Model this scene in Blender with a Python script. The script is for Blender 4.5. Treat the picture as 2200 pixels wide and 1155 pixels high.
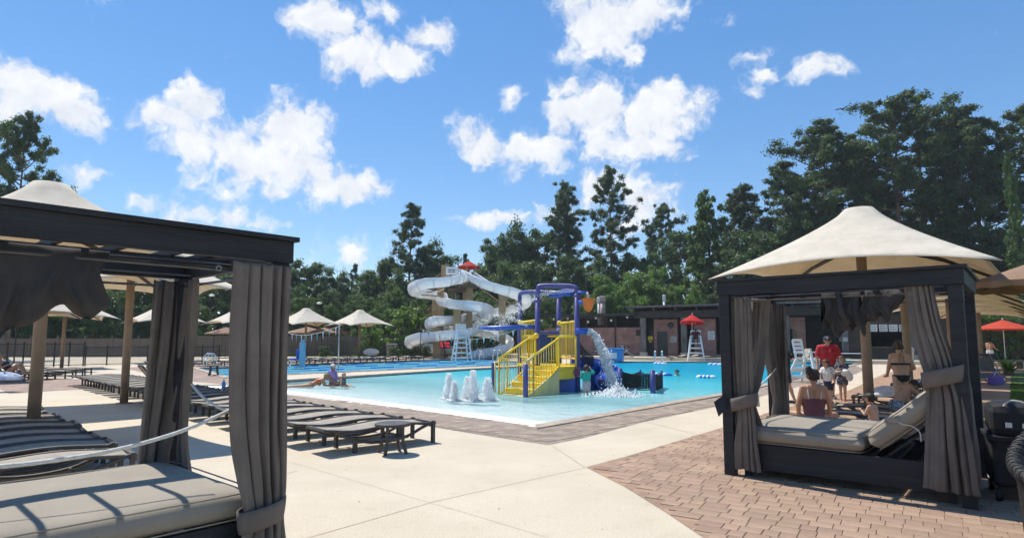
import bpy, bmesh, math, random
import numpy as np
from mathutils import Vector, Matrix, Euler
from mathutils.geometry import tessellate_polygon

for _o in list(bpy.data.objects):
    bpy.data.objects.remove(_o)
SC = bpy.context.scene
COL = SC.collection
R = math.radians
rnd = random.Random(7)

# ------------------------------------------------------------------ camera
F, CX, CY, CAMZ, PITCH = 1320.0, 1100.0, 577.5, 1.7, R(5.5)
SHIFT = 152.5 - F * math.tan(PITCH)
cam_d = bpy.data.cameras.new('camera')
cam = bpy.data.objects.new('camera', cam_d)
COL.objects.link(cam)
cam.location = (0, 0, CAMZ)
cam.rotation_euler = (R(90) + PITCH, 0, 0)
cam_d.sensor_width = 36
cam_d.lens = 36 * F / 2200
cam_d.shift_y = SHIFT / 2200
cam_d.clip_end = 3000
cam_d.clip_start = 0.05
SC.camera = cam

def ray(px, py):
    dx = (px - CX) / F
    dy = (CY + SHIFT - py) / F
    return Vector((dx, math.cos(PITCH) - dy * math.sin(PITCH), math.sin(PITCH) + dy * math.cos(PITCH)))

def G(px, py, z=0.0):
    """point of the photo on the horizontal plane at height z"""
    d = ray(px, py)
    t = (z - CAMZ) / d.z
    return Vector((d.x * t, d.y * t, z))

def W(px, py, Y):
    """point of the photo at distance Y ahead"""
    d = ray(px, py)
    t = Y / d.y
    return Vector((d.x * t, Y, CAMZ + d.z * t))

# ------------------------------------------------------------------ sun, sky
SUN_AZ = math.atan2(-0.66, 0.75)      # from +Y towards +X
SUN_EL = R(60)
sd = Vector((math.sin(SUN_AZ) * math.cos(SUN_EL), math.cos(SUN_AZ) * math.cos(SUN_EL), math.sin(SUN_EL)))
sun_d = bpy.data.lights.new('sun', 'SUN')
sun_d.energy = 4.5
sun_d.angle = R(0.53)
sun_d.color = (1.0, 0.945, 0.86)
sun = bpy.data.objects.new('sun', sun_d)
COL.objects.link(sun)
sun.rotation_euler = (-sd).to_track_quat('-Z', 'Y').to_euler()
sun.location = (-30, 30, 60)

world = bpy.data.worlds.new('World')
SC.world = world
world.use_nodes = True
wn, wl = world.node_tree.nodes, world.node_tree.links
wn.clear()
def wmath(op, a, b=None, c=None, clamp=False):
    n = wn.new('ShaderNodeMath'); n.operation = op; n.use_clamp = clamp
    for i, v in enumerate((a, b, c)):
        if v is None: continue
        if isinstance(v, (int, float)): n.inputs[i].default_value = v
        else: wl.new(v, n.inputs[i])
    return n.outputs[0]
w_out = wn.new('ShaderNodeOutputWorld')
w_bg = wn.new('ShaderNodeBackground')
w_bg.inputs['Strength'].default_value = 0.15
sky = wn.new('ShaderNodeTexSky')
sky.sky_type = 'NISHITA'
sky.sun_disc = False
sky.altitude = 900
sky.sun_elevation = SUN_EL
sky.sun_rotation = SUN_AZ
sky.air_density = 1.0
sky.dust_density = 0.05
sky.ozone_density = 2.0
hsv = wn.new('ShaderNodeHueSaturation'); hsv.inputs['Hue'].default_value = 0.506
hsv.inputs['Saturation'].default_value = 1.62
hsv.inputs['Value'].default_value = 1.6
gm = wn.new('ShaderNodeGamma'); gm.inputs['Gamma'].default_value = 0.62
wl.new(sky.outputs[0], gm.inputs['Color']); wl.new(gm.outputs[0], hsv.inputs['Color'])
tc = wn.new('ShaderNodeTexCoord')
# domain warp so the cloud edges billow
nw = wn.new('ShaderNodeTexNoise'); nw.inputs['Scale'].default_value = 11; nw.inputs['Detail'].default_value = 5; nw.inputs['Roughness'].default_value = 0.6
wl.new(tc.outputs['Generated'], nw.inputs['Vector'])
sub = wn.new('ShaderNodeVectorMath'); sub.operation = 'SUBTRACT'; sub.inputs[1].default_value = (0.5, 0.5, 0.5)
wl.new(nw.outputs['Color'], sub.inputs[0])
scl = wn.new('ShaderNodeVectorMath'); scl.operation = 'SCALE'; scl.inputs['Scale'].default_value = 0.08
wl.new(sub.outputs[0], scl.inputs[0])
add = wn.new('ShaderNodeVectorMath'); add.operation = 'ADD'
wl.new(tc.outputs['Generated'], add.inputs[0]); wl.new(scl.outputs[0], add.inputs[1])
CLOUDS = [  # px, py, rx, ry, weight : where the cumulus stand
 (700,45,80,62,1),(760,115,72,60,1),(800,160,42,30,.9),(862,125,62,44,1),(925,78,78,34,.85),(820,22,52,28,.8),
 (55,200,125,62,1),(140,250,78,46,.95),(-60,200,120,80,1),
 (425,235,75,58,1),(365,270,66,40,.95),(480,325,110,78,1),(620,285,92,84,1),(650,370,120,66,1),(745,402,100,48,.95),(555,365,95,60,1),
 (330,438,48,28,.66),(475,462,112,50,.72),(570,488,90,36,.62),(745,540,100,48,.6),(560,420,150,40,.6),
 (1285,55,95,78,1),(1360,22,120,48,1),(1345,108,46,26,.85),(1540,38,46,22,.66),(1450,8,62,28,.8),
 (1025,312,72,50,1),(1155,322,100,50,1),(1285,240,118,80,1),(1405,240,120,66,1),(1335,312,130,46,1),(1225,192,72,32,.9),(1100,215,24,30,.6),
 (1620,118,44,30,.72),(1650,160,36,26,.68),(1615,200,40,26,.72),(1765,148,74,38,.9),
 (1070,465,90,26,.7),(1180,458,66,42,.75),(1385,440,92,66,.78),(1295,415,80,52,.78),(1440,410,50,30,.6),
 (172,382,46,40,.72),
]
crnd = random.Random(3)
EXTRA = []
for k in range(26):   # the same fair-weather cumulus all round
    EXTRA.append((crnd.uniform(60, 300), crnd.uniform(8, 50), crnd.uniform(.08, .2), crnd.uniform(.04, .1), 1.0))
field = None
def blob(dirv, rx, ry, wt):
    global field
    az = math.atan2(dirv.x, dirv.y); el = math.asin(dirv.z)
    mp = wn.new('ShaderNodeMapping'); mp.vector_type = 'TEXTURE'
    mp.inputs['Location'].default_value = dirv
    mp.inputs['Rotation'].default_value = (el, 0, -az)
    mp.inputs['Scale'].default_value = (rx, 1.0, ry)
    wl.new(add.outputs[0], mp.inputs['Vector'])
    gr = wn.new('ShaderNodeTexGradient'); gr.gradient_type = 'SPHERICAL'
    wl.new(mp.outputs[0], gr.inputs[0])
    v = wmath('MULTIPLY', gr.outputs['Fac'], wt)
    field = v if field is None else wmath('SMOOTH_MAX', field, v, 0.06)
for (px, py, rx, ry, wt) in CLOUDS:
    d = ray(px, py); L = d.length
    k = 1.62 / (F * L / 1.0)
    blob(d.normalized(), rx * k, ry * k, wt)
for (azd, eld, rx, ry, wt) in EXTRA:
    a, e = R(azd), R(eld)
    blob(Vector((math.sin(a) * math.cos(e), math.cos(a) * math.cos(e), math.sin(e))), rx, ry, wt)
nz = wn.new('ShaderNodeTexNoise'); nz.inputs['Scale'].default_value = 22; nz.inputs['Detail'].default_value = 8; nz.inputs['Roughness'].default_value = 0.58
wl.new(add.outputs[0], nz.inputs['Vector'])
off = wn.new('ShaderNodeVectorMath'); off.operation = 'ADD'; off.inputs[1].default_value = sd * 0.02
wl.new(add.outputs[0], off.inputs[0])
nz2 = wn.new('ShaderNodeTexNoise'); nz2.inputs['Scale'].default_value = 22; nz2.inputs['Detail'].default_value = 5; nz2.inputs['Roughness'].default_value = 0.55
wl.new(off.outputs[0], nz2.inputs['Vector'])
dens = wmath('ADD', wmath('MULTIPLY', field, 1.35), wmath('MULTIPLY', wmath('SUBTRACT', nz.outputs['Fac'], 0.5), 2.2))
mr = wn.new('ShaderNodeMapRange'); mr.interpolation_type = 'SMOOTHSTEP'
mr.inputs['From Min'].default_value = 0.40; mr.inputs['From Max'].default_value = 1.0
wl.new(dens, mr.inputs['Value'])
shade = wmath('ADD', 0.70, wmath('MULTIPLY', wmath('SUBTRACT', nz.outputs['Fac'], nz2.outputs['Fac']), 1.1), clamp=True)
ccol = wn.new('ShaderNodeMix'); ccol.data_type = 'RGBA'
ccol.inputs['A'].default_value = (3.2, 3.55, 4.2, 1)
ccol.inputs['B'].default_value = (5.6, 5.65, 5.75, 1)
wl.new(shade, ccol.inputs['Factor'])
wmix = wn.new('ShaderNodeMix'); wmix.data_type = 'RGBA'
wl.new(wmath('MULTIPLY', mr.outputs[0], 0.97), wmix.inputs['Factor'])
wl.new(hsv.outputs[0], wmix.inputs['A']); wl.new(ccol.outputs['Result'], wmix.inputs['B'])
wl.new(wmix.outputs['Result'], w_bg.inputs['Color'])
wl.new(w_bg.outputs[0], w_out.inputs[0])

SC.view_settings.view_transform = 'Standard'
SC.view_settings.look = 'None'
SC.view_settings.gamma = 1
SC.view_settings.exposure = 0.35
SC.view_settings.use_curve_mapping = False
SC.render.engine = 'CYCLES'
SC.cycles.max_bounces = 8
SC.cycles.transparent_max_bounces = 12
SC.cycles.caustics_reflective = False
SC.cycles.caustics_refractive = False
SC.cycles.sample_clamp_indirect = 6
SC.cycles.use_denoising = True
SC.cycles.use_adaptive_sampling = True
SC.cycles.adaptive_threshold = 0.03
world.cycles.sampling_method = 'MANUAL'
world.cycles.sample_map_resolution = 512

# ------------------------------------------------------------------ materials
MATS = {}
def nodes_of(m):
    m.use_nodes = True
    return m.node_tree.nodes, m.node_tree.links, m.node_tree.nodes['Principled BSDF']

def mat(name, col, rough=0.6, var=0.12, scale=6.0, bump=0.0, bscale=40.0, metal=0.0, spec=0.4, detail=5, stretch=None, col2=None, coat=0.0, rand=0.0, sheen=0.0):
    """one procedural material: base colour broken up by two noises, fine relief"""
    if name in MATS: return MATS[name]
    m = bpy.data.materials.new(name); n, l, p = nodes_of(m)
    t = n.new('ShaderNodeTexCoord')
    src = t.outputs['Object']
    if stretch:
        mp = n.new('ShaderNodeMapping'); mp.inputs['Scale'].default_value = stretch
        l.new(src, mp.inputs[0]); src = mp.outputs[0]
    no = n.new('ShaderNodeTexNoise'); no.inputs['Scale'].default_value = scale; no.inputs['Detail'].default_value = detail; no.inputs['Roughness'].default_value = 0.62
    l.new(src, no.inputs['Vector'])
    rmp = n.new('ShaderNodeMapRange'); rmp.inputs['From Min'].default_value = 0.3; rmp.inputs['From Max'].default_value = 0.7
    l.new(no.outputs['Fac'], rmp.inputs['Value'])
    mx = n.new('ShaderNodeMix'); mx.data_type = 'RGBA'
    c2 = col2 or tuple(c * (1 - 2 * var) for c in col)
    c1 = col if col2 else tuple(min(1, c * (1 + var)) for c in col)
    mx.inputs['A'].default_value = (*c2, 1); mx.inputs['B'].default_value = (*c1, 1)
    l.new(rmp.outputs[0], mx.inputs['Factor'])
    out = mx.outputs['Result']
    if rand:
        oi = n.new('ShaderNodeObjectInfo'); ge = n.new('ShaderNodeNewGeometry')
        ad = n.new('ShaderNodeMath'); ad.operation = 'ADD'
        l.new(oi.outputs['Random'], ad.inputs[0]); l.new(ge.outputs['Random Per Island'], ad.inputs[1])
        fr = n.new('ShaderNodeMath'); fr.operation = 'FRACT'; l.new(ad.outputs[0], fr.inputs[0])
        hs = n.new('ShaderNodeHueSaturation')
        m2 = n.new('ShaderNodeMapRange'); m2.inputs['To Min'].default_value = 1 - rand; m2.inputs['To Max'].default_value = 1 + rand
        l.new(fr.outputs[0], m2.inputs['Value']); l.new(m2.outputs[0], hs.inputs['Value'])
        m3 = n.new('ShaderNodeMapRange'); m3.inputs['To Min'].default_value = 0.5 - rand * .05; m3.inputs['To Max'].default_value = 0.5 + rand * .05
        w = n.new('ShaderNodeTexWhiteNoise'); w.noise_dimensions = '1D'; l.new(fr.outputs[0], w.inputs['W'])
        l.new(w.outputs['Value'], m3.inputs['Value']); l.new(m3.outputs[0], hs.inputs['Hue'])
        l.new(out, hs.inputs['Color']); out = hs.outputs[0]
    l.new(out, p.inputs['Base Color'])
    p.inputs['Roughness'].default_value = rough
    p.inputs['Metallic'].default_value = metal
    p.inputs['Specular IOR Level'].default_value = spec
    if coat: p.inputs['Coat Weight'].default_value = coat; p.inputs['Coat Roughness'].default_value = 0.15
    if sheen: p.inputs['Sheen Weight'].default_value = sheen
    if bump:
        nb = n.new('ShaderNodeTexNoise'); nb.inputs['Scale'].default_value = bscale; nb.inputs['Detail'].default_value = 6
        l.new(src, nb.inputs['Vector'])
        bp = n.new('ShaderNodeBump'); bp.inputs['Strength'].default_value = min(1, bump); bp.inputs['Distance'].default_value = 0.02
        l.new(nb.outputs['Fac'], bp.inputs['Height']); l.new(bp.outputs[0], p.inputs['Normal'])
    MATS[name] = m
    return m

def cloth_mat(name, col, trans, tcol, var=0.08, scale=3.0, rough=0.85):
    if name in MATS: return MATS[name]
    m = mat(name, col, rough, var, scale, bump=0.15, bscale=160)
    n, l = m.node_tree.nodes, m.node_tree.links
    p = n['Principled BSDF']; o = n['Material Output']
    tr = n.new('ShaderNodeBsdfTranslucent'); tr.inputs['Color'].default_value = (*tcol, 1)
    mx = n.new('ShaderNodeMixShader'); mx.inputs[0].default_value = trans
    l.new(p.outputs[0], mx.inputs[1]); l.new(tr.outputs[0], mx.inputs[2]); l.new(mx.outputs[0], o.inputs['Surface'])
    return m

def leaf_mat(name, dark, light, tcol):
    if name in MATS: return MATS[name]
    m = bpy.data.materials.new(name); n, l, p = nodes_of(m); o = n['Material Output']
    ge = n.new('ShaderNodeNewGeometry'); oi = n.new('ShaderNodeObjectInfo')
    t = n.new('ShaderNodeTexCoord')
    no = n.new('ShaderNodeTexNoise'); no.inputs['Scale'].default_value = 0.45; no.inputs['Detail'].default_value = 4
    l.new(t.outputs['Object'], no.inputs['Vector'])
    a = n.new('ShaderNodeMath'); a.operation = 'MULTIPLY_ADD'; a.inputs[1].default_value = 0.45
    l.new(ge.outputs['Random Per Island'], a.inputs[0]); 
    b = n.new('ShaderNodeMapRange'); b.inputs['From Min'].default_value = .3; b.inputs['From Max'].default_value = .7; b.inputs['To Max'].default_value = .5
    l.new(no.outputs['Fac'], b.inputs['Value']); l.new(b.outputs[0], a.inputs[2])
    c = n.new('ShaderNodeMath'); c.operation = 'MULTIPLY_ADD'; c.inputs[1].default_value = 0.22; c.inputs[2].default_value = -0.08
    l.new(oi.outputs['Random'], c.inputs[0])
    d = n.new('ShaderNodeMath'); d.operation = 'ADD'; d.use_clamp = True
    l.new(a.outputs[0], d.inputs[0]); l.new(c.outputs[0], d.inputs[1])
    mx = n.new('ShaderNodeMix'); mx.data_type = 'RGBA'
    mx.inputs['A'].default_value = (*dark, 1); mx.inputs['B'].default_value = (*light, 1)
    l.new(d.outputs[0], mx.inputs['Factor'])
    l.new(mx.outputs['Result'], p.inputs['Base Color'])
    p.inputs['Roughness'].default_value = 0.5; p.inputs['Specular IOR Level'].default_value = 0.35
    tr = n.new('ShaderNodeBsdfTranslucent'); tr.inputs['Color'].default_value = (*tcol, 1)
    ms = n.new('ShaderNodeMixShader'); ms.inputs[0].default_value = 0.4
    l.new(p.outputs[0], ms.inputs[1]); l.new(tr.outputs[0], ms.inputs[2]); l.new(ms.outputs[0], o.inputs['Surface'])
    MATS[name] = m
    return m

# ------------------------------------------------------------------ mesh helpers
def link(o, parent=None):
    COL.objects.link(o)
    if parent is not None: o.parent = parent
    return o

def tag(o, label=None, cat=None, group=None, kind=None):
    if label: o['label'] = label
    if cat: o['category'] = cat
    if group: o['group'] = group
    if kind: o['kind'] = kind
    return o

def empty(name, loc=(0, 0, 0), rz=0.0, label=None, cat=None, group=None):
    o = bpy.data.objects.new(name, None)
    o.empty_display_size = 0.1
    link(o)
    o.location = loc; o.rotation_euler = (0, 0, rz)
    return tag(o, label, cat, group)

def fast_mesh(name, v, f):
    """v (N,3) array, f (M,k) int array"""
    me = bpy.data.meshes.new(name)
    v = np.asarray(v, dtype=np.float32); f = np.asarray(f, dtype=np.int32)
    k = f.shape[1]
    me.vertices.add(len(v)); me.vertices.foreach_set('co', v.ravel())
    me.loops.add(f.size); me.loops.foreach_set('vertex_index', f.ravel())
    me.polygons.add(len(f)); me.polygons.foreach_set('loop_start', np.arange(0, f.size, k, dtype=np.int32))
    me.update(calc_edges=True)
    me.validate()
    return me

class MB:
    def __init__(s): s.v = []; s.f = []
    def add(s, vs, fs):
        b = len(s.v); s.v += [tuple(v) for v in vs]; s.f += [tuple(i + b for i in f) for f in fs]; return s
    def box(s, x0, x1, y0, y1, z0, z1):
        vs = [(x, y, z) for z in (z0, z1) for y in (y0, y1) for x in (x0, x1)]
        return s.add(vs, [(0,2,3,1),(4,5,7,6),(0,1,5,4),(1,3,7,5),(3,2,6,7),(2,0,4,6)])
    def bar(s, p, q, w, h, up=(0, 0, 1)):
        """square bar from p to q, w across, h along up"""
        p, q = Vector(p), Vector(q); d = (q - p).normalized(); up = Vector(up)
        if abs(d.dot(up)) > 0.98: up = Vector((0, 1, 0)) if abs(d.y) < 0.9 else Vector((1, 0, 0))
        a = d.cross(up).normalized(); b = a.cross(d).normalized()
        vs = [c + a * (w / 2 * sx) + b * (h / 2 * sz) for c in (p, q) for sz in (-1, 1) for sx in (-1, 1)]
        return s.add(vs, [(0,2,3,1),(4,5,7,6),(0,1,5,4),(1,3,7,5),(3,2,6,7),(2,0,4,6)])
    def tube(s, path, rad, n=8, caps=True, closed=False):
        P = [Vector(p) for p in path]; m = len(P)
        rad = rad if isinstance(rad, (list, tuple)) else [rad] * m
        prev = None; rings = []
        for i in range(m):
            if closed: d = P[(i + 1) % m] - P[i - 1]
            else: d = P[min(i + 1, m - 1)] - P[max(i - 1, 0)]
            if d.length < 1e-9: d = Vector((0, 0, 1))
            d.normalize()
            if prev is None:
                ref = Vector((0, 0, 1)) if abs(d.z) < 0.9 else Vector((1, 0, 0))
                a = d.cross(ref).normalized()
            else:
                a = (prev - d * prev.dot(d))
                a = a.normalized() if a.length > 1e-6 else d.orthogonal().normalized()
            prev = a; b = d.cross(a)
            rings.append([P[i] + (a * math.cos(2 * math.pi * k / n) + b * math.sin(2 * math.pi * k / n)) * rad[i] for k in range(n)])
        vs = [v for r in rings for v in r]; fs = []
        for i in range(m - (0 if closed else 1)):
            j = (i + 1) % m
            for k in range(n):
                k2 = (k + 1) % n
                fs.append((i * n + k, i * n + k2, j * n + k2, j * n + k))
        if caps and not closed:
            fs.append(tuple(range(n - 1, -1, -1))); fs.append(tuple((m - 1) * n + k for k in range(n)))
        return s.add(vs, fs)
    def lathe(s, prof, n=16, c=(0, 0, 0)):
        vs = []; fs = []; m = len(prof)
        for (r, z) in prof:
            for k in range(n):
                a = 2 * math.pi * k / n
                vs.append((c[0] + r * math.cos(a), c[1] + r * math.sin(a), c[2] + z))
        for i in range(m - 1):
            for k in range(n):
                k2 = (k + 1) % n
                fs.append((i * n + k, i * n + k2, (i + 1) * n + k2, (i + 1) * n + k))
        fs.append(tuple(range(n - 1, -1, -1))); fs.append(tuple((m - 1) * n + k for k in range(n)))
        return s.add(vs, fs)
    def grid(s, pts, nu, nv):
        fs = [(i * nv + j, i * nv + j + 1, (i + 1) * nv + j + 1, (i + 1) * nv + j) for i in range(nu - 1) for j in range(nv - 1)]
        return s.add(pts, fs)
    def prism(s, poly, z0, z1):
        n = len(poly)
        vs = [(p[0], p[1], z0) for p in poly] + [(p[0], p[1], z1) for p in poly]
        fs = [tuple(range(n - 1, -1, -1)), tuple(range(n, 2 * n))] + [(i, (i + 1) % n, n + (i + 1) % n, n + i) for i in range(n)]
        return s.add(vs, fs)
    def ball(s, c, r, n=10, m=7):
        r = r if isinstance(r, (tuple, list)) else (r, r, r)
        prof = []
        vs = [(c[0], c[1], c[2] - r[2])]
        for i in range(1, m):
            t = math.pi * i / m - math.pi / 2
            for k in range(n):
                a = 2 * math.pi * k / n
                vs.append((c[0] + r[0] * math.cos(t) * math.cos(a), c[1] + r[1] * math.cos(t) * math.sin(a), c[2] + r[2] * math.sin(t)))
        vs.append((c[0], c[1], c[2] + r[2])); fs = []
        for k in range(n): fs.append((0, 1 + (k + 1) % n, 1 + k))
        for i in range(m - 2):
            for k in range(n):
                a, b = 1 + i * n + k, 1 + i * n + (k + 1) % n
                fs.append((a, b, b + n, a + n))
        L = len(vs) - 1
        for k in range(n): fs.append((1 + (m - 2) * n + k, 1 + (m - 2) * n + (k + 1) % n, L))
        return s.add(vs, fs)
    def build(s, name, m, parent=None, world=False, smooth=False, bevel=0.0, solid=0.0, sub=0):
        vs = s.v
        if world and parent is not None:
            o = Vector((0, 0, 0)); p = parent
            while p is not None: o += p.location; p = p.parent
            vs = [(v[0] - o.x, v[1] - o.y, v[2] - o.z) for v in vs]
        me = bpy.data.meshes.new(name); me.from_pydata(vs, [], s.f); me.update()
        ob = bpy.data.objects.new(name, me); link(ob, parent)
        if isinstance(m, (list, tuple)):
            for mm in m: me.materials.append(mm)
        elif m: me.materials.append(m)
        if smooth: me.polygons.foreach_set('use_smooth', [True] * len(me.polygons))
        if solid:
            md = ob.modifiers.new('t', 'SOLIDIFY'); md.thickness = solid; md.offset = 0
        if sub:
            md = ob.modifiers.new('s', 'SUBSURF'); md.levels = sub; md.render_levels = sub
        if bevel:
            md = ob.modifiers.new('b', 'BEVEL'); md.width = bevel; md.segments = 2; md.limit_method = 'ANGLE'
        return ob

def copy_tree(o, parent=None, label=None):
    c = o.copy(); COL.objects.link(c); c.parent = parent
    if label: c['label'] = label
    for ch in list(o.children): copy_tree(ch, c)
    return c

def spline(pts, n=8, closed=False):
    P = [Vector(p) for p in pts]; out = []
    m = len(P)
    for i in range(m if closed else m - 1):
        if closed: p0, p1, p2, p3 = P[i - 1], P[i], P[(i + 1) % m], P[(i + 2) % m]
        else: p0, p1, p2, p3 = P[max(i - 1, 0)], P[i], P[i + 1], P[min(i + 2, m - 1)]
        for k in range(n):
            t = k / n
            out.append(0.5 * ((2 * p1) + (p2 - p0) * t + (2 * p0 - 5 * p1 + 4 * p2 - p3) * t * t + (3 * p1 - p0 - 3 * p2 + p3) * t ** 3))
    if not closed: out.append(P[-1].copy())
    return out

def inside(p, poly):
    x, y = p[0], p[1]; c = False; n = len(poly)
    for i in range(n):
        x1, y1 = poly[i][0], poly[i][1]; x2, y2 = poly[i - 1][0], poly[i - 1][1]
        if (y1 > y) != (y2 > y) and x < (x2 - x1) * (y - y1) / (y2 - y1) + x1: c = not c
    return c

def sheet(name, polys, z, m, parent=None, kind=None):
    rings = [[Vector((p[0], p[1], z)) for p in poly] for poly in polys]
    tris = tessellate_polygon(rings)
    vs = [v for r in rings for v in r]
    fs = []
    for t in tris:
        a, b, c = (vs[i] for i in t)
        fs.append(tuple(t) if (b - a).cross(c - a).z > 0 else (t[0], t[2], t[1]))
    ob = MB().add(vs, fs).build(name, m, parent)
    if kind: ob['kind'] = kind
    return ob

ORD = ['first','second','third','fourth','fifth','sixth','seventh','eighth','ninth','tenth','eleventh','twelfth','thirteenth','fourteenth','fifteenth','sixteenth','seventeenth','eighteenth','nineteenth','twentieth','twenty-first','twenty-second','twenty-third','twenty-fourth','twenty-fifth','twenty-sixth','twenty-seventh','twenty-eighth','twenty-ninth','thirtieth','thirty-first','thirty-second','thirty-third','thirty-fourth','thirty-fifth','thirty-sixth','thirty-seventh','thirty-eighth','thirty-ninth','fortieth']
# ================================================================== the setting
U = Vector((0.645, 0.764, 0)); V = Vector((-0.764, 0.645, 0))
# ---- materials of the ground
def concrete_mat():
    m = bpy.data.materials.new('pool_deck_concrete'); n, l, p = nodes_of(m)
    ge = n.new('ShaderNodeNewGeometry'); src = ge.outputs['Position']
    a = n.new('ShaderNodeTexNoise'); a.inputs['Scale'].default_value = 0.55; a.inputs['Detail'].default_value = 8; a.inputs['Roughness'].default_value = .65
    b = n.new('ShaderNodeTexNoise'); b.inputs['Scale'].default_value = 55; b.inputs['Detail'].default_value = 4
    c = n.new('ShaderNodeTexNoise'); c.inputs['Scale'].default_value = 4.0; c.inputs['Detail'].default_value = 8; c.inputs['Roughness'].default_value = .75
    for q in (a, b, c): l.new(src, q.inputs['Vector'])
    r1 = n.new('ShaderNodeValToRGB'); e = r1.color_ramp.elements
    e[0].position = .32; e[0].color = (.50, .435, .335, 1); e[1].position = .66; e[1].color = (.585, .515, .405, 1)
    l.new(a.outputs['Fac'], r1.inputs[0])
    r2 = n.new('ShaderNodeValToRGB'); e = r2.color_ramp.elements
    e[0].position = .27; e[0].color = (.72, .69, .63, 1); e[1].position = .44; e[1].color = (1, 1, 1, 1)
    l.new(c.outputs['Fac'], r2.inputs[0])
    r3 = n.new('ShaderNodeValToRGB'); e = r3.color_ramp.elements
    e[0].position = .3; e[0].color = (.86, .84, .8, 1); e[1].position = .6; e[1].color = (1.06, 1.06, 1.06, 1)
    l.new(b.outputs['Fac'], r3.inputs[0])
    m1 = n.new('ShaderNodeMix'); m1.data_type = 'RGBA'; m1.blend_type = 'MULTIPLY'; m1.inputs['Factor'].default_value = .55
    l.new(r1.outputs[0], m1.inputs['A']); l.new(r2.outputs[0], m1.inputs['B'])
    m2 = n.new('ShaderNodeMix'); m2.data_type = 'RGBA'; m2.blend_type = 'MULTIPLY'; m2.inputs['Factor'].default_value = 1
    l.new(m1.outputs['Result'], m2.inputs['A']); l.new(r3.outputs[0], m2.inputs['B'])
    l.new(m2.outputs['Result'], p.inputs['Base Color'])
    p.inputs['Roughness'].default_value = .85; p.inputs['Specular IOR Level'].default_value = .25
    bp = n.new('ShaderNodeBump'); bp.inputs['Strength'].default_value = .35; bp.inputs['Distance'].default_value = .006
    l.new(b.outputs['Fac'], bp.inputs['Height']); l.new(bp.outputs[0], p.inputs['Normal'])
    MATS['pool_deck_concrete'] = m
    return m
M_CONC = concrete_mat()

def paving_mat(name, col, mortar, rot):
    m = bpy.data.materials.new(name); n, l, p = nodes_of(m)
    ge = n.new('ShaderNodeNewGeometry'); mp = n.new('ShaderNodeMapping'); mp.inputs['Rotation'].default_value = (0, 0, rot)
    l.new(ge.outputs['Position'], mp.inputs[0])
    br = n.new('ShaderNodeTexBrick'); br.inputs['Scale'].default_value = 1; br.inputs['Brick Width'].default_value = .28; br.inputs['Row Height'].default_value = .17
    br.inputs['Mortar Size'].default_value = .008; br.inputs['Mortar Smooth'].default_value = .2
    br.inputs['Color1'].default_value = (*[c * 1.12 for c in col], 1); br.inputs['Color2'].default_value = (*[c * .84 for c in col], 1); br.inputs['Mortar'].default_value = (*mortar, 1)
    l.new(mp.outputs[0], br.inputs['Vector'])
    no = n.new('ShaderNodeTexNoise'); no.inputs['Scale'].default_value = .7; no.inputs['Detail'].default_value = 8
    l.new(ge.outputs['Position'], no.inputs['Vector'])
    rr = n.new('ShaderNodeValToRGB'); e = rr.color_ramp.elements
    e[0].position = .3; e[0].color = (.78, .8, .82, 1); e[1].position = .7; e[1].color = (1.12, 1.08, 1.04, 1)
    l.new(no.outputs['Fac'], rr.inputs[0])
    mx = n.new('ShaderNodeMix'); mx.data_type = 'RGBA'; mx.blend_type = 'MULTIPLY'; mx.inputs['Factor'].default_value = 1
    l.new(br.outputs['Color'], mx.inputs['A']); l.new(rr.outputs[0], mx.inputs['B'])
    l.new(mx.outputs['Result'], p.inputs['Base Color'])
    p.inputs['Roughness'].default_value = .8; p.inputs['Specular IOR Level'].default_value = .25
    MATS[name] = m
    return m
M_PAVE = paving_mat('brick_paving', (.36, .24, .165), (.27, .185, .13), R(32))
M_PAVEB = paving_mat('pool_edge_paving', (.31, .25, .205), (.2, .16, .13), R(45))
def grass_mat(name='lawn_grass', a=(.035, .075, .012), b=(.085, .15, .025), s=1.6):
    if name in MATS: return MATS[name]
    m = mat(name, b, .8, .2, s, bump=.8, bscale=60, col2=a, detail=10)
    return m
# ---- pool outlines
PA = G(1150, 915)
BEACH_L = G(436, 829)
main_edge = [PA, G(1215, 904), G(1300, 889), G(1420, 868), G(1545, 847), G(1640, 826), G(1700, 812.5), G(1760, 797), G(1830, 784),
             G(1838, 779), G(1545, 777), G(1345, 776.2), Vector((4.4, 44.6, 0)), G(1000, 793), G(617, 817), G(470, 828.5), BEACH_L, G(540, 838), G(640, 847), G(900, 881)]
lap_edge = [Vector((-12.9, 28.3, 0)), G(617, 804), G(1000, 787.5), Vector((1.6, 44.4, 0)), Vector((-2.2, 58.2, 0)), G(1000, 770), G(617, 783), Vector((-19.2, 37.8, 0))]
DECK = [(-75, -14), (75, -14), (75, 63), (-75, 63)]
ground = sheet('ground', [[(-1500, -400), (1500, -400), (1500, 2200), (-1500, 2200)], DECK], -0.006, grass_mat(), kind='structure')
deck = sheet('pool_deck', [DECK, [(p.x, p.y) for p in main_edge], [(p.x, p.y) for p in lap_edge]], 0.0, M_CONC, kind='structure')

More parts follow.
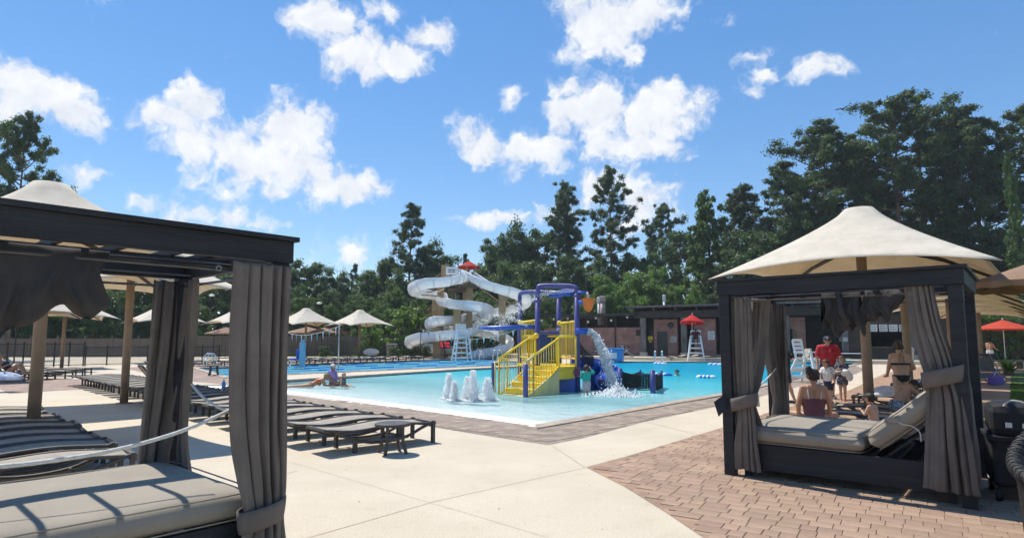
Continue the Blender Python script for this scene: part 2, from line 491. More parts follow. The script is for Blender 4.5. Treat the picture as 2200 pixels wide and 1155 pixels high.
# expansion joints in the slab, thin sunk strips of sealant
M_JOINT = mat('joint_sealant', (.40, .345, .265), .9, .2, 5)
def joint(pts, w=0.012, z=0.004):
    mb = MB()
    pts = [Vector((p[0], p[1], z)) for p in pts]
    for a, b in zip(pts, pts[1:]):
        d = (b - a).normalized(); s = Vector((-d.y, d.x, 0)) * w / 2
        mb.add([a - s, b - s, b + s, a + s], [(0, 1, 2, 3)])
    mb.build('expansion_joint', M_JOINT, deck)
joint([G(1257, 1004), G(932, 1077), G(661, 1155), G(300, 1270)], .008)
joint([G(617, 990), G(905, 1074), G(1000, 1101), G(1180, 1155)], .004)
joint([G(1186, 957), G(1257, 1004)], .006)
joint([G(640, 1010), G(500, 1050), G(330, 1100)], .009)
joint([G(1385, 905), G(1500, 934)], .010)

# dry leaf litter and grit on the slab
lrn = np.random.default_rng(8); lv, lf2 = [], []
for k in range(40):
    y = lrn.uniform(4.8, 15); x = y * lrn.uniform(-.42, .5); s = lrn.uniform(.008, .02); a = lrn.uniform(0, 6.28); b = len(lv)
    c_, s_ = math.cos(a), math.sin(a)
    lv += [(x + s * c_, y + s * s_, .006), (x - s * .4 * s_, y + s * .4 * c_, .012), (x - s * c_, y - s * s_, .007), (x + s * .4 * s_, y - s * .4 * c_, .010)]
    lf2.append((b, b + 1, b + 2, b + 3))
me = fast_mesh('leaf_litter', lv, lf2); me.materials.append(mat('dry_leaf', (.16, .10, .05), .8, .3, 30))
tag(link(bpy.data.objects.new('leaf_litter', me)), 'dry brown leaf specks scattered over the cream deck', 'leaves', kind='stuff')

# ---- pool shells
M_TILE = mat('waterline_tile', (.07, .13, .19), .25, .3, 25, spec=.5)
M_PLAST = mat('pool_plaster', (.74, .80, .80), .7, .06, 1.2)
M_BEACH = mat('beach_entry_plaster', (.84, .82, .78), .75, .05, 2.0, bump=.1)
M_COPE = mat('coping_stone', (.40, .33, .255), .75, .18, 3.5, bump=.2)
bdir = (G(640, 847) - PA).normalized(); bn = Vector((bdir.y, -bdir.x, 0))
if bn.dot(U) < 0: bn = -bn
WATER = -0.075
def floor_z(p):
    d = (Vector((p[0], p[1], 0)) - PA).dot(bn)
    if d < 0: return 0.0
    if d < 1.2: return -0.002 - 0.075 * d
    return max(-0.092 - 0.04 * (d - 1.2), -1.35)
def pool_shell(name, edge, fz, open_run, mfloor):
    root = empty(name + '_shell', (0, 0, 0)); root['kind'] = 'structure'
    xs = [p.x for p in edge]; ys = [p.y for p in edge]
    nx, ny = 60, 60
    pts = []
    poly = [(p.x, p.y) for p in edge]
    for i in range(nx):
        for j in range(ny):
            x = min(xs) - .5 + (max(xs) - min(xs) + 1) * i / (nx - 1); y = min(ys) - .5 + (max(ys) - min(ys) + 1) * j / (ny - 1)
            pts.append((x, y, fz((x, y)) - 0.008))
    mb = MB(); mb.grid(pts, nx, ny)
    mb.f = [f[::-1] for f in mb.f]
    # keep the cells inside or touching the outline
    keep = []
    for f in mb.f:
        c = [sum(mb.v[i][k] for i in f) / 4 for k in (0, 1)]
        if inside(c, poly) or min((Vector((c[0], c[1], 0)) - Vector((q[0], q[1], 0))).length for q in poly) < 1.2 or any(inside((mb.v[i][0], mb.v[i][1]), poly) for i in f): keep.append(f)
    mb.f = keep
    mb.build('pool_floor', mfloor, root)
    wall, tile, cope = MB(), MB(), MB()
    n = len(edge)
    # outward normals
    ar = sum(edge[i - 1].x * edge[i].y - edge[i].x * edge[i - 1].y for i in range(n))
    sg = 1 if ar > 0 else -1
    def outn(i):
        d1 = (edge[i] - edge[i - 1]).normalized(); d2 = (edge[(i + 1) % n] - edge[i]).normalized()
        m = Vector((d1.y + d2.y, -(d1.x + d2.x), 0)) * sg
        m.normalize(); c = max(.4, m.dot(Vector((d1.y, -d1.x, 0)) * sg))
        return m / c
    for i in range(n):
        if i in open_run: continue
        j = (i + 1) % n
        a, b = edge[i], edge[j]
        wall.add([(a.x, a.y, -.2), (b.x, b.y, -.2), (b.x, b.y, -1.8), (a.x, a.y, -1.8)], [(0, 1, 2, 3)])
        tile.add([(a.x, a.y, 0), (b.x, b.y, 0), (b.x, b.y, -.2), (a.x, a.y, -.2)], [(0, 1, 2, 3)])
        na, nb = outn(i), outn(j)
        a0, a1, b0, b1 = a - na * .03, a + na * .32, b - nb * .03, b + nb * .32
        z = .035
        cope.add([(a0.x, a0.y, z - .07), (a0.x, a0.y, z), (a1.x, a1.y, z), (a1.x, a1.y, 0), (b0.x, b0.y, z - .07), (b0.x, b0.y, z), (b1.x, b1.y, z), (b1.x, b1.y, 0)],
                 [(0, 1, 5, 4), (1, 2, 6, 5), (2, 3, 7, 6)])
    wall.build('pool_wall', M_PLAST, root); tile.build('waterline_tiles', M_TILE, root); cope.build('coping', M_COPE, root)
    return root
nE = len(main_edge)
pool_shell('pool', main_edge, floor_z, set(range(16, nE)), M_PLAST)
pool_shell('lap_pool', lap_edge, lambda p: -1.3, set(), M_PLAST)
# white zero-entry strip along the beach edge
strip = MB()
bl = [BEACH_L, G(540, 838), G(640, 847), G(900, 881), PA]
pts = []
for p in bl:
    for k in range(6):
        q = p + bn * (k * 0.24 - .2); pts.append((q.x, q.y, 0.006 + min(0, floor_z(q))))
strip.grid(pts, len(bl), 6); strip.f = [f[::-1] for f in strip.f]
o = strip.build('beach_entry', M_BEACH); o['kind'] = 'structure'
o = MB().bar(G(1150, 917) + Vector((-.02, -.02, .006)), G(1300, 889.5) + Vector((0.04, -.2, .006)), .34, .012).build('beach_end_curb', M_BEACH); o['kind'] = 'structure'

def water_mat(name, acol, dens, sc=1.0, fres=.36, body=None, fmin=None):
    m = bpy.data.materials.new(name); n, l, p = nodes_of(m); o = n['Material Output']; n.remove(p)
    ge = n.new('ShaderNodeNewGeometry')
    a = n.new('ShaderNodeTexNoise'); a.inputs['Scale'].default_value = 1.7 * sc; a.inputs['Detail'].default_value = 4; a.inputs['Distortion'].default_value = .6
    b = n.new('ShaderNodeTexNoise'); b.inputs['Scale'].default_value = 6.5 * sc; b.inputs['Detail'].default_value = 3
    for q in (a, b): l.new(ge.outputs['Position'], q.inputs['Vector'])
    ad = n.new('ShaderNodeMath'); ad.operation = 'MULTIPLY_ADD'; ad.inputs[1].default_value = .35
    l.new(b.outputs['Fac'], ad.inputs[0]); l.new(a.outputs['Fac'], ad.inputs[2])
    bp = n.new('ShaderNodeBump'); bp.inputs['Strength'].default_value = .8; bp.inputs['Distance'].default_value = .14
    l.new(ad.outputs[0], bp.inputs['Height'])
    fr = n.new('ShaderNodeFresnel'); fr.inputs['IOR'].default_value = 1.33; l.new(bp.outputs[0], fr.inputs['Normal'])
    mu = n.new('ShaderNodeMath'); mu.operation = 'MULTIPLY'; mu.inputs[1].default_value = fres; l.new(fr.outputs[0], mu.inputs[0])
    gl = n.new('ShaderNodeBsdfGlossy'); gl.inputs['Roughness'].default_value = .07; l.new(bp.outputs[0], gl.inputs['Normal'])
    tr = n.new('ShaderNodeBsdfTransparent')
    mx = n.new('ShaderNodeMixShader'); l.new(mu.outputs[0], mx.inputs[0]); l.new(tr.outputs[0], mx.inputs[1]); l.new(gl.outputs[0], mx.inputs[2])
    if body:      # the water's own colour: pale where it is shallow, turquoise where it is deep
        df = n.new('ShaderNodeBsdfDiffuse'); vm = n.new('ShaderNodeVectorMath'); vm.operation = 'DOT_PRODUCT'; vm.inputs[1].default_value = bn
        sb = n.new('ShaderNodeVectorMath'); sb.operation = 'SUBTRACT'; sb.inputs[1].default_value = PA
        l.new(ge.outputs['Position'], sb.inputs[0]); l.new(sb.outputs[0], vm.inputs[0])
        rp = n.new('ShaderNodeValToRGB'); e = rp.color_ramp.elements; rp.color_ramp.interpolation = 'EASE'
        e[0].position = 0.0; e[0].color = (*body[0], 1); e[1].position = 1.0; e[1].color = (*body[-1], 1)
        for k_, cc in enumerate(body[1:-1]):
            el_ = e.new((k_ + 1) / (len(body) - 1)); el_.color = (*cc, 1)
        mrr = n.new('ShaderNodeMapRange'); mrr.inputs['From Max'].default_value = 26.0; l.new(vm.outputs['Value'], mrr.inputs['Value'])
        l.new(mrr.outputs[0], rp.inputs[0]); l.new(rp.outputs[0], df.inputs['Color']); l.new(bp.outputs[0], df.inputs['Normal'])
        mf = n.new('ShaderNodeMapRange'); mf.inputs['From Min'].default_value = 1.0; mf.inputs['From Max'].default_value = 9.0; mf.inputs['To Max'].default_value = .86; mf.inputs['To Min'].default_value = .25 if fmin is None else fmin
        l.new(vm.outputs['Value'], mf.inputs['Value'])
        mt = n.new('ShaderNodeMixShader'); l.new(mf.outputs[0], mt.inputs[0]); l.new(tr.outputs[0], mt.inputs[1]); l.new(df.outputs[0], mt.inputs[2])
        l.new(mt.outputs[0], mx.inputs[1])
    l.new(mx.outputs[0], o.inputs['Surface'])
    va = n.new('ShaderNodeVolumeAbsorption'); va.inputs['Color'].default_value = (*acol, 1); va.inputs['Density'].default_value = dens
    l.new(va.outputs[0], o.inputs['Volume'])
    MATS[name] = m
    return m
def water_body(name, edge, z, m):
    poly = [(p.x, p.y) for p in edge]
    n = len(poly)
    rings = [[Vector((p[0], p[1], z)) for p in poly]]
    tris = tessellate_polygon(rings)
    vs = [(p[0], p[1], z) for p in poly] + [(p[0], p[1], -2.2) for p in poly]
    fs = []
    for t in tris:
        a, b, c = (Vector(vs[i]) for i in t)
        t = tuple(t) if (b - a).cross(c - a).z > 0 else (t[0], t[2], t[1])
        fs.append(t); fs.append((t[0] + n, t[2] + n, t[1] + n))
    ar = sum(poly[i - 1][0] * poly[i][1] - poly[i][0] * poly[i - 1][1] for i in range(n))
    for i in range(n):
        j = (i + 1) % n
        fs.append((i, n + i, n + j, j) if ar > 0 else (i, j, n + j, n + i))
    o = MB().add(vs, fs).build(name, m); o['kind'] = 'structure'
    return o
M_WATER = water_mat('pool_water', (.0, .845, .955), .105, body=[(.46, .60, .58), (.27, .55, .58), (.08, .46, .54), (.010, .36, .50), (.003, .30, .48)])
water_body('pool_water', main_edge, WATER, M_WATER)
water_body('lap_pool_water', lap_edge, WATER - .02, water_mat('lap_pool_water', (.0, .76, .95), .105, body=[(.10, .40, .60), (.09, .39, .60)], fmin=.8))

# ---- brick paving
BR = [G(1259, 1003), G(1300, 992), G(1342, 981), G(1542, 921), G(1600, 903), G(1658, 883), G(1740, 861), G(1825, 838), G(1900, 802), G(1990, 784),
      Vector((38, 41, 0)), Vector((30, 34, 0)), G(2172, 830), G(2168, 960), G(2230, 1060), Vector((7.2, 2.0, 0)), Vector((1.9, 2.0, 0)), G(1512, 1155), G(1429, 1099), G(1342, 1045)]
BR = [(p.x, p.y) for p in BR]
BAND = [G(932, 917), G(1062, 938), G(1178, 955), G(1254, 940), G(1385, 905), G(1542, 872), G(1610, 857), G(1712, 831), G(1838, 803), G(1860, 792),
        G(1830, 783), G(1760, 797), G(1700, 812.5), G(1640, 826), G(1545, 847), G(1420, 868), G(1300, 889), G(1215, 904), PA, G(900, 881), G(640, 847), G(540, 838), BEACH_L, G(425, 838), G(560, 858), G(700, 880)]
BAND = [(p.x, p.y) for p in BAND]
paving = sheet('brick_paving', [BR], .004, M_PAVE, kind='structure')
band = sheet('pool_edge_paving', [BAND], .004, M_PAVEB, kind='structure')
lapring = [Vector((-14.2, 26.3, 0)), Vector((-24, 38.2, 0)), Vector((-22, 47.5, 0)), Vector((-9, 60, 0)), Vector((-1, 62, 0)), Vector((-2.2, 58.35, 0)), G(1000, 769.6), G(617, 782.6), Vector((-19.4, 37.9, 0)), Vector((-13.0, 28.0, 0)), Vector((-11.4, 29.6, 0)), G(617, 812), G(560, 818.5), G(495, 826)]
sheet('lap_pool_paving', [[(p.x, p.y) for p in lapring]], .004, paving_mat('lap_paving', (.33, .24, .195), (.2, .16, .13), R(45)), kind='structure')
farpatch = [G(20, 845), G(130, 838), G(262, 832), G(250, 818), G(120, 812), G(-40, 815)]
sheet('sunning_paving', [[(p.x, p.y) for p in farpatch]], .0045, MATS['lap_paving'], kind='structure')

M_PAVER = mat('red_brick_paver', (.37, .25, .172), .82, .16, 1.3, bump=.45, bscale=70, rand=.12, detail=8)
M_PAVER2 = mat('greyed_brick_paver', (.31, .245, .19), .82, .16, 2.2, bump=.35, bscale=70, rand=.18, detail=8)
def paver_mesh(L, Wd, h=.02, ch=.004):
    x, y = L / 2, Wd / 2
    vs = [(-x, -y, 0), (x, -y, 0), (x, y, 0), (-x, y, 0), (-x, -y, h - ch), (x, -y, h - ch), (x, y, h - ch), (-x, y, h - ch),
          (-x + ch, -y + ch, h), (x - ch, -y + ch, h), (x - ch, y - ch, h), (-x + ch, y - ch, h)]
    fs = [(8, 9, 10, 11)]
    for i in range(4):
        j = (i + 1) % 4
        fs += [(i, j, j + 4, i + 4), (i + 4, j + 4, j + 8, i + 8)]
    return vs, fs
def lay_pavers(poly, ang, far, parent, m, name, singles, prnd):
    e1 = Vector((math.cos(ang), math.sin(ang), 0)); e2 = Vector((-e1.y, e1.x, 0))
    # seven stock lengths shared as mesh data
    lens = [.14, .20, .20, .24, .28]
    stock = {}
    for Ld in set(lens):
        vs, fs = paver_mesh(Ld - .005, .1705)
        me = bpy.data.meshes.new('brick'); me.from_pydata(vs, [], fs); me.materials.append(m); stock[Ld] = (me, vs, fs)
    found = []
    a0 = [Vector((p[0], p[1], 0)).dot(e1) for p in poly if p[1] < far + 8]; b0 = [Vector((p[0], p[1], 0)).dot(e2) for p in poly if p[1] < far + 8]
    r = min(b0)
    while r < max(b0):
        x = min(a0) - prnd.random() * .3
        while x < max(a0):
            L = prnd.choice(lens)
            c = e1 * (x + L / 2) + e2 * (r + .0875)
            if 3.5 < c.y < far and all(inside(c + e1 * sx * L * .47 + e2 * sy * .08, poly) for sx in (-1, 1) for sy in (-1, 1)):
                if abs(c.x) / c.y < .9: found.append((c, L))
            x += L
        r += .175
    def vis(it):
        c = it[0]
        d = c.y
        return d + (0 if abs(c.x) / c.y < .835 else 50) + (0 if c.y > 4.95 else 50)
    found.sort(key=vis)
    rest = MB()
    for k, (c, L) in enumerate(found):
        me, vs, fs = stock[L]
        z = -.011 + prnd.uniform(-.0015, .0015); da = prnd.gauss(0, .008)
        if k < singles:
            ob = bpy.data.objects.new('brick', me); link(ob, parent); ob.location = (c.x, c.y, z + .004); ob.rotation_euler = (prnd.gauss(0, .004), prnd.gauss(0, .004), ang + da)
        else:
            ca, sa = math.cos(ang + da), math.sin(ang + da)
            rest.add([(c.x + v[0] * ca - v[1] * sa, c.y + v[0] * sa + v[1] * ca, z + .004 + v[2]) for v in vs], fs)
    o = rest.build(name, m, parent); o['kind'] = 'stuff'
lay_pavers(BR, R(-32.4), 17, paving, M_PAVER, 'brick_courses', 300, random.Random(5))
lay_pavers(BAND, R(45), 17.5, band, M_PAVER2, 'brick_courses', 0, random.Random(6))

# ---- lawn on the right with real blades along its edge
LAWN = [G(2174, 1000), G(2170, 880), G(2172, 800), Vector((27, 33, 0)), Vector((60, 33, 0)), Vector((60, 3, 0)), Vector((7.6, 3.0, 0))]
LAWN = [(p.x, p.y) for p in LAWN]
lawn = sheet('lawn', [LAWN], .010, grass_mat(), kind='structure')
grnd = np.random.default_rng(4)
gv, gf = [], []
cnt = 0
while cnt < 9000:
    y = grnd.uniform(6.5, 24); x = y * grnd.uniform(.76, .90)
    if not inside((x, y), LAWN): continue
    h = grnd.uniform(.03, .075); a = grnd.uniform(0, 6.28); w = .006 + .0006 * y; lx, ly = grnd.normal(0, .02, 2)
    b = len(gv)
    gv += [(x - w * math.cos(a), y - w * math.sin(a), .01), (x + w * math.cos(a), y + w * math.sin(a), .01), (x + lx, y + ly, .01 + h)]
    gf.append((b, b + 1, b + 2)); cnt += 1
M_BLADE = leaf_mat('grass_blade', (.05, .09, .015), (.12, .2, .03), (.16, .26, .04))
me = fast_mesh('grass_blades', gv, gf); me.materials.append(M_BLADE)
o = link(bpy.data.objects.new('grass_blades', me)); tag(o, 'short green lawn grass growing beside the brick walk', 'grass', kind='stuff')

# ------------------------------------------------------------------ fences
M_FWOOD = mat('weathered_fence_wood', (.16, .125, .10), .85, .25, 1.2, bump=.3, bscale=12, stretch=(1, 1, 9))
M_BLACK = mat('black_metal', (.014, .014, .016), .45, .2, 8)
def wood_fence(a, b, h, n, label):
    root = empty('wood_fence', a, math.atan2(b.y - a.y, b.x - a.x), label, 'fence')
    L = (b - a).length; w = L / n
    ps = MB().box(-.07, .07, -.07, .07, 0, h + .1); 
    post = ps.build('post', M_FWOOD, root)
    for k in range(1, n + 1):
        p = post.copy(); COL.objects.link(p); p.parent = root; p.location = (k * w, 0, 0)
    bm_ = MB().box(.075, w - .075, -.02, .02, 0, .24)
    first = None
    for k in range(n):
        for r in range(int(h / .26)):
            if first is None:
                first = bm_.build('plank', M_FWOOD, root); ob = first
            else:
                ob = first.copy(); COL.objects.link(ob); ob.parent = root
            ob.location = (k * w, rnd.uniform(-.008, .008), .06 + r * .26)
    return root
wood_fence(Vector((-66, 60, 0)), Vector((-33, 63.5, 0)), 2.05, 13, 'weathered brown board fence behind the black mesh fence on the left')
wood_fence(Vector((-32.6, 63.6, 0)), Vector((-7.6, 66.5, 0)), 2.1, 10, 'weathered brown board fence behind the lap pool loungers')
def mesh_fence(a, b, h, n, label):
    root = empty('mesh_fence', a, math.atan2(b.y - a.y, b.x - a.x), label, 'fence')
    L = (b - a).length
    for k in range(n + 1):
        x = L * k / n
        p = MB().tube([(x, 0, 0), (x, 0, h + .06)], .045, 8)
        po = p.build('post', M_BLACK, root)
        MB().ball((x, 0, h + .09), .06, 8, 5).build('post_cap', M_BLACK, po)
    for z in (.08, h):
        MB().tube([(0, 0, z), (L, 0, z)], .025, 6).build('rail', M_BLACK, root)
    wire = MB(); s = .14; x = -h
    while x < L:
        x0, z0 = (x, .08) if x >= 0 else (0, .08 - x)
        x1, z1 = (x + h - .08, h) if x + h - .08 <= L else (L, .08 + L - x)
        if z1 > z0:
            wire.bar((x0, -.006, z0), (x1, -.006, z1), .011, .011); 
            wire.bar((x0, .006, h + .08 - z0), (x1, .006, h + .08 - z1), .011, .011)
        x += s
    w = wire.build('wire_mesh', M_BLACK, root); w['kind'] = 'stuff'
    return root
mesh_fence(W(-60, 790, 37), W(178, 790, 41), 1.45, 7, 'black mesh fence at the far left behind the sunbather')
mesh_fence(W(182, 790, 41.2) , W(470, 780, 47.5), 1.2, 7, 'lower black mesh fence with a towel hung over its rail')
for o in bpy.data.objects:
    if o.name.startswith('mesh_fence'): o.location.z = 0
# ------------------------------------------------------------------ bath house
BO = Vector((6.4, 60.0, 0)); BA = math.atan2(-.491, .871)
def bs(px):
    k = (px - 1100) / 1320
    return (60 * k - 6.4) / (.871 + .491 * k)
def bz(px, py, dep=0.0):
    s = bs(px); return 1.7 + (730 - py) * (60 - .491 * s + .871 * dep) / 1320
bh = empty('bath_house', BO, BA, 'long low bath house with flat dark roof and pink brick walls', 'building')
def brick_wall_mat():
    m = bpy.data.materials.new('pink_brick'); n, l, p = nodes_of(m)
    t = n.new('ShaderNodeTexCoord'); mp = n.new('ShaderNodeMapping'); mp.inputs['Rotation'].default_value = (R(90), 0, 0)
    l.new(t.outputs['Object'], mp.inputs[0])
    br = n.new('ShaderNodeTexBrick'); br.inputs['Scale'].default_value = 1; br.inputs['Brick Width'].default_value = .4; br.inputs['Row Height'].default_value = .2; br.inputs['Mortar Size'].default_value = .012
    br.inputs['Color1'].default_value = (.36, .185, .15, 1); br.inputs['Color2'].default_value = (.27, .14, .115, 1); br.inputs['Mortar'].default_value = (.36, .25, .21, 1)
    l.new(mp.outputs[0], br.inputs['Vector'])
    no = n.new('ShaderNodeTexNoise'); no.inputs['Scale'].default_value = 1.1; no.inputs['Detail'].default_value = 9; l.new(t.outputs['Object'], no.inputs['Vector'])
    rr = n.new('ShaderNodeValToRGB'); e = rr.color_ramp.elements
    e[0].position = .3; e[0].color = (.7, .72, .75, 1); e[1].position = .68; e[1].color = (1.15, 1.12, 1.1, 1)
    l.new(no.outputs['Fac'], rr.inputs[0])
    mx = n.new('ShaderNodeMix'); mx.data_type = 'RGBA'; mx.blend_type = 'MULTIPLY'; mx.inputs['Factor'].default_value = 1
    l.new(br.outputs['Color'], mx.inputs['A']); l.new(rr.outputs[0], mx.inputs['B']); l.new(mx.outputs['Result'], p.inputs['Base Color'])
    p.inputs['Roughness'].default_value = .85
    MATS['pink_brick'] = m; return m
M_PBRICK = brick_wall_mat()
M_DARKW = mat('dark_stained_wood', (.045, .036, .032), .7, .3, 2, bump=.3, bscale=20, stretch=(1, 1, 6))
M_ROOF = mat('dark_roofing', (.07, .062, .056), .8, .25, 2)
M_GREYW = mat('grey_weathered_column', (.17, .155, .145), .8, .25, 3, bump=.3, bscale=25, stretch=(1, 1, .3))
M_DOOR = mat('dark_painted_door', (.028, .03, .034), .45, .15, 3)
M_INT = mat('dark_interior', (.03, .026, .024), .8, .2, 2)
M_SIGNW = mat('white_sign_panel', (.72, .72, .70), .5, .05, 4)
M_SIGNY = mat('yellow_sign_panel', (.75, .62, .05), .5, .05, 4)
M_INK = mat('dark_print', (.06, .06, .07), .6, .1, 4)
M_GLASS = mat('dark_glass', (.012, .016, .02), .06, .1, 2, spec=.6)
# raised concrete terrace the house stands on
o = MB().box(-9, 36, -4.2, 9, 0, .24).build('bath_house_terrace', M_CONC); o.location = BO; o.rotation_euler = (0, 0, BA); o['kind'] = 'structure'
Z0 = .24
def bbox(name, m, s0, s1, y0, y1, z0, z1, parent=bh, bevel=0.0):
    return MB().box(s0, s1, y0, y1, z0, z1).build(name, m, parent, bevel=bevel)
# left wing : brick half wall, dark open gap, thin flat roof
sL0, sL1 = bs(1160), bs(1372)
w1 = bbox('wall', M_PBRICK, sL0, sL1 - .1, 1.0, 1.3, Z0, 2.9)
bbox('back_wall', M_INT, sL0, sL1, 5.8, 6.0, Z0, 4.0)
bbox('roof', M_ROOF, sL0 - .5, sL1 - .2, -.2, 6.4, 4.05, 4.22)
bbox('fascia_board', M_DARKW, sL0 - .5, sL1 - .2, -.26, -.205, 3.95, 4.2)
for px in (1178, 1214, 1250, 1294, 1314, 1366):
    bbox('post', M_DARKW, bs(px) - .07, bs(px) + .07, 1.04, 1.18, 2.9, 4.05)
MB().tube([(bs(1316), .92, Z0), (bs(1316) - .12, .92, 1.2), (bs(1314), .92, 2.9), (bs(1314), .92, 4.05)], .06, 8).build('downpipe', M_BLACK, bh)
wl_ = MB().box(bs(1364) - .2, bs(1364) + .2, .78, .995, 2.1, 2.65).build('wall_lamp', M_DARKW, bh, bevel=.03)
# right block
sR0, sR1 = bs(1360), bs(2068)
rf = MB()
rf.box(sR0 - .4, sR1 + .6, -.9, 7.0, 4.62, 4.78)
roof = rf.build('roof', M_ROOF, bh)
bbox('drip_edge', M_GREYW, sR0 - .42, sR1 + .62, -.96, -.905, 4.66, 4.80, roof)
k = sR0 + .3
while k < sR1 + .5:
    MB().box(k - .09, k + .09, -.85, 1.6, 4.33, 4.615).build('rafter', M_DARKW, roof)
    k += 1.9
bbox('header_beam', M_DARKW, sR0 + .1, sR1 + .3, -.1, .22, 3.72, 4.32)
for px in (1381, 1468, 1688, 1812, 1955):
    s = bs(px); w = .24
    c = bbox('column', M_GREYW, s - w, s + w, -.08, .2, Z0, 3.715)
    bbox('column_base', M_CONC, s - w - .08, s + w + .08, -.16, .28, Z0 - .02, Z0 + .35, c)
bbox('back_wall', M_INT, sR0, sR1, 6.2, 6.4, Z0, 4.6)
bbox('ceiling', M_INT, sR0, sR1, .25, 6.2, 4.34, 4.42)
bbox('side_wall', M_PBRICK, sR1, sR1 + .25, .3, 6.4, Z0, 4.6)
def wseg(a, b, top=3.6, y=1.0, m=None):
    return bbox('wall', m or M_PBRICK, bs(a), bs(b), y, y + .3, Z0, top)
seg1 = wseg(1397, 1448)
d1 = bbox('door', M_DOOR, bs(1404), bs(1426), .96, .995, Z0 + .02, 2.5, bh)
MB().tube([(bs(1423), .90, 1.25), (bs(1423) + .12, .90, 1.25)], .03, 6).build('handle', M_GREYW, d1)
d2 = bbox('door', M_DOOR, bs(1386), bs(1396), 1.05, 1.1, Z0, 2.6, bh)
MB().ball((bs(1434), .98, 3.05), (.28, .05, .28), 14, 8).build('round_vent', M_DOOR, bh, smooth=True)
wseg(1484, 1531)
wseg(1548, 1592)
wseg(1600, 1640)
wseg(1708, 1726)
d3 = bbox('door', M_GLASS, bs(1690.5), bs(1707.5), 1.05, 1.1, Z0, 2.6, bh)
MB().box(bs(1690.5) - .02, bs(1707.5), 1.0, 1.3, 2.6, 3.6).build('wall', M_PBRICK, bh)
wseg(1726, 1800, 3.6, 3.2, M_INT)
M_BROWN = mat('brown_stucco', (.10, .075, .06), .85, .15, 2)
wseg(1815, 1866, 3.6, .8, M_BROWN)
# snack counter
bbox('counter_wall', M_BROWN, bs(1868), bs(1950), .6, .9, Z0, 1.1)
bbox('counter_top', M_GREYW, bs(1866), bs(1952), .25, .95, 1.1, 1.18)
wseg(1958, 1998, 3.6, .8, M_BROWN); wseg(2024, 2066, 3.6, .8, M_BROWN)
bbox('door', M_DOOR, bs(2000), bs(2023), .95, 1.0, Z0, 2.9)
menu_y = .55
menu_header = bbox('menu_header', M_BROWN, bs(1866), bs(1956), .6, .8, 2.62, 3.7)
def sign(px0, px1, py0, py1, y, label, pm=None, lines=4, name='wall_sign', ink=None):
    root = empty(name, BO, BA, label, 'sign')
    s0, s1 = bs(px0), bs(px1); z1, z0 = bz(px0, py0, y), bz(px0, py1, y)
    MB().box(s0, s1, y - .03, y, z0, z1).build('panel', pm or M_SIGNW, root)
    pr = random.Random(int(px0 * 7 + py0)); h = (z1 - z0)
    pb = MB()
    for i in range(lines):
        zz = z1 - h * (i + .9) / (lines + .8); a = s0 + (s1 - s0) * .12; b = s1 - (s1 - s0) * pr.uniform(.12, .35)
        x = a
        while x < b:
            w = pr.uniform(.05, .16); pb.box(x, min(x + w, b), y - .034, y - .0305, zz - h * .035, zz + h * .045); x += w + .035
    pb.build('print', ink or M_INK, root)
    return root
sign(1384, 1394, 722, 730, 1.03, 'yellow warning notice on the dark door beside the grey column', M_SIGNY, 2)
sign(1386, 1392, 732, 735, 1.03, 'small yellow notice below the larger yellow one on the dark door', M_SIGNY, 1)
sign(1433, 1446, 722, 735, .97, 'pale grey rules sign on pink brick right of the dark door', mat('grey_sign_panel', (.42, .42, .41), .5, .05, 4), 3)
sign(1514, 1529, 711, 729, .97, 'white rules sign on pink brick beside the lifeguard chair', None, 4)
sign(1551, 1560, 712, 726, .97, 'white sign on pink brick seen between the cabana curtains', None, 4)
sign(1797, 1808, 722, 733, 3.1, 'small pale notice in the shade left of the snack counter', mat('grey_sign_panel', (.42, .42, .41), .5, .05, 4), 2)
sign(1807, 1818, 724, 733, -.1, 'blank white notice pinned to the column behind the man in red', mat('grey_sign_panel', (.42, .42, .41), .5, .05, 4), 0)
for i, (a, b) in enumerate(((1868, 1883), (1887, 1905), (1908, 1927), (1930, 1945))):
    sign(a, b, 697, 712, .58, ORD[i] + ' white menu board from the left above the snack counter', None, (2, 3, 2, 3)[i], 'menu_board')
# white roof marker letters near the corner: small pale plate
for i, (px, py) in enumerate(((1158, 688), (1184, 685), (1193, 691), (1214, 684), (1224, 690), (1258, 691), (1275, 683), (1308, 688), (1343, 681))):
    s = bs(px); z = bz(px, py, .6)
    r = empty('string_bulb', BO, BA, ORD[i] + ' white string light bulb from the left under the bath house eave', 'light bulb', 'string lights under the eave')
    MB().ball((s, .6, z), .13, 10, 7).build('globe', mat('white_globe', (.85, .85, .82), .3, .02, 3), r, smooth=True)
    MB().tube([(s, .6, z + .12), (s, .6, 4.04)], .02, 5).build('cord', M_BLACK, r)
# roof vents
def vent(px, py0, Y, w, h, label, m):
    p = W(px, 735, Y)
    r = empty('roof_vent', (p.x, p.y, 4.2), 0, label, 'vent')
    top = W(px, py0, Y).z - 4.2
    MB().lathe([(w, -1.0), (w, top * .72), (w * 1.0, top * .72)], 12).build('pipe', m, r, smooth=True)
    MB().lathe([(w * 1.35, top * .72), (w * 1.35, top), (w * .9, top + .05)], 12).build('cowl', m, r)
M_GALV = mat('galvanised_steel', (.5, .5, .48), .4, .2, 4, metal=.6)
vent(1288, 639, 63, .16, 1, 'thin white vent pipe on the roof left of the rusty flue', mat('white_pipe', (.7, .7, .68), .5, .1, 3))
vent(1296, 637, 62.5, .26, 1, 'rust-stained metal flue with square cap on the bath house roof', mat('rusty_flue', (.55, .5, .45), .6, .3, 2, col2=(.3, .14, .08)))
vent(1429, 634, 61, .12, 1, 'slim white vent stack rising from the bath house roof', mat('white_pipe', (.7, .7, .68), .5, .1, 3))
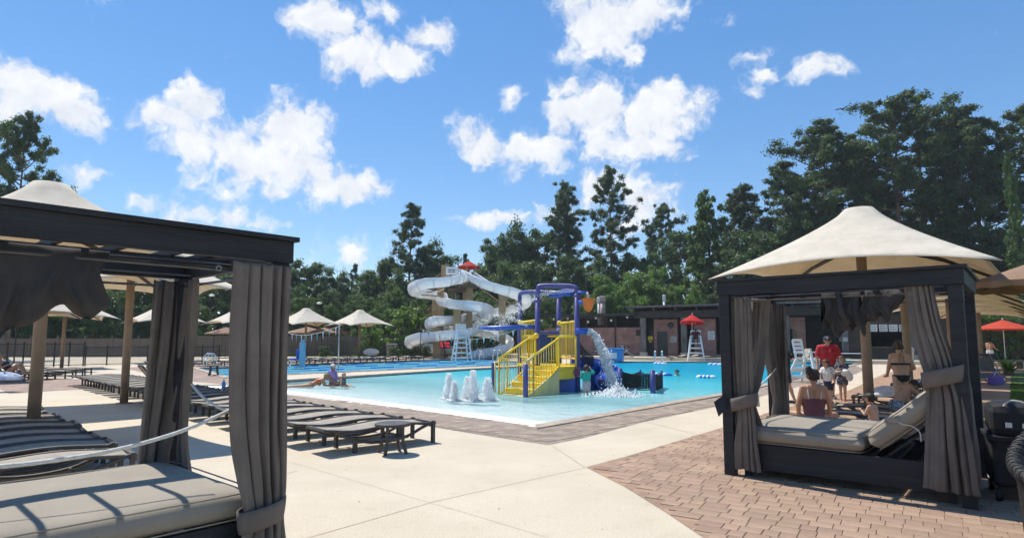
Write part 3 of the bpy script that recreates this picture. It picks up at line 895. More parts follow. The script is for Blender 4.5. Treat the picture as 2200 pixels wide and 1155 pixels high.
# ------------------------------------------------------------------ shade canopies on single posts
M_CANOPY = cloth_mat('cream_shade_cloth', (.84, .785, .66), .34, (.66, .50, .30))
M_POST = mat('tan_powder_coated_post', (.30, .205, .135), .6, .15, 3, bump=.2, bscale=90)
M_STEEL = mat('dark_steel_arm', (.05, .045, .04), .5, .2, 5)
def canopy_proto(half=2.4, zc=2.95, za=4.5):
    root = empty('shade_canopy')
    N, T = 14, 14
    ring = []
    for side in range(4):
        for i in range(N):
            e = -1 + 2 * i / N
            sc = 1 - .105 * (1 - e * e)
            x, y = half * sc, half * e
            a = side * math.pi / 2
            ring.append((x * math.cos(a) - y * math.sin(a), x * math.sin(a) + y * math.cos(a), zc + .27 * (1 - e * e)))
    n = len(ring); pts = []; fs = []
    capr = .27
    for t in range(T + 1):
        for k, (x, y, z) in enumerate(ring):
            r = math.hypot(x, y); f = t / T; rr = capr + (r - capr) * f
            g = f ** .80
            zz = za - (za - z) * (g * .96 + .04 * f)
            pts.append((x / r * rr, y / r * rr, zz))
    for t in range(T):
        for k in range(n):
            k2 = (k + 1) % n
            fs.append((t * n + k, (t + 1) * n + k, (t + 1) * n + k2, t * n + k2))
    c = len(pts); pts.append((0, 0, za + .035))
    for k in range(n): fs.append((k, (k + 1) % n, c))
    MB().add(pts, fs).build('cover', M_CANOPY, root, smooth=True, solid=.012)
    MB().tube([(0, 0, 0), (0, 0, 3.9)], .10, 16).build('post', M_POST, root, smooth=True)
    for sx in (-1, 1):
        for sy in (-1, 1):
            MB().tube([(sx * .08, sy * .08, 3.75), (sx * half * .55, sy * half * .55, 3.42), (sx * half * .985, sy * half * .985, zc - .01)], [.05, .045, .03], 8).build('arm', M_STEEL, root, smooth=True)
    MB().lathe([(.17, 3.62), (.2, 3.7), (.2, 3.95), (.12, 4.0)], 16).build('hub', M_STEEL, root)
    MB().lathe([(.2, 0), (.2, .02), (.12, .03)], 16).build('base_plate', M_POST, root)
    return root
can = canopy_proto()
AR, AL = R(-40), R(45)
CANS = [ # X, Y, angle, label
 (7.45, 13.0, AR, 'large cream shade canopy rising directly over the right cabana'),
 (10.55, 16.5, AR, 'second cream canopy in the receding right-hand row'),
 (13.9, 20.4, AR, 'third cream canopy in the receding right-hand row'),
 (17.2, 24.2, AR, 'fourth cream canopy in the receding right-hand row'),
 (20.5, 28.0, AR, 'fifth cream canopy in the receding right-hand row'),
 (23.8, 31.8, AR, 'sixth cream canopy in the receding right-hand row'),
 (27.0, 35.6, AR, 'farthest cream canopy in the receding right-hand row'),
]
p0 = G(69, 941); CANS.append((p0.x, p0.y, AL, 'large cream canopy peak rising above the left cabana beam'))
p0 = G(266, 866); CANS.append((p0.x, p0.y, AL, 'cream canopy framed between the left cabana curtains'))
for (px, py, lb) in ((-92, 818, 'cream canopy cut by the left picture edge'), (75, 797, 'cream canopy low behind the draped left curtain'), (132, 791, 'cream canopy on the tan post above the mesh fence'),
                     (349, 778.5, 'first cream canopy from the left across the lap pool'), (516, 774.5, 'cream canopy half hidden by the left cabana front curtain'), (655, 771.5, 'cream canopy just right of the left cabana post'), (771, 769.3, 'cream canopy nearest the water slide behind the pennant line')):
    p0 = G(px, py); CANS.append((p0.x, p0.y, AL, lb))
for i, (x, y, a, lb) in enumerate(CANS):
    o = can if i == 0 else copy_tree(can)
    o.location = (x, y, 0); o.rotation_euler = (0, 0, a)
    tag(o, lb, 'canopy', 'cream shade canopies on posts')

# ------------------------------------------------------------------ market umbrellas
def umbrella(name, p, r, ztop, zedge, m, label, cat='umbrella', n=8, pole_z0=0.0, tilt=(0, 0), valance=.12, polem=None, rot=.2):
    root = empty(name, (p[0], p[1], pole_z0), rot, label, cat)
    root.rotation_euler = (tilt[0], tilt[1], rot)
    zt, ze = ztop - pole_z0, zedge - pole_z0
    pts = [(0, 0, zt)]; fs = []
    rows = 5; seg = n * 4
    for t in range(1, rows + 1):
        f = t / rows
        for k in range(seg):
            a = 2 * math.pi * k / seg; e = (k % 4) / 4
            flat = 1 - .055 * math.sin(math.pi * e) * f
            pts.append((r * f * flat * math.cos(a), r * f * flat * math.sin(a), zt - (zt - ze) * f ** .92 + .03 * f * math.sin(math.pi * e) * (1 - f)))
    for k in range(seg): fs.append((0, 1 + k, 1 + (k + 1) % seg))
    for t in range(rows - 1):
        for k in range(seg):
            a, b = 1 + t * seg + k, 1 + t * seg + (k + 1) % seg
            fs.append((a, a + seg, b + seg, b))
    L = 1 + (rows - 1) * seg
    cover = MB().add(pts, fs).build('cover', m, root, smooth=False, solid=.008)
    va = MB(); vp = []
    for k in range(seg + 1):
        v = pts[L + k % seg]; vp += [v, (v[0] * .995, v[1] * .995, v[2] - valance * (1 - .25 * abs(math.sin(math.pi * k / 2))))]
    va.grid(vp, seg + 1, 2).build('valance', m, cover, solid=.006)
    MB().tube([(0, 0, 0), (0, 0, zt + .06)], .025, 8).build('pole', polem or M_STEEL, root)
    MB().ball((0, 0, zt + .07), .045, 8, 6).build('finial', polem or M_STEEL, root)
    for k in range(n):
        a = 2 * math.pi * k / n
        MB().tube([(0, 0, zt - .03), (r * .97 * math.cos(a), r * .97 * math.sin(a), ze - .02)], .012, 5).build('rib', polem or M_STEEL, root)
    return root
M_TANU = cloth_mat('tan_umbrella_cloth', (.36, .235, .16), .3, (.42, .25, .13))
M_REDU = cloth_mat('red_umbrella_cloth', (.62, .035, .03), .35, (.8, .06, .03))
M_ORANGEU = cloth_mat('coral_umbrella_cloth', (.62, .09, .045), .35, (.85, .12, .04))
M_WPOLE = mat('white_pole', (.75, .75, .73), .4, .04, 3)
umbrella('market_umbrella', W(2285, 730, 11.2), 1.5, 3.28, 2.74, M_TANU, 'tan market umbrella cut by the right picture edge')
umbrella('market_umbrella', W(485, 730, 60), 2.0, 2.95, 2.35, M_TANU, 'tan umbrella between the two left cabana curtains')
umbrella('market_umbrella', W(660, 730, 60), 2.3, 3.0, 2.4, M_TANU, 'tan umbrella beyond the pennants, left of its pair')
umbrella('market_umbrella', W(703, 730, 58), 2.2, 2.95, 2.38, M_TANU, 'tan umbrella beyond the pennants, right of its pair')
umbrella('market_umbrella', W(2157, 730, 41), 1.75, 3.05, 2.42, M_ORANGEU, 'coral red umbrella in front of the hedge on the right', polem=M_WPOLE, valance=.08)

# ------------------------------------------------------------------ chaise loungers
M_SLING = mat('taupe_sling_fabric', (.31, .275, .225), .8, .1, 6, bump=.2, bscale=220)
M_SLINGT = mat('pale_tan_sling_fabric', (.45, .38, .27), .8, .08, 6, bump=.2, bscale=220)
M_FRAME = mat('charcoal_resin_frame', (.072, .066, .063), .5, .2, 6)
def lounger_proto(back=0.0, sling=M_SLING, simple=False):
    """length along x, foot at +x ; origin on the ground under the middle"""
    root = empty('chaise_lounger')
    hz = .36
    def prof(x):   # height of the sling along its length
        return hz + .02 * math.cos((x - .25) * 4.2) - .02 + .05 * max(0, (-x - .55))
    xb = -.18      # hinge of the backrest
    def bp(x, y, dz=0.0):
        z = prof(x)
        if back and x < xb:
            d = xb - x
            return (xb - d * math.cos(back), y, prof(xb) + d * math.sin(back) + dz)
        return (x, y, z + dz)
    xs = [-.98 + 1.96 * i / 22 for i in range(23)]
    pts = []
    for x in xs:
        for j in range(5):
            y = -.29 + .145 * j
            p = bp(x, y, -.018 * (1 - (y / .29) ** 2)); pts.append(p)
    MB().grid(pts, 23, 5).build('sling', sling, root, smooth=True, solid=.012)
    for sy in (-1, 1):
        ra = MB().tube([bp(x, sy * .305) for x in xs], .024, 6).build('side_rail', M_FRAME, root, smooth=True)
        low = [(.93, sy * .31, .34), (.72, sy * .31, .27), (.4, sy * .31, .15), (.0, sy * .31, .115), (-.35, sy * .31, .15), (-.62, sy * .31, .25), (-.82, sy * .31, .33)]
        MB().tube(spline(low, 4), .025, 6).build('lower_rail', M_FRAME, root, smooth=True)
        MB().bar((.93, sy * .31, 0), (.93, sy * .31, .36), .05, .06).build('leg', M_FRAME, root)
        MB().bar((-.5, sy * .31, 0), (-.5, sy * .31, .2), .05, .07).build('leg', M_FRAME, root)
    MB().tube([bp(-.985, -.305), bp(-.985, .305)], .024, 6).build('head_bar', M_FRAME, root)
    MB().bar((.955, -.305, prof(.955) - .02), (.955, .305, prof(.955) - .02), .06, .075).build('foot_bar', M_FRAME, root)
    for x, z in ((.4, .15), (-.35, .15)):
        MB().tube([(x, -.31, z), (x, .31, z)], .02, 6).build('cross_bar', M_FRAME, root)
    if back:
        MB().bar((-.45, 0.2, .15), bp(-.62, .2, -.02), .02, .03).build('prop', M_FRAME, root)
        MB().bar((-.45, -0.2, .15), bp(-.62, -.2, -.02), .02, .03).build('prop', M_FRAME, root)
    return root
LP = {'flat': lounger_proto(), 'up': lounger_proto(R(52)), 'tan': lounger_proto(R(10), M_SLINGT), 'tanup': lounger_proto(R(62), M_SLINGT)}
LUSED = {}
def lounger(kind, foot, d, label, group, cat='lounger'):
    """foot: ground point under the foot end ; d: unit vector from head to foot"""
    d = Vector((d[0], d[1], 0)).normalized()
    if kind in LUSED: o = copy_tree(LP[kind])
    else: o = LP[kind]; LUSED[kind] = 1
    c = Vector((foot[0], foot[1], 0)) - d * .95
    o.location = c; o.rotation_euler = (0, 0, math.atan2(d.y, d.x))
    tag(o, label, cat, group)
    return o
dU = Vector((.745, .667, 0)); dV = Vector((-.70, .714, 0))
def z0(p): return Vector((p.x, p.y, 0))
# the long row beside the beach entry: starts behind the small table
start = G(928, 950) + dV * .31; lr = random.Random(2)
row_a = []
for k in range(24):
    if k > 21: continue
    p = start + dV * (.93 * k) + Vector((lr.uniform(-.04, .04), lr.uniform(-.04, .04), 0)) - dU * .0
    a = lr.gauss(0, .02)
    d = Vector((dU.x * math.cos(a) - dU.y * math.sin(a), dU.x * math.sin(a) + dU.y * math.cos(a), 0))
    up = (k == 12)
    lb = 'dark lounger with its backrest raised beside the tan post, long row' if up else ('nearest taupe sling lounger, half covered by the small round table' if k == 0 else 'taupe sling lounger, %s from the small table in the long row' % ORD[k])
    lounger('up' if up else 'flat', p, d, lb, 'loungers in the long row by the beach entry')
# the near row on the left
st = G(272, 978, 0.0); st = G(268, 962, .36)
for k in range(9):
    p = z0(st) + dV * (.84 * k) + Vector((lr.uniform(-.1, .1), lr.uniform(-.1, .1), 0))
    lounger('flat', p, dU + Vector((0, lr.uniform(-.03, .03), 0)), '%s taupe lounger from the left cabana bed in the left row' % ORD[k], 'loungers in the near left row')
# the row with the sunbather
for k, (px, py) in enumerate(((64, 800), (112, 797), (150, 795), (172, 791), (191, 789))):
    lounger('up' if k == 0 else 'flat', z0(G(px, py, .36)), Vector((1, .18, 0)), ('lounger under the sunbathing woman in the straw hat' if k == 0 else '%s lounger to the right of the sunbathing woman' % ORD[k - 1]), 'loungers by the far left fence')
# beyond the lap pool, feet to the water
for k in range(10):
    px = 657 + 27.6 * k; py = 782.5 - .95 * k
    lounger('flat', G(px, py), Vector((.82, -.57, 0)), '%s lounger from the left across the lap pool, right of the post' % ORD[k], 'loungers across the lap pool')
for k, (px, py) in enumerate(((352, 790), (388, 788), (452, 787), (492, 786))):
    lounger('flat', G(px, py), Vector((.82, -.57, 0)), '%s lounger from the left across the lap pool, behind the curtains' % ORD[k], 'loungers beside the lap pool end')
# right hand row beside the cabana, feet to the path
for k, (x, y) in enumerate(((4.75, 11.35), (5.75, 12.1), (6.85, 13.3), (8.6, 15.6), (10.1, 17.4), (12.2, 19.9), (13.4, 21.4))):
    up = k in (3,)
    lounger('up' if up else 'flat', (x, y), Vector((-.77, .64, 0)), ('dark lounger with raised back beside the seated boy' if up else '%s dark lounger behind the right cabana bed' % ORD[k]), 'loungers behind the right cabana')
# pale loungers by the bath house
for k, (px, py) in enumerate(((1436, 768), (1462, 768.5), (1513, 769), (1531, 769.5))):
    lounger('tan', W(px, py, 51.5), Vector((-.9, -.42, 0)), '%s pale lounger from the left before the bath house' % ORD[k], 'pale loungers by the bath house')
for k, (px, py) in enumerate(((1604, 770), (1650, 771), (1708, 772))):
    lounger('tanup', W(px, py, 47.5), Vector((-.9, -.42, 0)), '%s pale lounger with upright back, left to right, near the bath house' % ORD[k], 'pale upright loungers by the bath house')
for kk, o in LP.items():
    if kk not in LUSED:
        for c in list(o.children): bpy.data.objects.remove(c)
        bpy.data.objects.remove(o)

# ------------------------------------------------------------------ small side tables
def side_table_proto():
    root = empty('side_table')
    MB().lathe([(.20, .40), (.265, .41), (.275, .43), (.27, .45), (.25, .456)], 24).build('table_top', M_FRAME, root, smooth=False)
    for k in range(4):
        a = math.pi / 4 + k * math.pi / 2
        pts = [(r * math.cos(a), r * math.sin(a), z) for r, z in ((.17, .41), (.165, .3), (.175, .18), (.215, .05), (.235, 0))]
        MB().tube(spline(pts, 3), [.026] * 13, 6).build('leg', M_FRAME, root)
    MB().lathe([(.165, .22), (.18, .22), (.18, .245), (.165, .245)], 20).build('ring', M_FRAME, root)
    return root
tb = side_table_proto()
tabs = [(G(843, 973), 'small round charcoal side table beside the nearest lounger'), (G(459, 806), 'small dark side table at the lap pool end between the curtains'), (G(359, 797), 'small dark side table under the first far canopy'), (G(745, 777.5), 'small dark table between the loungers across the lap pool')]
for i, (p, lb) in enumerate(tabs):
    o = tb if i == 0 else copy_tree(tb)
    o.location = (p.x, p.y, 0); tag(o, lb, 'table', 'small round side tables'); o.rotation_euler = (0, 0, .5 + i * .1)
    if i: o.scale = (1.25, 1.25, 1.1)

# ------------------------------------------------------------------ cabanas
M_BEAM = mat('black_stained_beam', (.020, .021, .026), .62, .3, 3, bump=.35, bscale=22, stretch=(.25, 1, 4))
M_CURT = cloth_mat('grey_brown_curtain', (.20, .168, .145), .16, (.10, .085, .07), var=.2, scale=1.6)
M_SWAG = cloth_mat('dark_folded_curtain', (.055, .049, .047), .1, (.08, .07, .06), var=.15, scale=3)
M_CUSH = mat('taupe_mattress', (.295, .258, .205), .85, .06, 2.5, bump=.15, bscale=240)
M_ROPE = mat('white_rope', (.66, .64, .58), .8, .1, 30, bump=.5, bscale=90)
M_BRASS = mat('steel_ring', (.2, .2, .2), .3, .1, 8, metal=1)
CD, CH = 1.95, 2.48
_nl, _nr = G(1538, 601, CH), G(2072, 567, CH)
CW = (_nr - _nl).length - .06
def ribbon(rows, folds, name, m, parent, cols=64, phase=0.0, jitter=.3, seed=1, thick=.006, edge=0.0):
    """hung cloth: rows of (z, cx, cy, half width, direction angle, fold depth), pleated across"""
    r_ = random.Random(seed); pw = r_.uniform(1.25, 1.9) if seed % 2 else r_.uniform(.6, .8); q1, q2 = r_.uniform(0, 6.28), r_.uniform(0, 6.28)
    ph = [r_.uniform(-jitter, jitter) for _ in range(64)]
    # resample rows smoothly
    keys = [Vector(r[:3]) for r in rows]
    out = []
    M = 10
    vals = [list(r) for r in rows]
    def cr(a, b, c, d, t): return .5 * (2 * b + (c - a) * t + (2 * a - 5 * b + 4 * c - d) * t * t + (3 * b - a - 3 * c + d) * t ** 3)
    for i in range(len(vals) - 1):
        p0, p1, p2, p3 = vals[max(i - 1, 0)], vals[i], vals[i + 1], vals[min(i + 2, len(vals) - 1)]
        for k in range(M): out.append([cr(p0[q], p1[q], p2[q], p3[q], k / M) for q in range(6)])
    out.append(vals[-1])
    pts = []
    for ri, (z, cx, cy, hw, an, am) in enumerate(out):
        dx, dy = math.cos(an), math.sin(an); v = ri / (len(out) - 1)
        for j in range(cols):
            s = -1 + 2 * j / (cols - 1)
            w = 2 * math.pi * folds * ((s * .5 + .5) ** pw) + phase + ph[j * 9 // cols] * .5 + .55 * math.sin(3.1 * v + s * 2)
            f = am * (math.sin(w) + .35 * math.sin(2.3 * w + 1.1 + 2 * v)) * (.62 + .38 * math.sin(s * 2.7 + q1 + 1.3 * v)) + .010 * math.sin(9 * v + 4 * s + q2) + .005 * math.sin(23 * v + 9 * s + q1)
            sl = s * hw + .25 * am * math.cos(w)
            pts.append((cx + dx * sl - dy * f, cy + dy * sl + dx * f, z + .006 * math.sin(w)))
    return MB().grid(pts, len(out), cols).build(name, m, parent, smooth=True, solid=thick)
def band_ring(cx, cy, z, hw, hd, h, an, name, m, parent, drop=.05):
    """tie-back wrapped round the bunched cloth"""
    pts = []; n = 28
    for i in range(n + 1):
        a = 2 * math.pi * i / n
        x, y = hw * math.cos(a), hd * math.sin(a)
        for q, k in ((0, -1), (.35, -.4), (.7, .35), (1, 1)):
            rr = 1 + .02 * (1 - k * k) + .05 * k
            zz = z + k * h / 2 + drop * math.cos(a)
            pts.append((cx + (x * math.cos(an) - y * math.sin(an)) * rr, cy + (x * math.sin(an) + y * math.cos(an)) * rr, zz))
    return MB().grid(pts, n + 1, 4).build(name, m, parent, smooth=True, solid=.008)
def cabana(origin, ang, label):
    root = empty('cabana', origin, ang, label, 'cabana')
    p = .13
    for x in (0, CW - p):
        for y in (0, CD - p):
            MB().box(x, x + p, y, y + p, 0, CH - .20).build('post', M_BEAM, root, bevel=.006)
    MB().box(-.02, CW + .02, -.015, .05, CH - .20, CH - .036).build('beam', M_BEAM, root, bevel=.004)
    MB().box(-.02, CW + .02, CD - .05, CD + .015, CH - .20, CH - .036).build('beam', M_BEAM, root, bevel=.004)
    MB().box(-.018, .05, .052, CD - .052, CH - .20, CH - .036).build('beam', M_BEAM, root, bevel=.004)
    MB().box(CW - .05, CW + .018, .052, CD - .052, CH - .20, CH - .036).build('beam', M_BEAM, root, bevel=.004)
    # capping boards, proud of the beams
    MB().box(-.05, CW + .05, -.045, .10, CH - .035, CH).build('cap_board', M_BEAM, root)
    MB().box(-.05, CW + .05, CD - .10, CD + .045, CH - .035, CH).build('cap_board', M_BEAM, root)
    MB().box(-.05, .10, .101, CD - .101, CH - .035, CH).build('cap_board', M_BEAM, root)
    MB().box(CW - .10, CW + .05, .101, CD - .101, CH - .035, CH).build('cap_board', M_BEAM, root)
    # open roof: thin purlins
    for k in range(5):
        x = .1 + (CW - .2) * (k + 1) / 6
        MB().box(x - .02, x + .02, .055, CD - .055, CH - .10, CH - .045).build('purlin', M_BEAM, root)
    MB().box(.055, CW - .055, CD / 2 - .02, CD / 2 + .02, CH - .16, CH - .105).build('purlin', M_BEAM, root)
    # curtain rods
    zr = CH - .28
    M_ROD = mat('grey_curtain_rod', (.10, .10, .105), .35, .1, 6, metal=.7)
    for a, b in (((.15, .09, zr), (CW - .15, .09, zr)), ((.15, CD - .09, zr), (CW - .15, CD - .09, zr)), ((.09, .15, zr), (.09, CD - .15, zr)), ((CW - .09, .15, zr), (CW - .09, CD - .15, zr))):
        MB().tube([a, b], .012, 6).build('curtain_rod', M_ROD, root)
    for a, b in (((.2, .35, zr + .06), (CW - .2, .55, zr + .10)), ((.2, 1.5, zr + .08), (CW - .3, 1.1, zr + .04))):
        MB().tube([a, b], .008, 6).build('roof_cable', M_ROD, root)
    return root
def bed(origin, ang, label, raised):
    root = empty('daybed', origin, ang, label, 'daybed')
    x0, x1, y0, y1 = .14, CW - .12, .10, CD - .16
    for (a, b, c, d) in ((x0, x1, y0, y0 + .045), (x0, x1, y1 - .045, y1), (x0, x0 + .045, y0 + .046, y1 - .046), (x1 - .045, x1, y0 + .046, y1 - .046)):
        MB().box(a, b, c, d, .11, .415).build('side_board', M_BEAM, root, bevel=.004)
    for x in (x0 + .06, x1 - .14):
        for y in (y0 + .06, y1 - .14):
            MB().box(x, x + .08, y, y + .08, 0, .3).build('leg', M_BEAM, root)
    for k in range(9):
        x = x0 + .1 + k * (x1 - x0 - .2) / 8
        MB().box(x - .04, x + .04, y0 + .05, y1 - .05, .36, .39).build('slat', M_BEAM, root)
    def cushion(name, L, D_, T, parent, loc, ry, seams=()):
        nx, ny = 26, 22
        mb = MB(); top = []; 
        def sq(u, e=6): return (1 - abs(u) ** e)
        def hgt(u, v): return T / 2 * (max(0, sq(u, 14)) ** .5) * (max(0, sq(v, 14)) ** .5)
        pts = []
        for sgn in (1, -1):
            for i in range(nx + 1):
                for j in range(ny + 1):
                    u = math.sin((-1 + 2 * i / nx) * math.pi / 2); v = math.sin((-1 + 2 * j / ny) * math.pi / 2)
                    dz = .008 * math.sin(u * 5 + 1) * math.cos(v * 4) if sgn > 0 else 0
                    z = sgn * hgt(u, v) + dz * max(0, sq(u, 14)) * max(0, sq(v, 14))
                    for sv in seams:
                        z -= sgn * .018 * math.exp(-((v - sv) / .018) ** 2) * (1 if sgn > 0 else 0)
                    pts.append((u * L / 2, v * D_ / 2, z))
        n1 = (nx + 1) * (ny + 1)
        fs = []
        for i in range(nx):
            for j in range(ny):
                a = i * (ny + 1) + j
                fs.append((a, a + ny + 1, a + ny + 2, a + 1)); fs.append((n1 + a, n1 + a + 1, n1 + a + ny + 2, n1 + a + ny + 1))
        ob = mb.add(pts, fs).build(name, M_CUSH, parent, smooth=True)
        ob.location = loc; ob.rotation_euler = (0, ry, 0)
        pipe = MB()
        for sgn in (1, -1):
            ring = []
            for i in range(60):
                a = 2 * math.pi * i / 60
                c, s_ = math.cos(a), math.sin(a)
                ring.append((math.copysign(abs(c) ** .14, c) * L / 2 * .985, math.copysign(abs(s_) ** .14, s_) * D_ / 2 * .985, sgn * T * .40))
            pipe.tube(ring, .006, 5, closed=True)
        pipe.build('piping', M_CUSH, ob, smooth=True)
        return ob
    D_ = y1 - y0 + .0
    if not raised:
        cushion('mattress', x1 - x0 + .02, D_ + .03, .215, root, ((x0 + x1) / 2, (y0 + y1) / 2, .522), 0, (-.33, .33))
    else:
        xm = x0 + 1.42
        cushion('mattress', xm - x0 + .02, D_ + .03, .215, root, ((x0 + xm) / 2, (y0 + y1) / 2, .522), 0)
        L = .86; an = R(40)
        cx = xm + .07 + L / 2 * math.cos(an); cz = .50 + L / 2 * math.sin(an) + .05
        cushion('backrest_cushion', L, D_ + .03, .25, root, (cx, (y0 + y1) / 2, cz), -an)
        bk = MB()
        for k in range(4):
            y = y0 + .12 + k * (D_ - .24) / 3
            bk.bar((xm + .14, y, .36), (xm + .14 + .86 * math.cos(an), y, .36 + .86 * math.sin(an)), .05, .025)
        bk.build('backrest_frame', M_BEAM, root)
        MB().bar((x1 - .06, y0 + .2, .33), (xm + .14 + .6 * math.cos(an), y0 + .2, .36 + .6 * math.sin(an)), .03, .03).build('prop', M_BEAM, root)
        MB().bar((x1 - .06, y1 - .2, .33), (xm + .14 + .6 * math.cos(an), y1 - .2, .36 + .6 * math.sin(an)), .03, .03).build('prop', M_BEAM, root)
        # white strap and cord hanging on the front of the backrest
        fy = y0 - .02
        pz = lambda t, dz=0: (xm + .05 + t * math.cos(an) + dz * math.sin(an), fy, .50 + t * math.sin(an) - dz * math.cos(an))
        cordp = [pz(.42, -.14), pz(.44, -.02), pz(.50, .05), pz(.52, .14), (pz(.52, .14)[0] + .01, fy - .005, pz(.52, .14)[2] - .1)]
        MB().tube(spline(cordp, 5), .006, 6).build('tie_cord', M_ROPE, root)
        MB().bar(pz(.36, -.125), pz(.44, -.06), .05, .012, (0, 1, 0)).build('strap_tab', M_CUSH, root)
    return root
def rope(pts, label, r=.013, tagp=None):
    pts = [Vector(p) for p in pts]
    b = pts[0].copy()
    root = empty('rope', b, 0, label, 'rope')
    path = spline(pts, 10)
    mb = MB(); mb.tube(path, r, 8); mb.build('cord', M_ROPE, root, world=True, smooth=True)
    tw = MB()
    for ph in (0, 2.1, 4.2):   # laid strands
        hp = []
        for i, p in enumerate(path):
            a = i * 1.1 + ph; hp.append(p + Vector((math.cos(a) * .35, math.sin(a) * .35, math.sin(a))) * r * .55)
        tw.tube(hp, r * .55, 5)
    tw.build('strand', M_ROPE, root, world=True, smooth=True)
    if tagp is not None:
        t = Vector(tagp); d = Vector((.9, -.35, 0)).normalized()
        vs = [t, t + d * .13, t + d * .135 + Vector((0, 0, -.15)), t + d * .005 + Vector((0, 0, -.16))]
        MB().add(vs, [(0, 1, 2, 3)]).build('paper_tag', M_SIGNW, root, world=True, solid=.003)
    return root

# right cabana
aR = math.atan2(_nr.y - _nl.y, _nr.x - _nl.x); oR = Vector((_nl.x, _nl.y, 0)) + (_nr - _nl).normalized() * .03; oR.z = 0
cabR = cabana(oR, aR, 'dark timber cabana on the right with tied grey curtains')
bedR = bed(oR, aR, 'taupe daybed with raised backrest inside the right cabana', True)
zr = CH - .28
def hang(parent, cx, cy, hw, an, seq, folds, seed, m=None, name='curtain', am=.045, phase=0):
    """seq: (z, dx, dy, width factor, depth factor)"""
    return ribbon([(z, cx + dx, cy + dy, hw * wf, an, am * df) for (z, dx, dy, wf, df) in seq], folds, name, m or M_CURT, parent, phase=phase, seed=seed)
# near left: straight panel gathered at the post and tied, skirt flaring below
hang(cabR, .24, .08, .13, 0, [(zr + .05, 0, 0, 1, .8), (1.7, .0, 0, 1, 1), (1.15, .0, 0, .95, 1), (.93, 0, 0, .85, .9), (.7, .01, -.02, 1.05, 1), (.4, .0, -.04, 1.35, 1.1), (.1, .0, -.05, 1.6, 1.2)], 4, 11)
hang(cabR, .36, .30, .10, R(60), [(zr + .04, .06, .1, 1.5, .8), (1.7, .02, .05, 1.3, 1), (1.2, -.03, -.05, .9, 1), (.95, -.07, -.14, .7, .9), (.6, -.02, -.12, 1.0, 1), (.12, .06, -.1, 1.4, 1)], 3, 12)
t1 = band_ring(.25, .07, .92, .165, .125, .16, 0, 'tie_back', M_CURT, cabR)
MB().add([(.06, -.05, 1.02), (-.06, -.12, .92), (.0, -.13, .74), (.08, -.08, .84)], [(0, 1, 2, 3)]).build('tie_flap', mat('navy_flap', (.02, .022, .03), .8, .1, 4), cabR, solid=.01)
# far left
hang(cabR, .16, CD - .1, .12, R(8), [(zr + .05, 0, 0, 1, .8), (1.7, 0, 0, 1, 1), (1.1, 0, 0, .95, 1), (.7, .02, 0, .8, .9), (.3, -.02, 0, .95, 1), (.08, -.05, 0, 1.1, 1)], 4, 13)
hang(cabR, .1, CD - .28, .13, R(85), [(zr + .05, 0, 0, 1.1, .7), (1.5, 0, -.02, 1, 1), (1.0, .02, .08, .6, .9), (.7, .03, .1, .5, .8), (.1, 0, .05, .9, 1)], 3, 14)
# near right, tied high with a wide skirt
hang(cabR, CW - .22, .06, .17, 0, [(zr + .09, -.18, 0, .8, .8), (1.9, -.14, 0, .85, 1), (1.5, -.06, -.01, .9, 1), (1.33, -.03, -.02, .85, .8), (1.1, -.0, -.04, 1.0, 1), (.7, .0, -.06, 1.15, 1.1), (.35, .0, -.08, 1.3, 1.2), (.16, .0, -.08, 1.4, 1.2)], 4, 15, phase=.7)
band_ring(CW - .22, .045, 1.32, .185, .14, .17, 0, 'tie_back', M_CURT, cabR)
hang(cabR, CW - .06, .32, .13, R(80), [(zr + .05, 0, 0, 1.2, .8), (1.6, 0, 0, 1, 1), (1.25, 0, -.06, .7, .9), (.7, .02, -.08, 1, 1), (.15, .03, -.06, 1.3, 1)], 3, 16)
# curtains looped up over the rod
def swag(parent, x0, x1, y, ztop, zlow, seed, lean=0.0, depth=.16, name='looped_curtain'):
    r_ = random.Random(seed); n, m_ = 40, 22
    pts = []
    ph = [r_.uniform(0, 6.28) for _ in range(8)]
    for i in range(n + 1):
        u = i / n
        x = x0 + (x1 - x0) * u
        lowz = zlow + lean * (u - .5) + .05 * math.sin(u * 9 + ph[0]) + .03 * math.sin(u * 19 + ph[1])
        for j in range(m_ + 1):
            a = 2 * math.pi * j / m_
            v = .5 - .5 * math.cos(a)     # 0 top, 1 bottom
            dz = (ztop - lowz) * v
            fold = .028 * math.sin(u * 22 + 3 * v + ph[2]) + .02 * math.sin(u * 41 + ph[3] - 4 * v) + .012 * math.sin(u * 13 + v * 17 + ph[6])
            th = depth * (math.sin(min(math.pi, a if a <= math.pi else 2 * math.pi - a)) ** .8) * (.35 + .65 * v) * (.75 + .25 * math.sin(u * 7 + ph[4]))
            sg = 1 if a <= math.pi else -1
            pts.append((x + .03 * math.sin(v * 6 + ph[5] + u * 4), y + sg * (th * .5 + fold * v), ztop - dz))
    mb = MB().grid(pts, n + 1, m_ + 1)
    mb.f.append(tuple(range(m_))); mb.f.append(tuple(n * (m_ + 1) + k for k in range(m_)))
    return mb.build(name, M_SWAG, parent, smooth=True)
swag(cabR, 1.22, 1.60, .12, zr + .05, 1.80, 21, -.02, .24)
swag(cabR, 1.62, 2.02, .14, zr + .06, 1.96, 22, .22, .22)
MB().tube([(1.40, .02, zr + .03), (1.43, -.0, 2.0), (1.5, .02, 1.88)], .03, 8).build('tie_strap', M_SWAG, cabR, smooth=True)
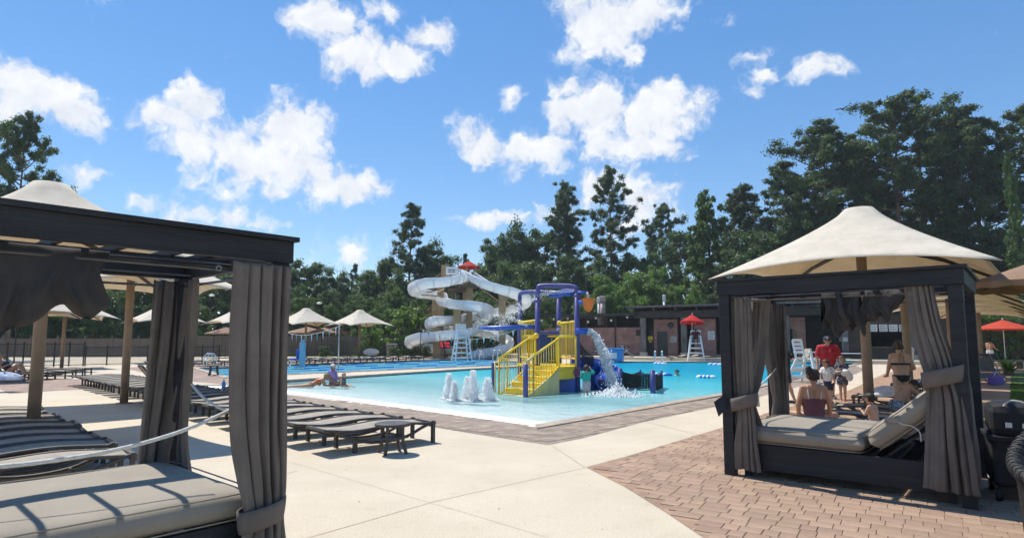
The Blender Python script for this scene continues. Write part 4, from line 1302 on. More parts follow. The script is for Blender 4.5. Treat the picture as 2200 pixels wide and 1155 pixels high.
# grommet rings
def grommets(parent, spots):
    for (x, y, z, an) in spots:
        ring = [(x + .017 * math.cos(a) * math.cos(an), y + .017 * math.cos(a) * math.sin(an), z + .017 * math.sin(a)) for a in [2 * math.pi * k / 12 for k in range(12)]]
        MB().tube(ring, .004, 5, closed=True).build('grommet', M_BRASS, parent)
grommets(cabR, [(.40, .04, zr, 0), (.46, .16, zr, R(60)), (.18, CD - .13, zr, 0), (.40, CD - .13, zr, 0), (1.9, .04, zr, 0), (2.1, .03, zr, 0)])
# left cabana
nrt = G(633, 511, CH); nlt = G(0, 427, CH)
dl = (nrt - nlt); aLc = math.atan2(dl.y, dl.x); dl.z = 0; dl.normalize()
oL = Vector((nrt.x, nrt.y, 0)) - dl * (CW + .03)
cabL = cabana(oL, aLc, 'dark timber cabana on the left, its beam crossing the sky')
bedL = bed(oL, aLc, 'flat taupe daybed inside the left cabana at the picture corner', False)
hang(cabL, CW - .235, -.04, .215, 0, [(zr + .05, 0, 0, 1, .7), (1.7, .0, 0, .98, 1), (1.1, .02, 0, .93, 1), (.72, .06, 0, .80, 1), (.5, .08, -.01, .66, .9), (.3, .08, -.02, .75, 1), (.05, .08, -.02, .9, 1)], 4.5, 31, am=.04, phase=2.2)
band_ring(CW - .165, -.03, .47, .165, .09, .15, 0, 'tie_back', M_CURT, cabL, drop=.03)
hang(cabL, CW - .17, CD - .1, .17, R(-6), [(zr + .05, 0, 0, 1, .7), (1.6, -.02, 0, .9, 1), (1.0, -.06, 0, .8, 1), (.6, -.1, -.02, .7, 1), (.1, -.12, -.02, .7, 1)], 3, 32, am=.045)
hang(cabL, CW - .10, CD - .40, .17, R(80), [(zr + .05, 0, 0, 1, .8), (1.6, 0, .03, .8, 1), (1.0, 0, .05, .75, 1), (.5, .02, .0, 1.0, 1), (.06, .05, -.06, 1.35, 1.1)], 4, 33, am=.045)
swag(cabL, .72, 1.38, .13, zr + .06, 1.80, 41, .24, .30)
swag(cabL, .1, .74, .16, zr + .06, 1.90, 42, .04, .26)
grommets(cabL, [(CW - .52, .02, zr, 0), (CW - .36, .0, zr, 0), (CW - .5, CD - .14, zr, 0), (CW - .12, CD - .55, zr, R(80))])
def loc2w(o, a, p):
    c, s = math.cos(a), math.sin(a)
    return Vector((o.x + p[0] * c - p[1] * s, o.y + p[0] * s + p[1] * c, p[2]))
cl = lambda x, y, z: loc2w(oL, aLc, (x, y, z))
crr = lambda x, y, z: loc2w(oR, aR, (x, y, z))
rope([cl(.12, .02, 1.22), cl(.7, .0, 1.04), cl(1.3, .0, 1.02), cl(1.8, .02, 1.09), cl(CW - .32, .1, 1.22)], 'white rope sagging across the front of the left cabana')
rope([cl(CW - .30, .12, 1.20), cl(CW - .16, .35, 1.12), cl(CW - .1, .7, 1.12), cl(CW - .1, 1.2, 1.2), cl(CW - .1, CD - .3, 1.38)], 'white rope with a paper tag closing the left cabana side', .011, cl(CW - .16, .36, 1.10))
rope([crr(.28, .16, 1.02), crr(.2, .5, .98), crr(.12, .9, 1.02), crr(.12, 1.4, 1.14), crr(.16, CD - .25, 1.28)], 'white rope with a paper tag closing the right cabana side', .011, crr(.19, .42, .99))
# ------------------------------------------------------------------ water slides and their tower
M_FLUME = cloth_mat('white_gelcoat_flume', (.95, .955, .955), .30, (.95, .98, .99), var=.05, scale=.8, rough=.3)
M_TANS = mat('tan_painted_steel', (.42, .29, .15), .55, .12, 2)
M_BRN = mat('brown_deck_steel', (.16, .11, .075), .7, .2, 2)
def flume(path, r, name, label):
    P = spline(path, 10); m_ = len(P)
    root = empty(name, (P[-1].x, P[-1].y, 0), 0, label, 'water slide')
    ang = [R(-205 + 230 * k / 20) for k in range(21)]   # open trough: deep U, open on top
    def frame(i):
        d = (P[min(i + 1, m_ - 1)] - P[max(i - 1, 0)]).normalized()
        s = d.cross(Vector((0, 0, 1))); s.normalize(); up = s.cross(d)
        # bank into the turn
        c = Vector((0, 0, 0))
        if 3 < i < m_ - 4:
            d0 = (P[i] - P[i - 3]); d1 = (P[i + 3] - P[i]); t = d1.normalized() - d0.normalized(); t.z = 0
            bank = max(-.6, min(.6, t.dot(s) * 1.3))
            up = (up + s * bank * .55).normalized(); s = d.cross(up).normalized()
        return P[i], s, up, d
    pts = []
    for i in range(m_):
        c, s, up, d = frame(i)
        for k, a in enumerate(ang):
            rr = r * (1.06 if k in (0, 20) else 1)
            pts.append(c + s * (math.cos(a) * rr) + up * (math.sin(a) * rr))
    MB().grid(pts, m_, 21).build('trough', M_FLUME, root, world=True, smooth=True, solid=.03)
    for q in (0, 20):
        MB().tube([pts[i * 21 + q] for i in range(m_)], .045, 6).build('lip', M_FLUME, root, world=True, smooth=True)
    i = 0
    while i < m_:
        c, s, up, d = frame(i)
        ring = [c + s * (math.cos(a) * r * 1.05) + up * (math.sin(a) * r * 1.05) for a in ang]
        vs = []
        for p in ring: vs += [p - d * .045, p + d * .045]
        MB().grid(vs, len(ring), 2).build('joint_flange', M_FLUME, root, world=True, smooth=True, solid=.07)
        i += 9
    return root
SA = [(1003,592,60.5),(985,597,59.5),(955,603,58.2),(920,607,57.6),(897,613,58.3),(888,621,60.3),(898,627,62.6),(925,631,64.2),(948,637,63.6),(950,644,61.2),(972,650,59.0),(1008,655,58.0),(1038,661,58.6),(1049,669,60.6),(1044,679,63.0),(1038,690,64.0),(1030,700,62.4),(1012,710,60.2),(980,716,58.8),(940,719.5,58.2),(905,724,58.4),(884,731,59.8),(885,738,61.8),(905,743,63.4),(945,747,63.6),(985,752,62.4)]
SB = [(1008,588,60.5),(1022,597,59.6),(1045,609,58.6),(1075,619,58.2),(1103,628,58.4),(1124,638,59.6),(1130,648,61.8),(1118,656,63.6),(1092,663,64.2),(1060,669,64.0),(1020,677,63.2),(985,684,61.4),(958,686,60.2),(932,690,60.0),(924,698,61.6),(940,705,63.8),(985,707,65.0),(1035,712,65.0),(1075,722,63.8),(1092,736,61.6),(1075,748,59.6),(1035,757,58.4),(1012,762,57.8)]
flume([W(*p) for p in SA], .56, 'water_slide', 'white open flume slide curling to the left of the tower')
flume([W(*p) for p in SB], .54, 'water_slide', 'white open flume slide swinging out to the right of the tower')
# tower
TY = 61.5
tb0 = W(985, 735, TY); tower = empty('slide_tower', (tb0.x, tb0.y, 0), 0, 'tan steel slide tower with stairs and red sunshade', 'tower')
def tcol(px, py, Y, w=.55, z0=0.0):
    p = W(px, py, Y)
    MB().box(p.x - w / 2, p.x + w / 2, Y - w / 2, Y + w / 2, z0, p.z).build('column', M_TANS, tower, world=True)
for a in ((947, 618, 62.5, .6), (1009, 615, 61.5, .6), (1079, 622, 61.2, .7), (983, 665, 59.6, .7), (939, 704, 60.2, .7), (1000, 592, 64, .5), (934, 640, 64.5, .5)):
    tcol(*a)
MB().box(W(950, 600, TY).x, W(972, 600, TY).x - .3, TY - .9, TY + .2, W(950, 600, TY).z, W(950, 571, TY).z).build('shaft', M_TANS, tower, world=True)
pz = W(1000, 613, TY).z
px0, px1 = W(985, 600, TY).x, W(1024, 600, TY).x
MB().box(px0, px1, TY - 1.0, TY + 1.8, pz - .25, pz).build('platform', M_BRN, tower, world=True)
rail = MB()
for x in (px0 + .05, (px0 + px1) / 2, px1 - .05):
    for y in (TY - .95, TY + 1.75):
        rail.tube([(x, y, pz), (x, y, pz + 1.9)], .04, 6)
for zz in (.5, 1.0, 1.5, 1.9):
    for y in (TY - .95, TY + 1.75): rail.tube([(px0, y, pz + zz), (px1, y, pz + zz)], .03, 6)
    for x in (px0 + .05, px1 - .05): rail.tube([(x, TY - .95, pz + zz), (x, TY + 1.75, pz + zz)], .03, 6)
rail.build('guard_rail', M_TANS, tower, world=True)
# stair flights zigzagging behind
def flight(a, b, w):
    a, b = Vector(a), Vector(b); n = 10
    st = MB(); d = (b - a)
    for k in range(n):
        p = a + d * ((k + .5) / n); st.box(p.x - abs(d.x) / n * .6, p.x + abs(d.x) / n * .6, p.y - w / 2, p.y + w / 2, p.z - .03, p.z + .03)
    st.build('stair_tread', M_BRN, tower, world=True)
    for sy in (-1, 1):
        o_ = Vector((0, sy * w / 2, 0)); sr = MB()
        sr.bar(a + o_, b + o_, .05, .14)
        sr.build('stringer', M_TANS, tower, world=True)
        hr = MB(); up = Vector((0, 0, 1.0)); hr.tube([a + o_ + up, b + o_ + up], .025, 6); hr.tube([a + o_ + up * .5, b + o_ + up * .5], .016, 6)
        for k in range(0, n + 1, 2): q = a + d * (k / n) + o_; hr.tube([q, q + up], .018, 5)
        hr.build('handrail', M_TANS, tower, world=True)
flight(W(915, 690, 65.5), W(950, 655, 65.5), 1.2)
flight(W(985, 655, 66.5), W(950, 630, 66.5), 1.2)
PB_ = MB()
for dy_ in (0, 7):
    PB_.tube([W(918, 608 + dy_, 64.6), W(950, 585 + dy_, 64.6)], .035, 6)
for k_ in range(5): PB_.tube([W(918 + 8 * k_, 608 - 5.75 * k_, 64.6), W(918 + 8 * k_, 618 - 5.75 * k_, 64.6)], .025, 5)
PB_.build('stair_rail', M_TANS, tower, world=True)
MB().box(W(916, 660, 65).x, W(952, 660, 65).x, 64.4, 66, W(930, 688, 65).z, W(930, 688, 65).z + .2).build('landing', M_BRN, tower, world=True)
br_ = MB()
for a, b in (((1024, 613, 61), (1076, 650, 61)), ((1079, 665, 61), (1120, 640, 61)), ((1079, 642, 61), (1118, 660, 61)), ((1079, 643, 61), (1110, 638, 61)), ((918, 628, 60), (950, 620, 61)), ((905, 633, 61), (945, 636, 61)), ((940, 629, 60), (955, 620, 61)), ((1024, 675, 61), (1040, 690, 61)), ((900, 745, 60.5), (925, 727, 60.5))):
    br_.bar(W(*a), W(*b), .1, .14)
br_.build('brace', M_TANS, tower, world=True)
MB().box(px0 - 1.0, px1 - .4, TY - .2, TY + 1.6, pz - .55, pz - .26).build('underframe', M_BRN, tower, world=True)
umbrella('slide_sunshade', W(1007, 600, TY + .3), 1.15, W(1007, 559, TY).z, W(1007, 573, TY).z, M_REDU, 'red sunshade on top of the slide tower', 'umbrella', pole_z0=pz)
sg = empty('slide_sign', W(967, 588, 59.2), 0, 'white rules sign on the slide tower beside the tan shaft', 'sign')
p_a, p_b = W(958, 573, 59.2), W(983, 590, 59.2)
MB().box(p_a.x, p_b.x, 59.2, 59.26, p_b.z, p_a.z).build('panel', M_SIGNW, sg, world=True)
ink = MB(); h_ = p_a.z - p_b.z; w_ = p_b.x - p_a.x
for i, (f0, f1) in enumerate(((.2, .52), (.56, .8), (.2, .42), (.5, .78))):
    zz = p_a.z - h_ * (.38 if i < 2 else .64); ink.box(p_a.x + w_ * f0, p_a.x + w_ * f1, 59.19, 59.197, zz - h_ * .07, zz + h_ * .07)
ink.build('print', mat('blue_print', (.08, .09, .22), .6, .1, 4), sg, world=True)
for (x, y) in ((p_a.x + .1, 59.3), (p_b.x - .1, 59.3)):
    MB().tube([(x, y, p_b.z - .9), (x, y, p_a.z)], .03, 6).build('sign_post', M_TANS, sg, world=True)
# red digit timer
tm = empty('digital_timer', W(955, 770, 57), 0, 'dark timer box showing red digits 570 under the slide', 'clock')
a_, b_ = W(945, 732, 57), W(967.5, 748, 57)
MB().box(a_.x, b_.x, 57, 57.2, b_.z, a_.z).build('housing', M_BLACK, tm, world=True)
MB().tube([(W(955, 748, 57).x, 57.1, 0), (W(955, 748, 57).x, 57.1, b_.z)], .05, 8).build('post', M_BLACK, tm, world=True)
M_LED = bpy.data.materials.new('red_led'); _n, _l, _p = nodes_of(M_LED); _p.inputs['Base Color'].default_value = (.6, .01, .02, 1); _p.inputs['Emission Color'].default_value = (1, .03, .06, 1); _p.inputs['Emission Strength'].default_value = .9
SEG = {'5': 'afgcd', '7': 'abc', '0': 'abcdef'}
def digit(ch, x, z, w, h):
    t = w * .22; mb = MB(); y0_, y1_ = 56.97, 56.99
    S = {'a': (x, x + w, z + h - t, z + h), 'd': (x, x + w, z, z + t), 'g': (x, x + w, z + h / 2 - t / 2, z + h / 2 + t / 2), 'f': (x, x + t, z + h / 2 + t / 2 + .01, z + h - t - .01), 'b': (x + w - t, x + w, z + h / 2 + t / 2 + .01, z + h - t - .01), 'e': (x, x + t, z + t + .01, z + h / 2 - t / 2 - .01), 'c': (x + w - t, x + w, z + t + .01, z + h / 2 - t / 2 - .01)}
    for s in SEG[ch]: a, b, c, d = S[s]; mb.box(a, b, y0_, y1_, c, d)
    mb.build('digit', M_LED, tm, world=True)
for i, ch in enumerate('570'):
    digit(ch, a_.x + .06 + i * .30, b_.z + .12, .22, (a_.z - b_.z) - .24)

# ------------------------------------------------------------------ play structure in the shallow pool
M_PURP = mat('violet_painted_pipe', (.072, .074, .27), .38, .1, 2, spec=.5)
M_YEL = mat('yellow_painted_steel', (.92, .66, .04), .42, .08, 2, spec=.5)
M_PYEL = mat('sun_faded_yellow', (.70, .60, .28), .5, .1, 2)
M_BLU = mat('royal_blue_plastic', (.02, .10, .50), .35, .12, 2, spec=.5)
M_NAVY = mat('deep_blue_panel', (.015, .06, .25), .4, .12, 2)
ply = empty('play_structure', (1.3, 22.5, floor_z((1.3, 22.5))), 0, 'violet and yellow water play structure with stairs in the shallow pool', 'play structure')
def PB(name, mb, m, smooth=True, **k): return mb.build(name, m, ply, world=True, smooth=smooth, **k)
B_, D__, A_, C__ = W(1155, 735, 22.0), W(1240, 735, 21.5), W(1117, 735, 24.5), W(1201, 735, 24.2)
zf = floor_z((1.3, 22)) - .02
for (p, ytop) in ((A_, 650), (B_, 640), (C__, 632), (D__, 628)):
    Y = p.y; top = W(1100, ytop, Y).z
    PB('post', MB().tube([(p.x, Y, zf), (p.x, Y, top)], .09, 12), M_PURP)
    PB('post_collar', MB().lathe([(.135, -.05), (.135, .05)], 12, (p.x, Y, top - .12)), M_PURP)
# overhead pipes
PB('overhead_pipe', MB().tube(spline([W(1117, 650, 24.5), W(1117, 634, 24.5), W(1125, 628, 24.2), W(1155, 627, 23.5), W(1200, 629, 23), W(1236, 630, 21.6)], 6), .085, 10), M_PURP)
PB('overhead_pipe', MB().tube(spline([W(1155, 650, 22), W(1156, 621, 22), W(1163, 614, 22), W(1200, 613.5, 21.8), W(1230, 615, 21.6), W(1239, 622, 21.5), W(1240, 640, 21.5)], 6), .085, 10), M_PURP)
PB('overhead_pipe', MB().tube(spline([W(1201, 640, 24.2), W(1202, 628, 24.2), W(1215, 624, 23.6), W(1236, 626, 22)], 6), .075, 10), M_PURP)
# deck
zd = .80
zf2 = floor_z((0, 20.3))
deckp = [(B_.x - .1, B_.y), (D__.x + .1, D__.y), (C__.x + .1, C__.y), (A_.x - .1, A_.y)]
PB('platform', MB().prism(deckp, zd - .10, zd), M_YEL, False)
PB('platform_skirt', MB().prism([(D__.x - .85, D__.y - .02), (D__.x + .09, D__.y - .04), (D__.x + .05, D__.y + 1.4), (D__.x - .9, D__.y + 1.4)], zf, zd - .105), M_BLU, False)
PB('back_panel', MB().bar(W(1160, 752, 24.3), W(1203, 752, 24.3), .06, 1.3), M_NAVY, False)
PB('panel_frame', MB().tube(spline([W(1150, 700, 23), W(1152, 712, 23), W(1160, 714, 23), W(1195, 713.5, 23), W(1200, 706, 23.6)], 5), .06, 8), M_PURP)
# stairs
sdir = Vector((.66, .75, 0)); swid = Vector((.75, -.66, 0)) * 1.22
SBL = Vector((-.42, 20.45, 0))
nst = 5
for k in range(nst):
    a = SBL + sdir * (.31 * k); b = a + sdir * .36; z1 = zf2 + (zd - zf2) * (k + 1) / (nst + .6)
    q = [a, a + swid, b + swid, b]
    PB('step', MB().prism([(v.x, v.y) for v in q], z1 - .17, z1), M_YEL if k else M_PYEL, False, bevel=.012)
land = [SBL + sdir * 1.55, SBL + sdir * 1.55 + swid, Vector((D__.x - .1, D__.y - .03, 0)), Vector((B_.x - .08, B_.y - .03, 0))]
PB('landing', MB().prism([(v.x, v.y) for v in land], zd - .1, zd - .004), M_YEL, False)
PB('landing_front', MB().prism([(v.x, v.y) for v in (land[1] + Vector((-.02, -.0, 0)), land[2], land[2] + Vector((-.05, .08, 0)), land[1] + Vector((-.05, .08, 0)))], zd - .42, zd - .105), M_YEL, False)
sk = SBL + swid + Vector((.02, -.015, 0))
PB('stringer', MB().add([sk + Vector((0, 0, zf2)), sk + sdir * 1.6 + Vector((0, 0, zf2)), sk + sdir * 1.6 + Vector((0, 0, zd - .12)), sk + Vector((0, 0, zf2 + .15))], [(0, 1, 2, 3)]), M_PYEL, False, solid=.04)
PB('stringer_rail', MB().tube([sk + Vector((0, 0, zf2 + .18)), sk + sdir * 1.6 + Vector((0, 0, zd - .08))], .035, 8), M_PYEL)
def railing(pts, zb, zt, m, dens=.14, sub=None):
    """pts: plan points ; zb, zt: heights of lower and upper rail at each point"""
    T = [Vector((p[0], p[1], z)) for p, z in zip(pts, zt)]; Bm = [Vector((p[0], p[1], z)) for p, z in zip(pts, zb)]
    PB('handrail', MB().tube(T, .042, 8), m); PB('bottom_rail', MB().tube(Bm, .028, 8), m)
    for i in range(len(pts) - 1):
        L = (T[i + 1] - T[i]).length; n = max(1, int(L / dens))
        for k in range(n + (1 if i == len(pts) - 2 else 0)):
            f = k / n
            if k == 0: continue
            PB('baluster', MB().tube([Bm[i].lerp(Bm[i + 1], f), T[i].lerp(T[i + 1], f)], .013, 6), m)
    for a, b in zip(Bm, T): PB('rail_post', MB().tube([Vector((a.x, a.y, a.z - .08)), b], .032, 8), m)
def up2(p, s): return p + sdir * s
# left stair rail: low pale part at the water then rising
Lx = SBL - swid.normalized() * .06
railing([W(1064, 800, 21.2), W(1090, 800, 21.0), Lx + sdir * .05], [zf2 + .1, zf2 + .1, zf2 + .12], [W(1064, 778, 21.2).z, W(1064, 771, 21.2).z, W(1100, 770, 20.5).z], M_PYEL)
railing([Lx + sdir * .05, Lx + sdir * 1.6], [zf2 + .12, zd + .03], [W(1100, 770, 20.5).z, zd + .95], M_YEL)
railing([Lx + sdir * 1.6, Vector((B_.x - .08, B_.y - .1, 0))], [zd + .03, zd + .03], [zd + .95, zd + .98], M_YEL)
Rx = SBL + swid + swid.normalized() * .03
railing([Rx - sdir * .12, Rx + sdir * .25], [zf2 + .1, zf2 + .12], [W(1135, 778, 19.5).z, W(1140, 765, 19.6).z], M_PYEL)
railing([Rx + sdir * .25, Rx + sdir * 1.6], [zf2 + .15, zd + .03], [W(1140, 765, 19.6).z, zd + .95], M_YEL)
railing([Vector((D__.x - .72, D__.y - .12, 0)), Vector((D__.x - .06, D__.y - .1, 0))], [zd + .06, zd + .06], [zd + 1.02, zd + 1.02], M_YEL)
railing([Vector((A_.x, A_.y, 0)), Vector((B_.x, B_.y, 0))], [zd + .25, zd + .25], [zd + 1.6, zd + 1.6], M_YEL, .2)
railing([Vector((C__.x, C__.y, 0)), Vector((D__.x, D__.y, 0))], [zd + .25, zd + .25], [zd + 1.55, zd + 1.55], M_YEL, .2)
railing([Vector((A_.x, A_.y + .02, 0)), Vector((C__.x, C__.y + .02, 0))], [zd + .1, zd + .1], [zd + 1.05, zd + 1.05], M_YEL, .14)
for (x, y, z) in ((B_.x - .06, B_.y - .2, zd + 1.05), (C__.x + .0, C__.y - .3, zd + 1.55), (A_.x, A_.y - .2, zd + 1.6)):
    PB('ball_joint', MB().ball((x, y, z), .10, 10, 7), M_YEL)
# short end posts
PB('end_post', MB().tube([Rx - sdir * .14 + Vector((0, 0, zf2 - .02)), Rx - sdir * .14 + Vector((0, 0, W(1125, 782, 19.4).z))], .085, 10), M_PURP)
e1 = W(1060, 815, 21.3)
PB('end_post', MB().tube(spline([Vector((e1.x, 21.3, zf2)), W(1060, 790, 21.3), W(1061, 781, 21.3), W(1070, 780, 21.3)], 5), .07, 10), M_PURP)
# spray arms
PB('spray_arm', MB().tube([W(1030, 704, 23.5), W(1050, 704.5, 23.3), W(1151, 702, 22.2)], [.04, .09, .085], 10), M_BLU)
PB('dump_spout', MB().tube([W(1238, 711, 21.4), W(1264, 711, 21.4)], .11, 12), M_BLU)
PB('spray_arm', MB().tube([W(1240, 628, 21.4), W(1262, 628.5, 21.4)], .05, 8), M_BLU)
PB('bucket_arm', MB().tube([W(1242, 649, 21.3), W(1268, 650, 21.3)], .075, 8), M_BLU)
PB('spray_nozzle', MB().tube([W(1180, 636, 21.9), W(1232, 631, 21.6)], .06, 8), M_BLU)
M_ORAN = mat('orange_plastic', (.72, .19, .03), .45, .08, 3)
bk0, bk1 = W(1264, 641, 21.3), W(1263, 670, 21.3)
PB('tipping_bucket', MB().lathe([(.03, bk1.z), (.12, bk1.z + .08), (.25, bk0.z - .02), (.262, bk0.z), (.22, bk0.z), (.1, bk1.z + .12)], 14, (bk0.x, bk0.y, 0)), M_ORAN, False)
# wheel toy
wc = W(1241, 812, 20.9)
ring = [(wc.x + .14 * math.cos(a), 20.9, wc.z + .2 + .14 * math.sin(a)) for a in [2 * math.pi * k / 18 for k in range(18)]]
mbw = MB().tube(ring, .02, 6, closed=True)
for k in range(4):
    a = k * math.pi / 4
    mbw.tube([(wc.x - .14 * math.cos(a), 20.9, wc.z + .2 - .14 * math.sin(a)), (wc.x + .14 * math.cos(a), 20.9, wc.z + .2 + .14 * math.sin(a))], .012, 5)
PB('hand_wheel', mbw, mat('dull_red_plastic', (.30, .06, .07), .5, .1, 3))
# blue tube slide curling behind the child
sl = [W(1238, 770, 22.4), W(1258, 775, 22.6), W(1285, 782, 22.9), W(1308, 793, 22.6), W(1312, 806, 21.8), W(1300, 816, 21.2)]
slp = spline(sl, 8); pts = []
for i, c in enumerate(slp):
    d = (slp[min(i + 1, len(slp) - 1)] - slp[max(i - 1, 0)]).normalized(); s = d.cross(Vector((0, 0, 1))).normalized(); u_ = s.cross(d)
    for k in range(15):
        a = R(-200 + 220 * k / 14); pts.append(c + s * math.cos(a) * .36 + u_ * math.sin(a) * .36)
PB('slide_trough', MB().grid(pts, len(slp), 15), M_BLU, True, solid=.04)
PB('slide_support', MB().tube([W(1272, 790, 22.7), Vector((W(1272, 790, 22.7).x, 22.7, zf - .3))], .3, 12), M_NAVY)
# cargo net slope on the right side
M_NET = mat('black_net_cord', (.02, .024, .022), .8, .1, 6)
def net(root, corners, nu, nv, r=.012, nm='net', **k):
    a, b, c, d = [Vector(q) for q in corners]; mb = MB()
    def pt(u, v):
        p = a.lerp(b, u).lerp(d.lerp(c, u), v)
        p.z -= .10 * math.sin(math.pi * u) * (1 - v * .6); return p
    for i in range(nu + 1): mb.tube([pt(i / nu, j / 6) for j in range(7)], r, 4, caps=False)
    for j in range(nv + 1): mb.tube([pt(i / 10, j / nv) for i in range(11)], r, 4, caps=False)
    o = mb.build(nm, M_NET, root, world=True); o['kind'] = 'stuff'
    return o
net(ply, (W(1241, 728, 21.5), W(1275, 765, 22.2), W(1275, 785, 22.2), W(1241, 770, 21.5)), 14, 10)
# net bridge posts further right
nb = empty('net_barrier', (W(1332, 830, 20.5).x, 20.8, floor_z((3.5, 20.8))), 0, 'low black net strung between violet posts in the pool', 'barrier')
zz_ = floor_z((3.6, 21))
NP = [(1332, 793, 21.6), (1402, 797, 20.9), (1375, 795, 23.6), (1421, 797, 23.2)]
for i, (px, py, Y) in enumerate(NP):
    p = W(px, py, Y)
    MB().tube([(p.x, Y, zz_ - .1), (p.x, Y, p.z)], .09 if i < 2 else .05, 10).build('post', M_PURP if i < 2 else M_NAVY, nb, world=True, smooth=True)
    MB().ball((p.x, Y, p.z), (.09, .09, .05) if i < 2 else (.05, .05, .03), 10, 6).build('post_cap', M_PURP if i < 2 else M_NAVY, nb, world=True, smooth=True)
def npq(i, dz): p = W(*NP[i]); return Vector((p.x, p.y, p.z + dz))
for (i, j) in ((0, 1), (2, 3), (0, 2), (1, 3)):
    net(nb, (npq(i, -.05), npq(j, -.05), npq(j, -.62), npq(i, -.62)), 22 if (i, j) in ((0, 1), (2, 3)) else 30, 9)
net(nb, (W(1285, 815, 21.4), npq(0, -.1), npq(0, -.62), W(1285, 836, 21.4)), 14, 8)

# ------------------------------------------------------------------ water in the air: jets, pour, mist
M_FOAM = bpy.data.materials.new('white_foaming_water'); _n, _l, _p = nodes_of(M_FOAM)
_p.inputs['Base Color'].default_value = (.95, .97, .98, 1); _p.inputs['Roughness'].default_value = .35; _p.inputs['Specular IOR Level'].default_value = .5
_tr = _n.new('ShaderNodeBsdfTransparent'); _tl = _n.new('ShaderNodeBsdfTranslucent'); _tl.inputs['Color'].default_value = (.96, .98, .99, 1)
_m1 = _n.new('ShaderNodeMixShader'); _m1.inputs[0].default_value = .55; _l.new(_p.outputs[0], _m1.inputs[1]); _l.new(_tl.outputs[0], _m1.inputs[2])
_m2 = _n.new('ShaderNodeMixShader'); _m2.inputs[0].default_value = .10; _l.new(_m1.outputs[0], _m2.inputs[1]); _l.new(_tr.outputs[0], _m2.inputs[2])
_l.new(_m2.outputs[0], _n['Material Output'].inputs['Surface'])
def drops_mesh(name, pts, radii, m, parent=None):
    """many little octahedral drops as one mesh"""
    pts = np.asarray(pts); radii = np.asarray(radii)
    base = np.array([(1, 0, 0), (-1, 0, 0), (0, 1, 0), (0, -1, 0), (0, 0, 1.35), (0, 0, -1.35)], float)
    fc = np.array([(0, 2, 4), (2, 1, 4), (1, 3, 4), (3, 0, 4), (2, 0, 5), (1, 2, 5), (3, 1, 5), (0, 3, 5)])
    v = (pts[:, None, :] + base[None] * radii[:, None, None]).reshape(-1, 3)
    f = (fc[None] + (np.arange(len(pts)) * 6)[:, None, None]).reshape(-1, 3)
    me = fast_mesh(name, v, f); me.materials.append(m)
    ob = bpy.data.objects.new(name, me); link(ob, parent)
    return ob
nr = np.random.default_rng(12)
def fountain(px, pyb, pyt, w, label, seed):
    b = G(px, pyb, WATER); top = W(px, pyt, b.y); H = top.z - WATER
    root = empty('fountain_jet', (b.x, b.y, WATER), 0, label, 'fountain', 'bubbling jets in the shallow pool')
    q = random.Random(seed); prof = []; n, m_ = 18, 16
    pts = []
    for i in range(m_ + 1):
        t = i / m_
        rr = .95 * w * (1.0 - .80 * t ** .9) * (1 - t ** 9) + .012
        for k in range(n):
            a = 2 * math.pi * k / n
            r2 = rr * (1 + .26 * math.sin(3 * a + 7 * t + seed) + .2 * math.sin(5 * a - 13 * t + seed * 2) + q.uniform(-.22, .22))
            pts.append((r2 * math.cos(a) + .03 * math.sin(5 * t + seed), r2 * math.sin(a), t * H + q.uniform(-.012, .012)))
    fs = []
    for i in range(m_):
        for k in range(n): fs.append((i * n + k, i * n + (k + 1) % n, (i + 1) * n + (k + 1) % n, (i + 1) * n + k))
    fs.append(tuple(m_ * n + k for k in range(n)))
    MB().add(pts, fs).build('column', M_FOAM, root, smooth=True)
    N = 1300
    t = nr.random(N); a = nr.uniform(0, 6.28, N); r = w * (1.25 - .85 * t) * nr.uniform(.5, 1.6, N)
    P_ = np.stack([r * np.cos(a), r * np.sin(a), t * H * 1.04], 1)
    o = drops_mesh('droplets', P_, nr.uniform(.004, .014, N), M_FOAM, root); o['kind'] = 'stuff'
    N = 420; a = nr.uniform(0, 6.28, N); r = w * nr.uniform(.5, 2.3, N)
    o = drops_mesh('splash_ring', np.stack([r * np.cos(a), r * np.sin(a), nr.uniform(0, .05, N)], 1), nr.uniform(.008, .025, N), M_FOAM, root); o['kind'] = 'stuff'
for i, a in enumerate(((964, 857, 803, .12, 'leftmost tall white bubbling jet in the shallow pool'), (976, 861, 820, .10, 'short white jet close beside the leftmost tall one'), (1005, 860, 810, .13, 'white bubbling jet just left of the tallest one'), (1016, 862, 797, .13, 'tallest white bubbling jet of the pool group'), (1048, 861, 812, .15, 'rightmost white bubbling jet by the yellow stair'))):
    fountain(*a, i + 3)
def stream(name, path, rad, n, label, cat='water', spread=1.0, rmin=.01, rmax=.04):
    P_ = spline(path, 10); K = len(P_)
    root = empty(name, (P_[-1].x, P_[-1].y, WATER), 0, label, cat)
    o_ = np.array(root.location)
    pts, rr = [], []
    for _ in range(n):
        u = nr.random() ** .9; f = u * (K - 1); i = int(f); c = P_[i].lerp(P_[min(i + 1, K - 1)], f - i)
        s = rad[0] + (rad[1] - rad[0]) * u
        g = nr.normal(0, s * .5, 3)
        pts.append(np.array(c) + g - o_); rr.append(nr.uniform(rmin, rmax) * (1.2 - .6 * min(1, np.linalg.norm(g) / (s + 1e-6))))
    o = drops_mesh('drops', pts, rr, M_FOAM, root); o['kind'] = 'stuff'
    return root, P_
pour, pp = stream('water_pour', [W(1264, 711, 21.4), W(1276, 718, 21.35), W(1288, 738, 21.2), W(1298, 765, 21.0), W(1308, 795, 20.8), W(1318, 828, 20.6), W(1322, 848, 20.4)], (.07, .26), 2600, 'white rope of water pouring from the blue spout', 'water', rmin=.012, rmax=.05)
core = MB(); q = random.Random(9); prof = [.09, .12, .13, .12, .11, .10, .08]
cp = pp[:52]
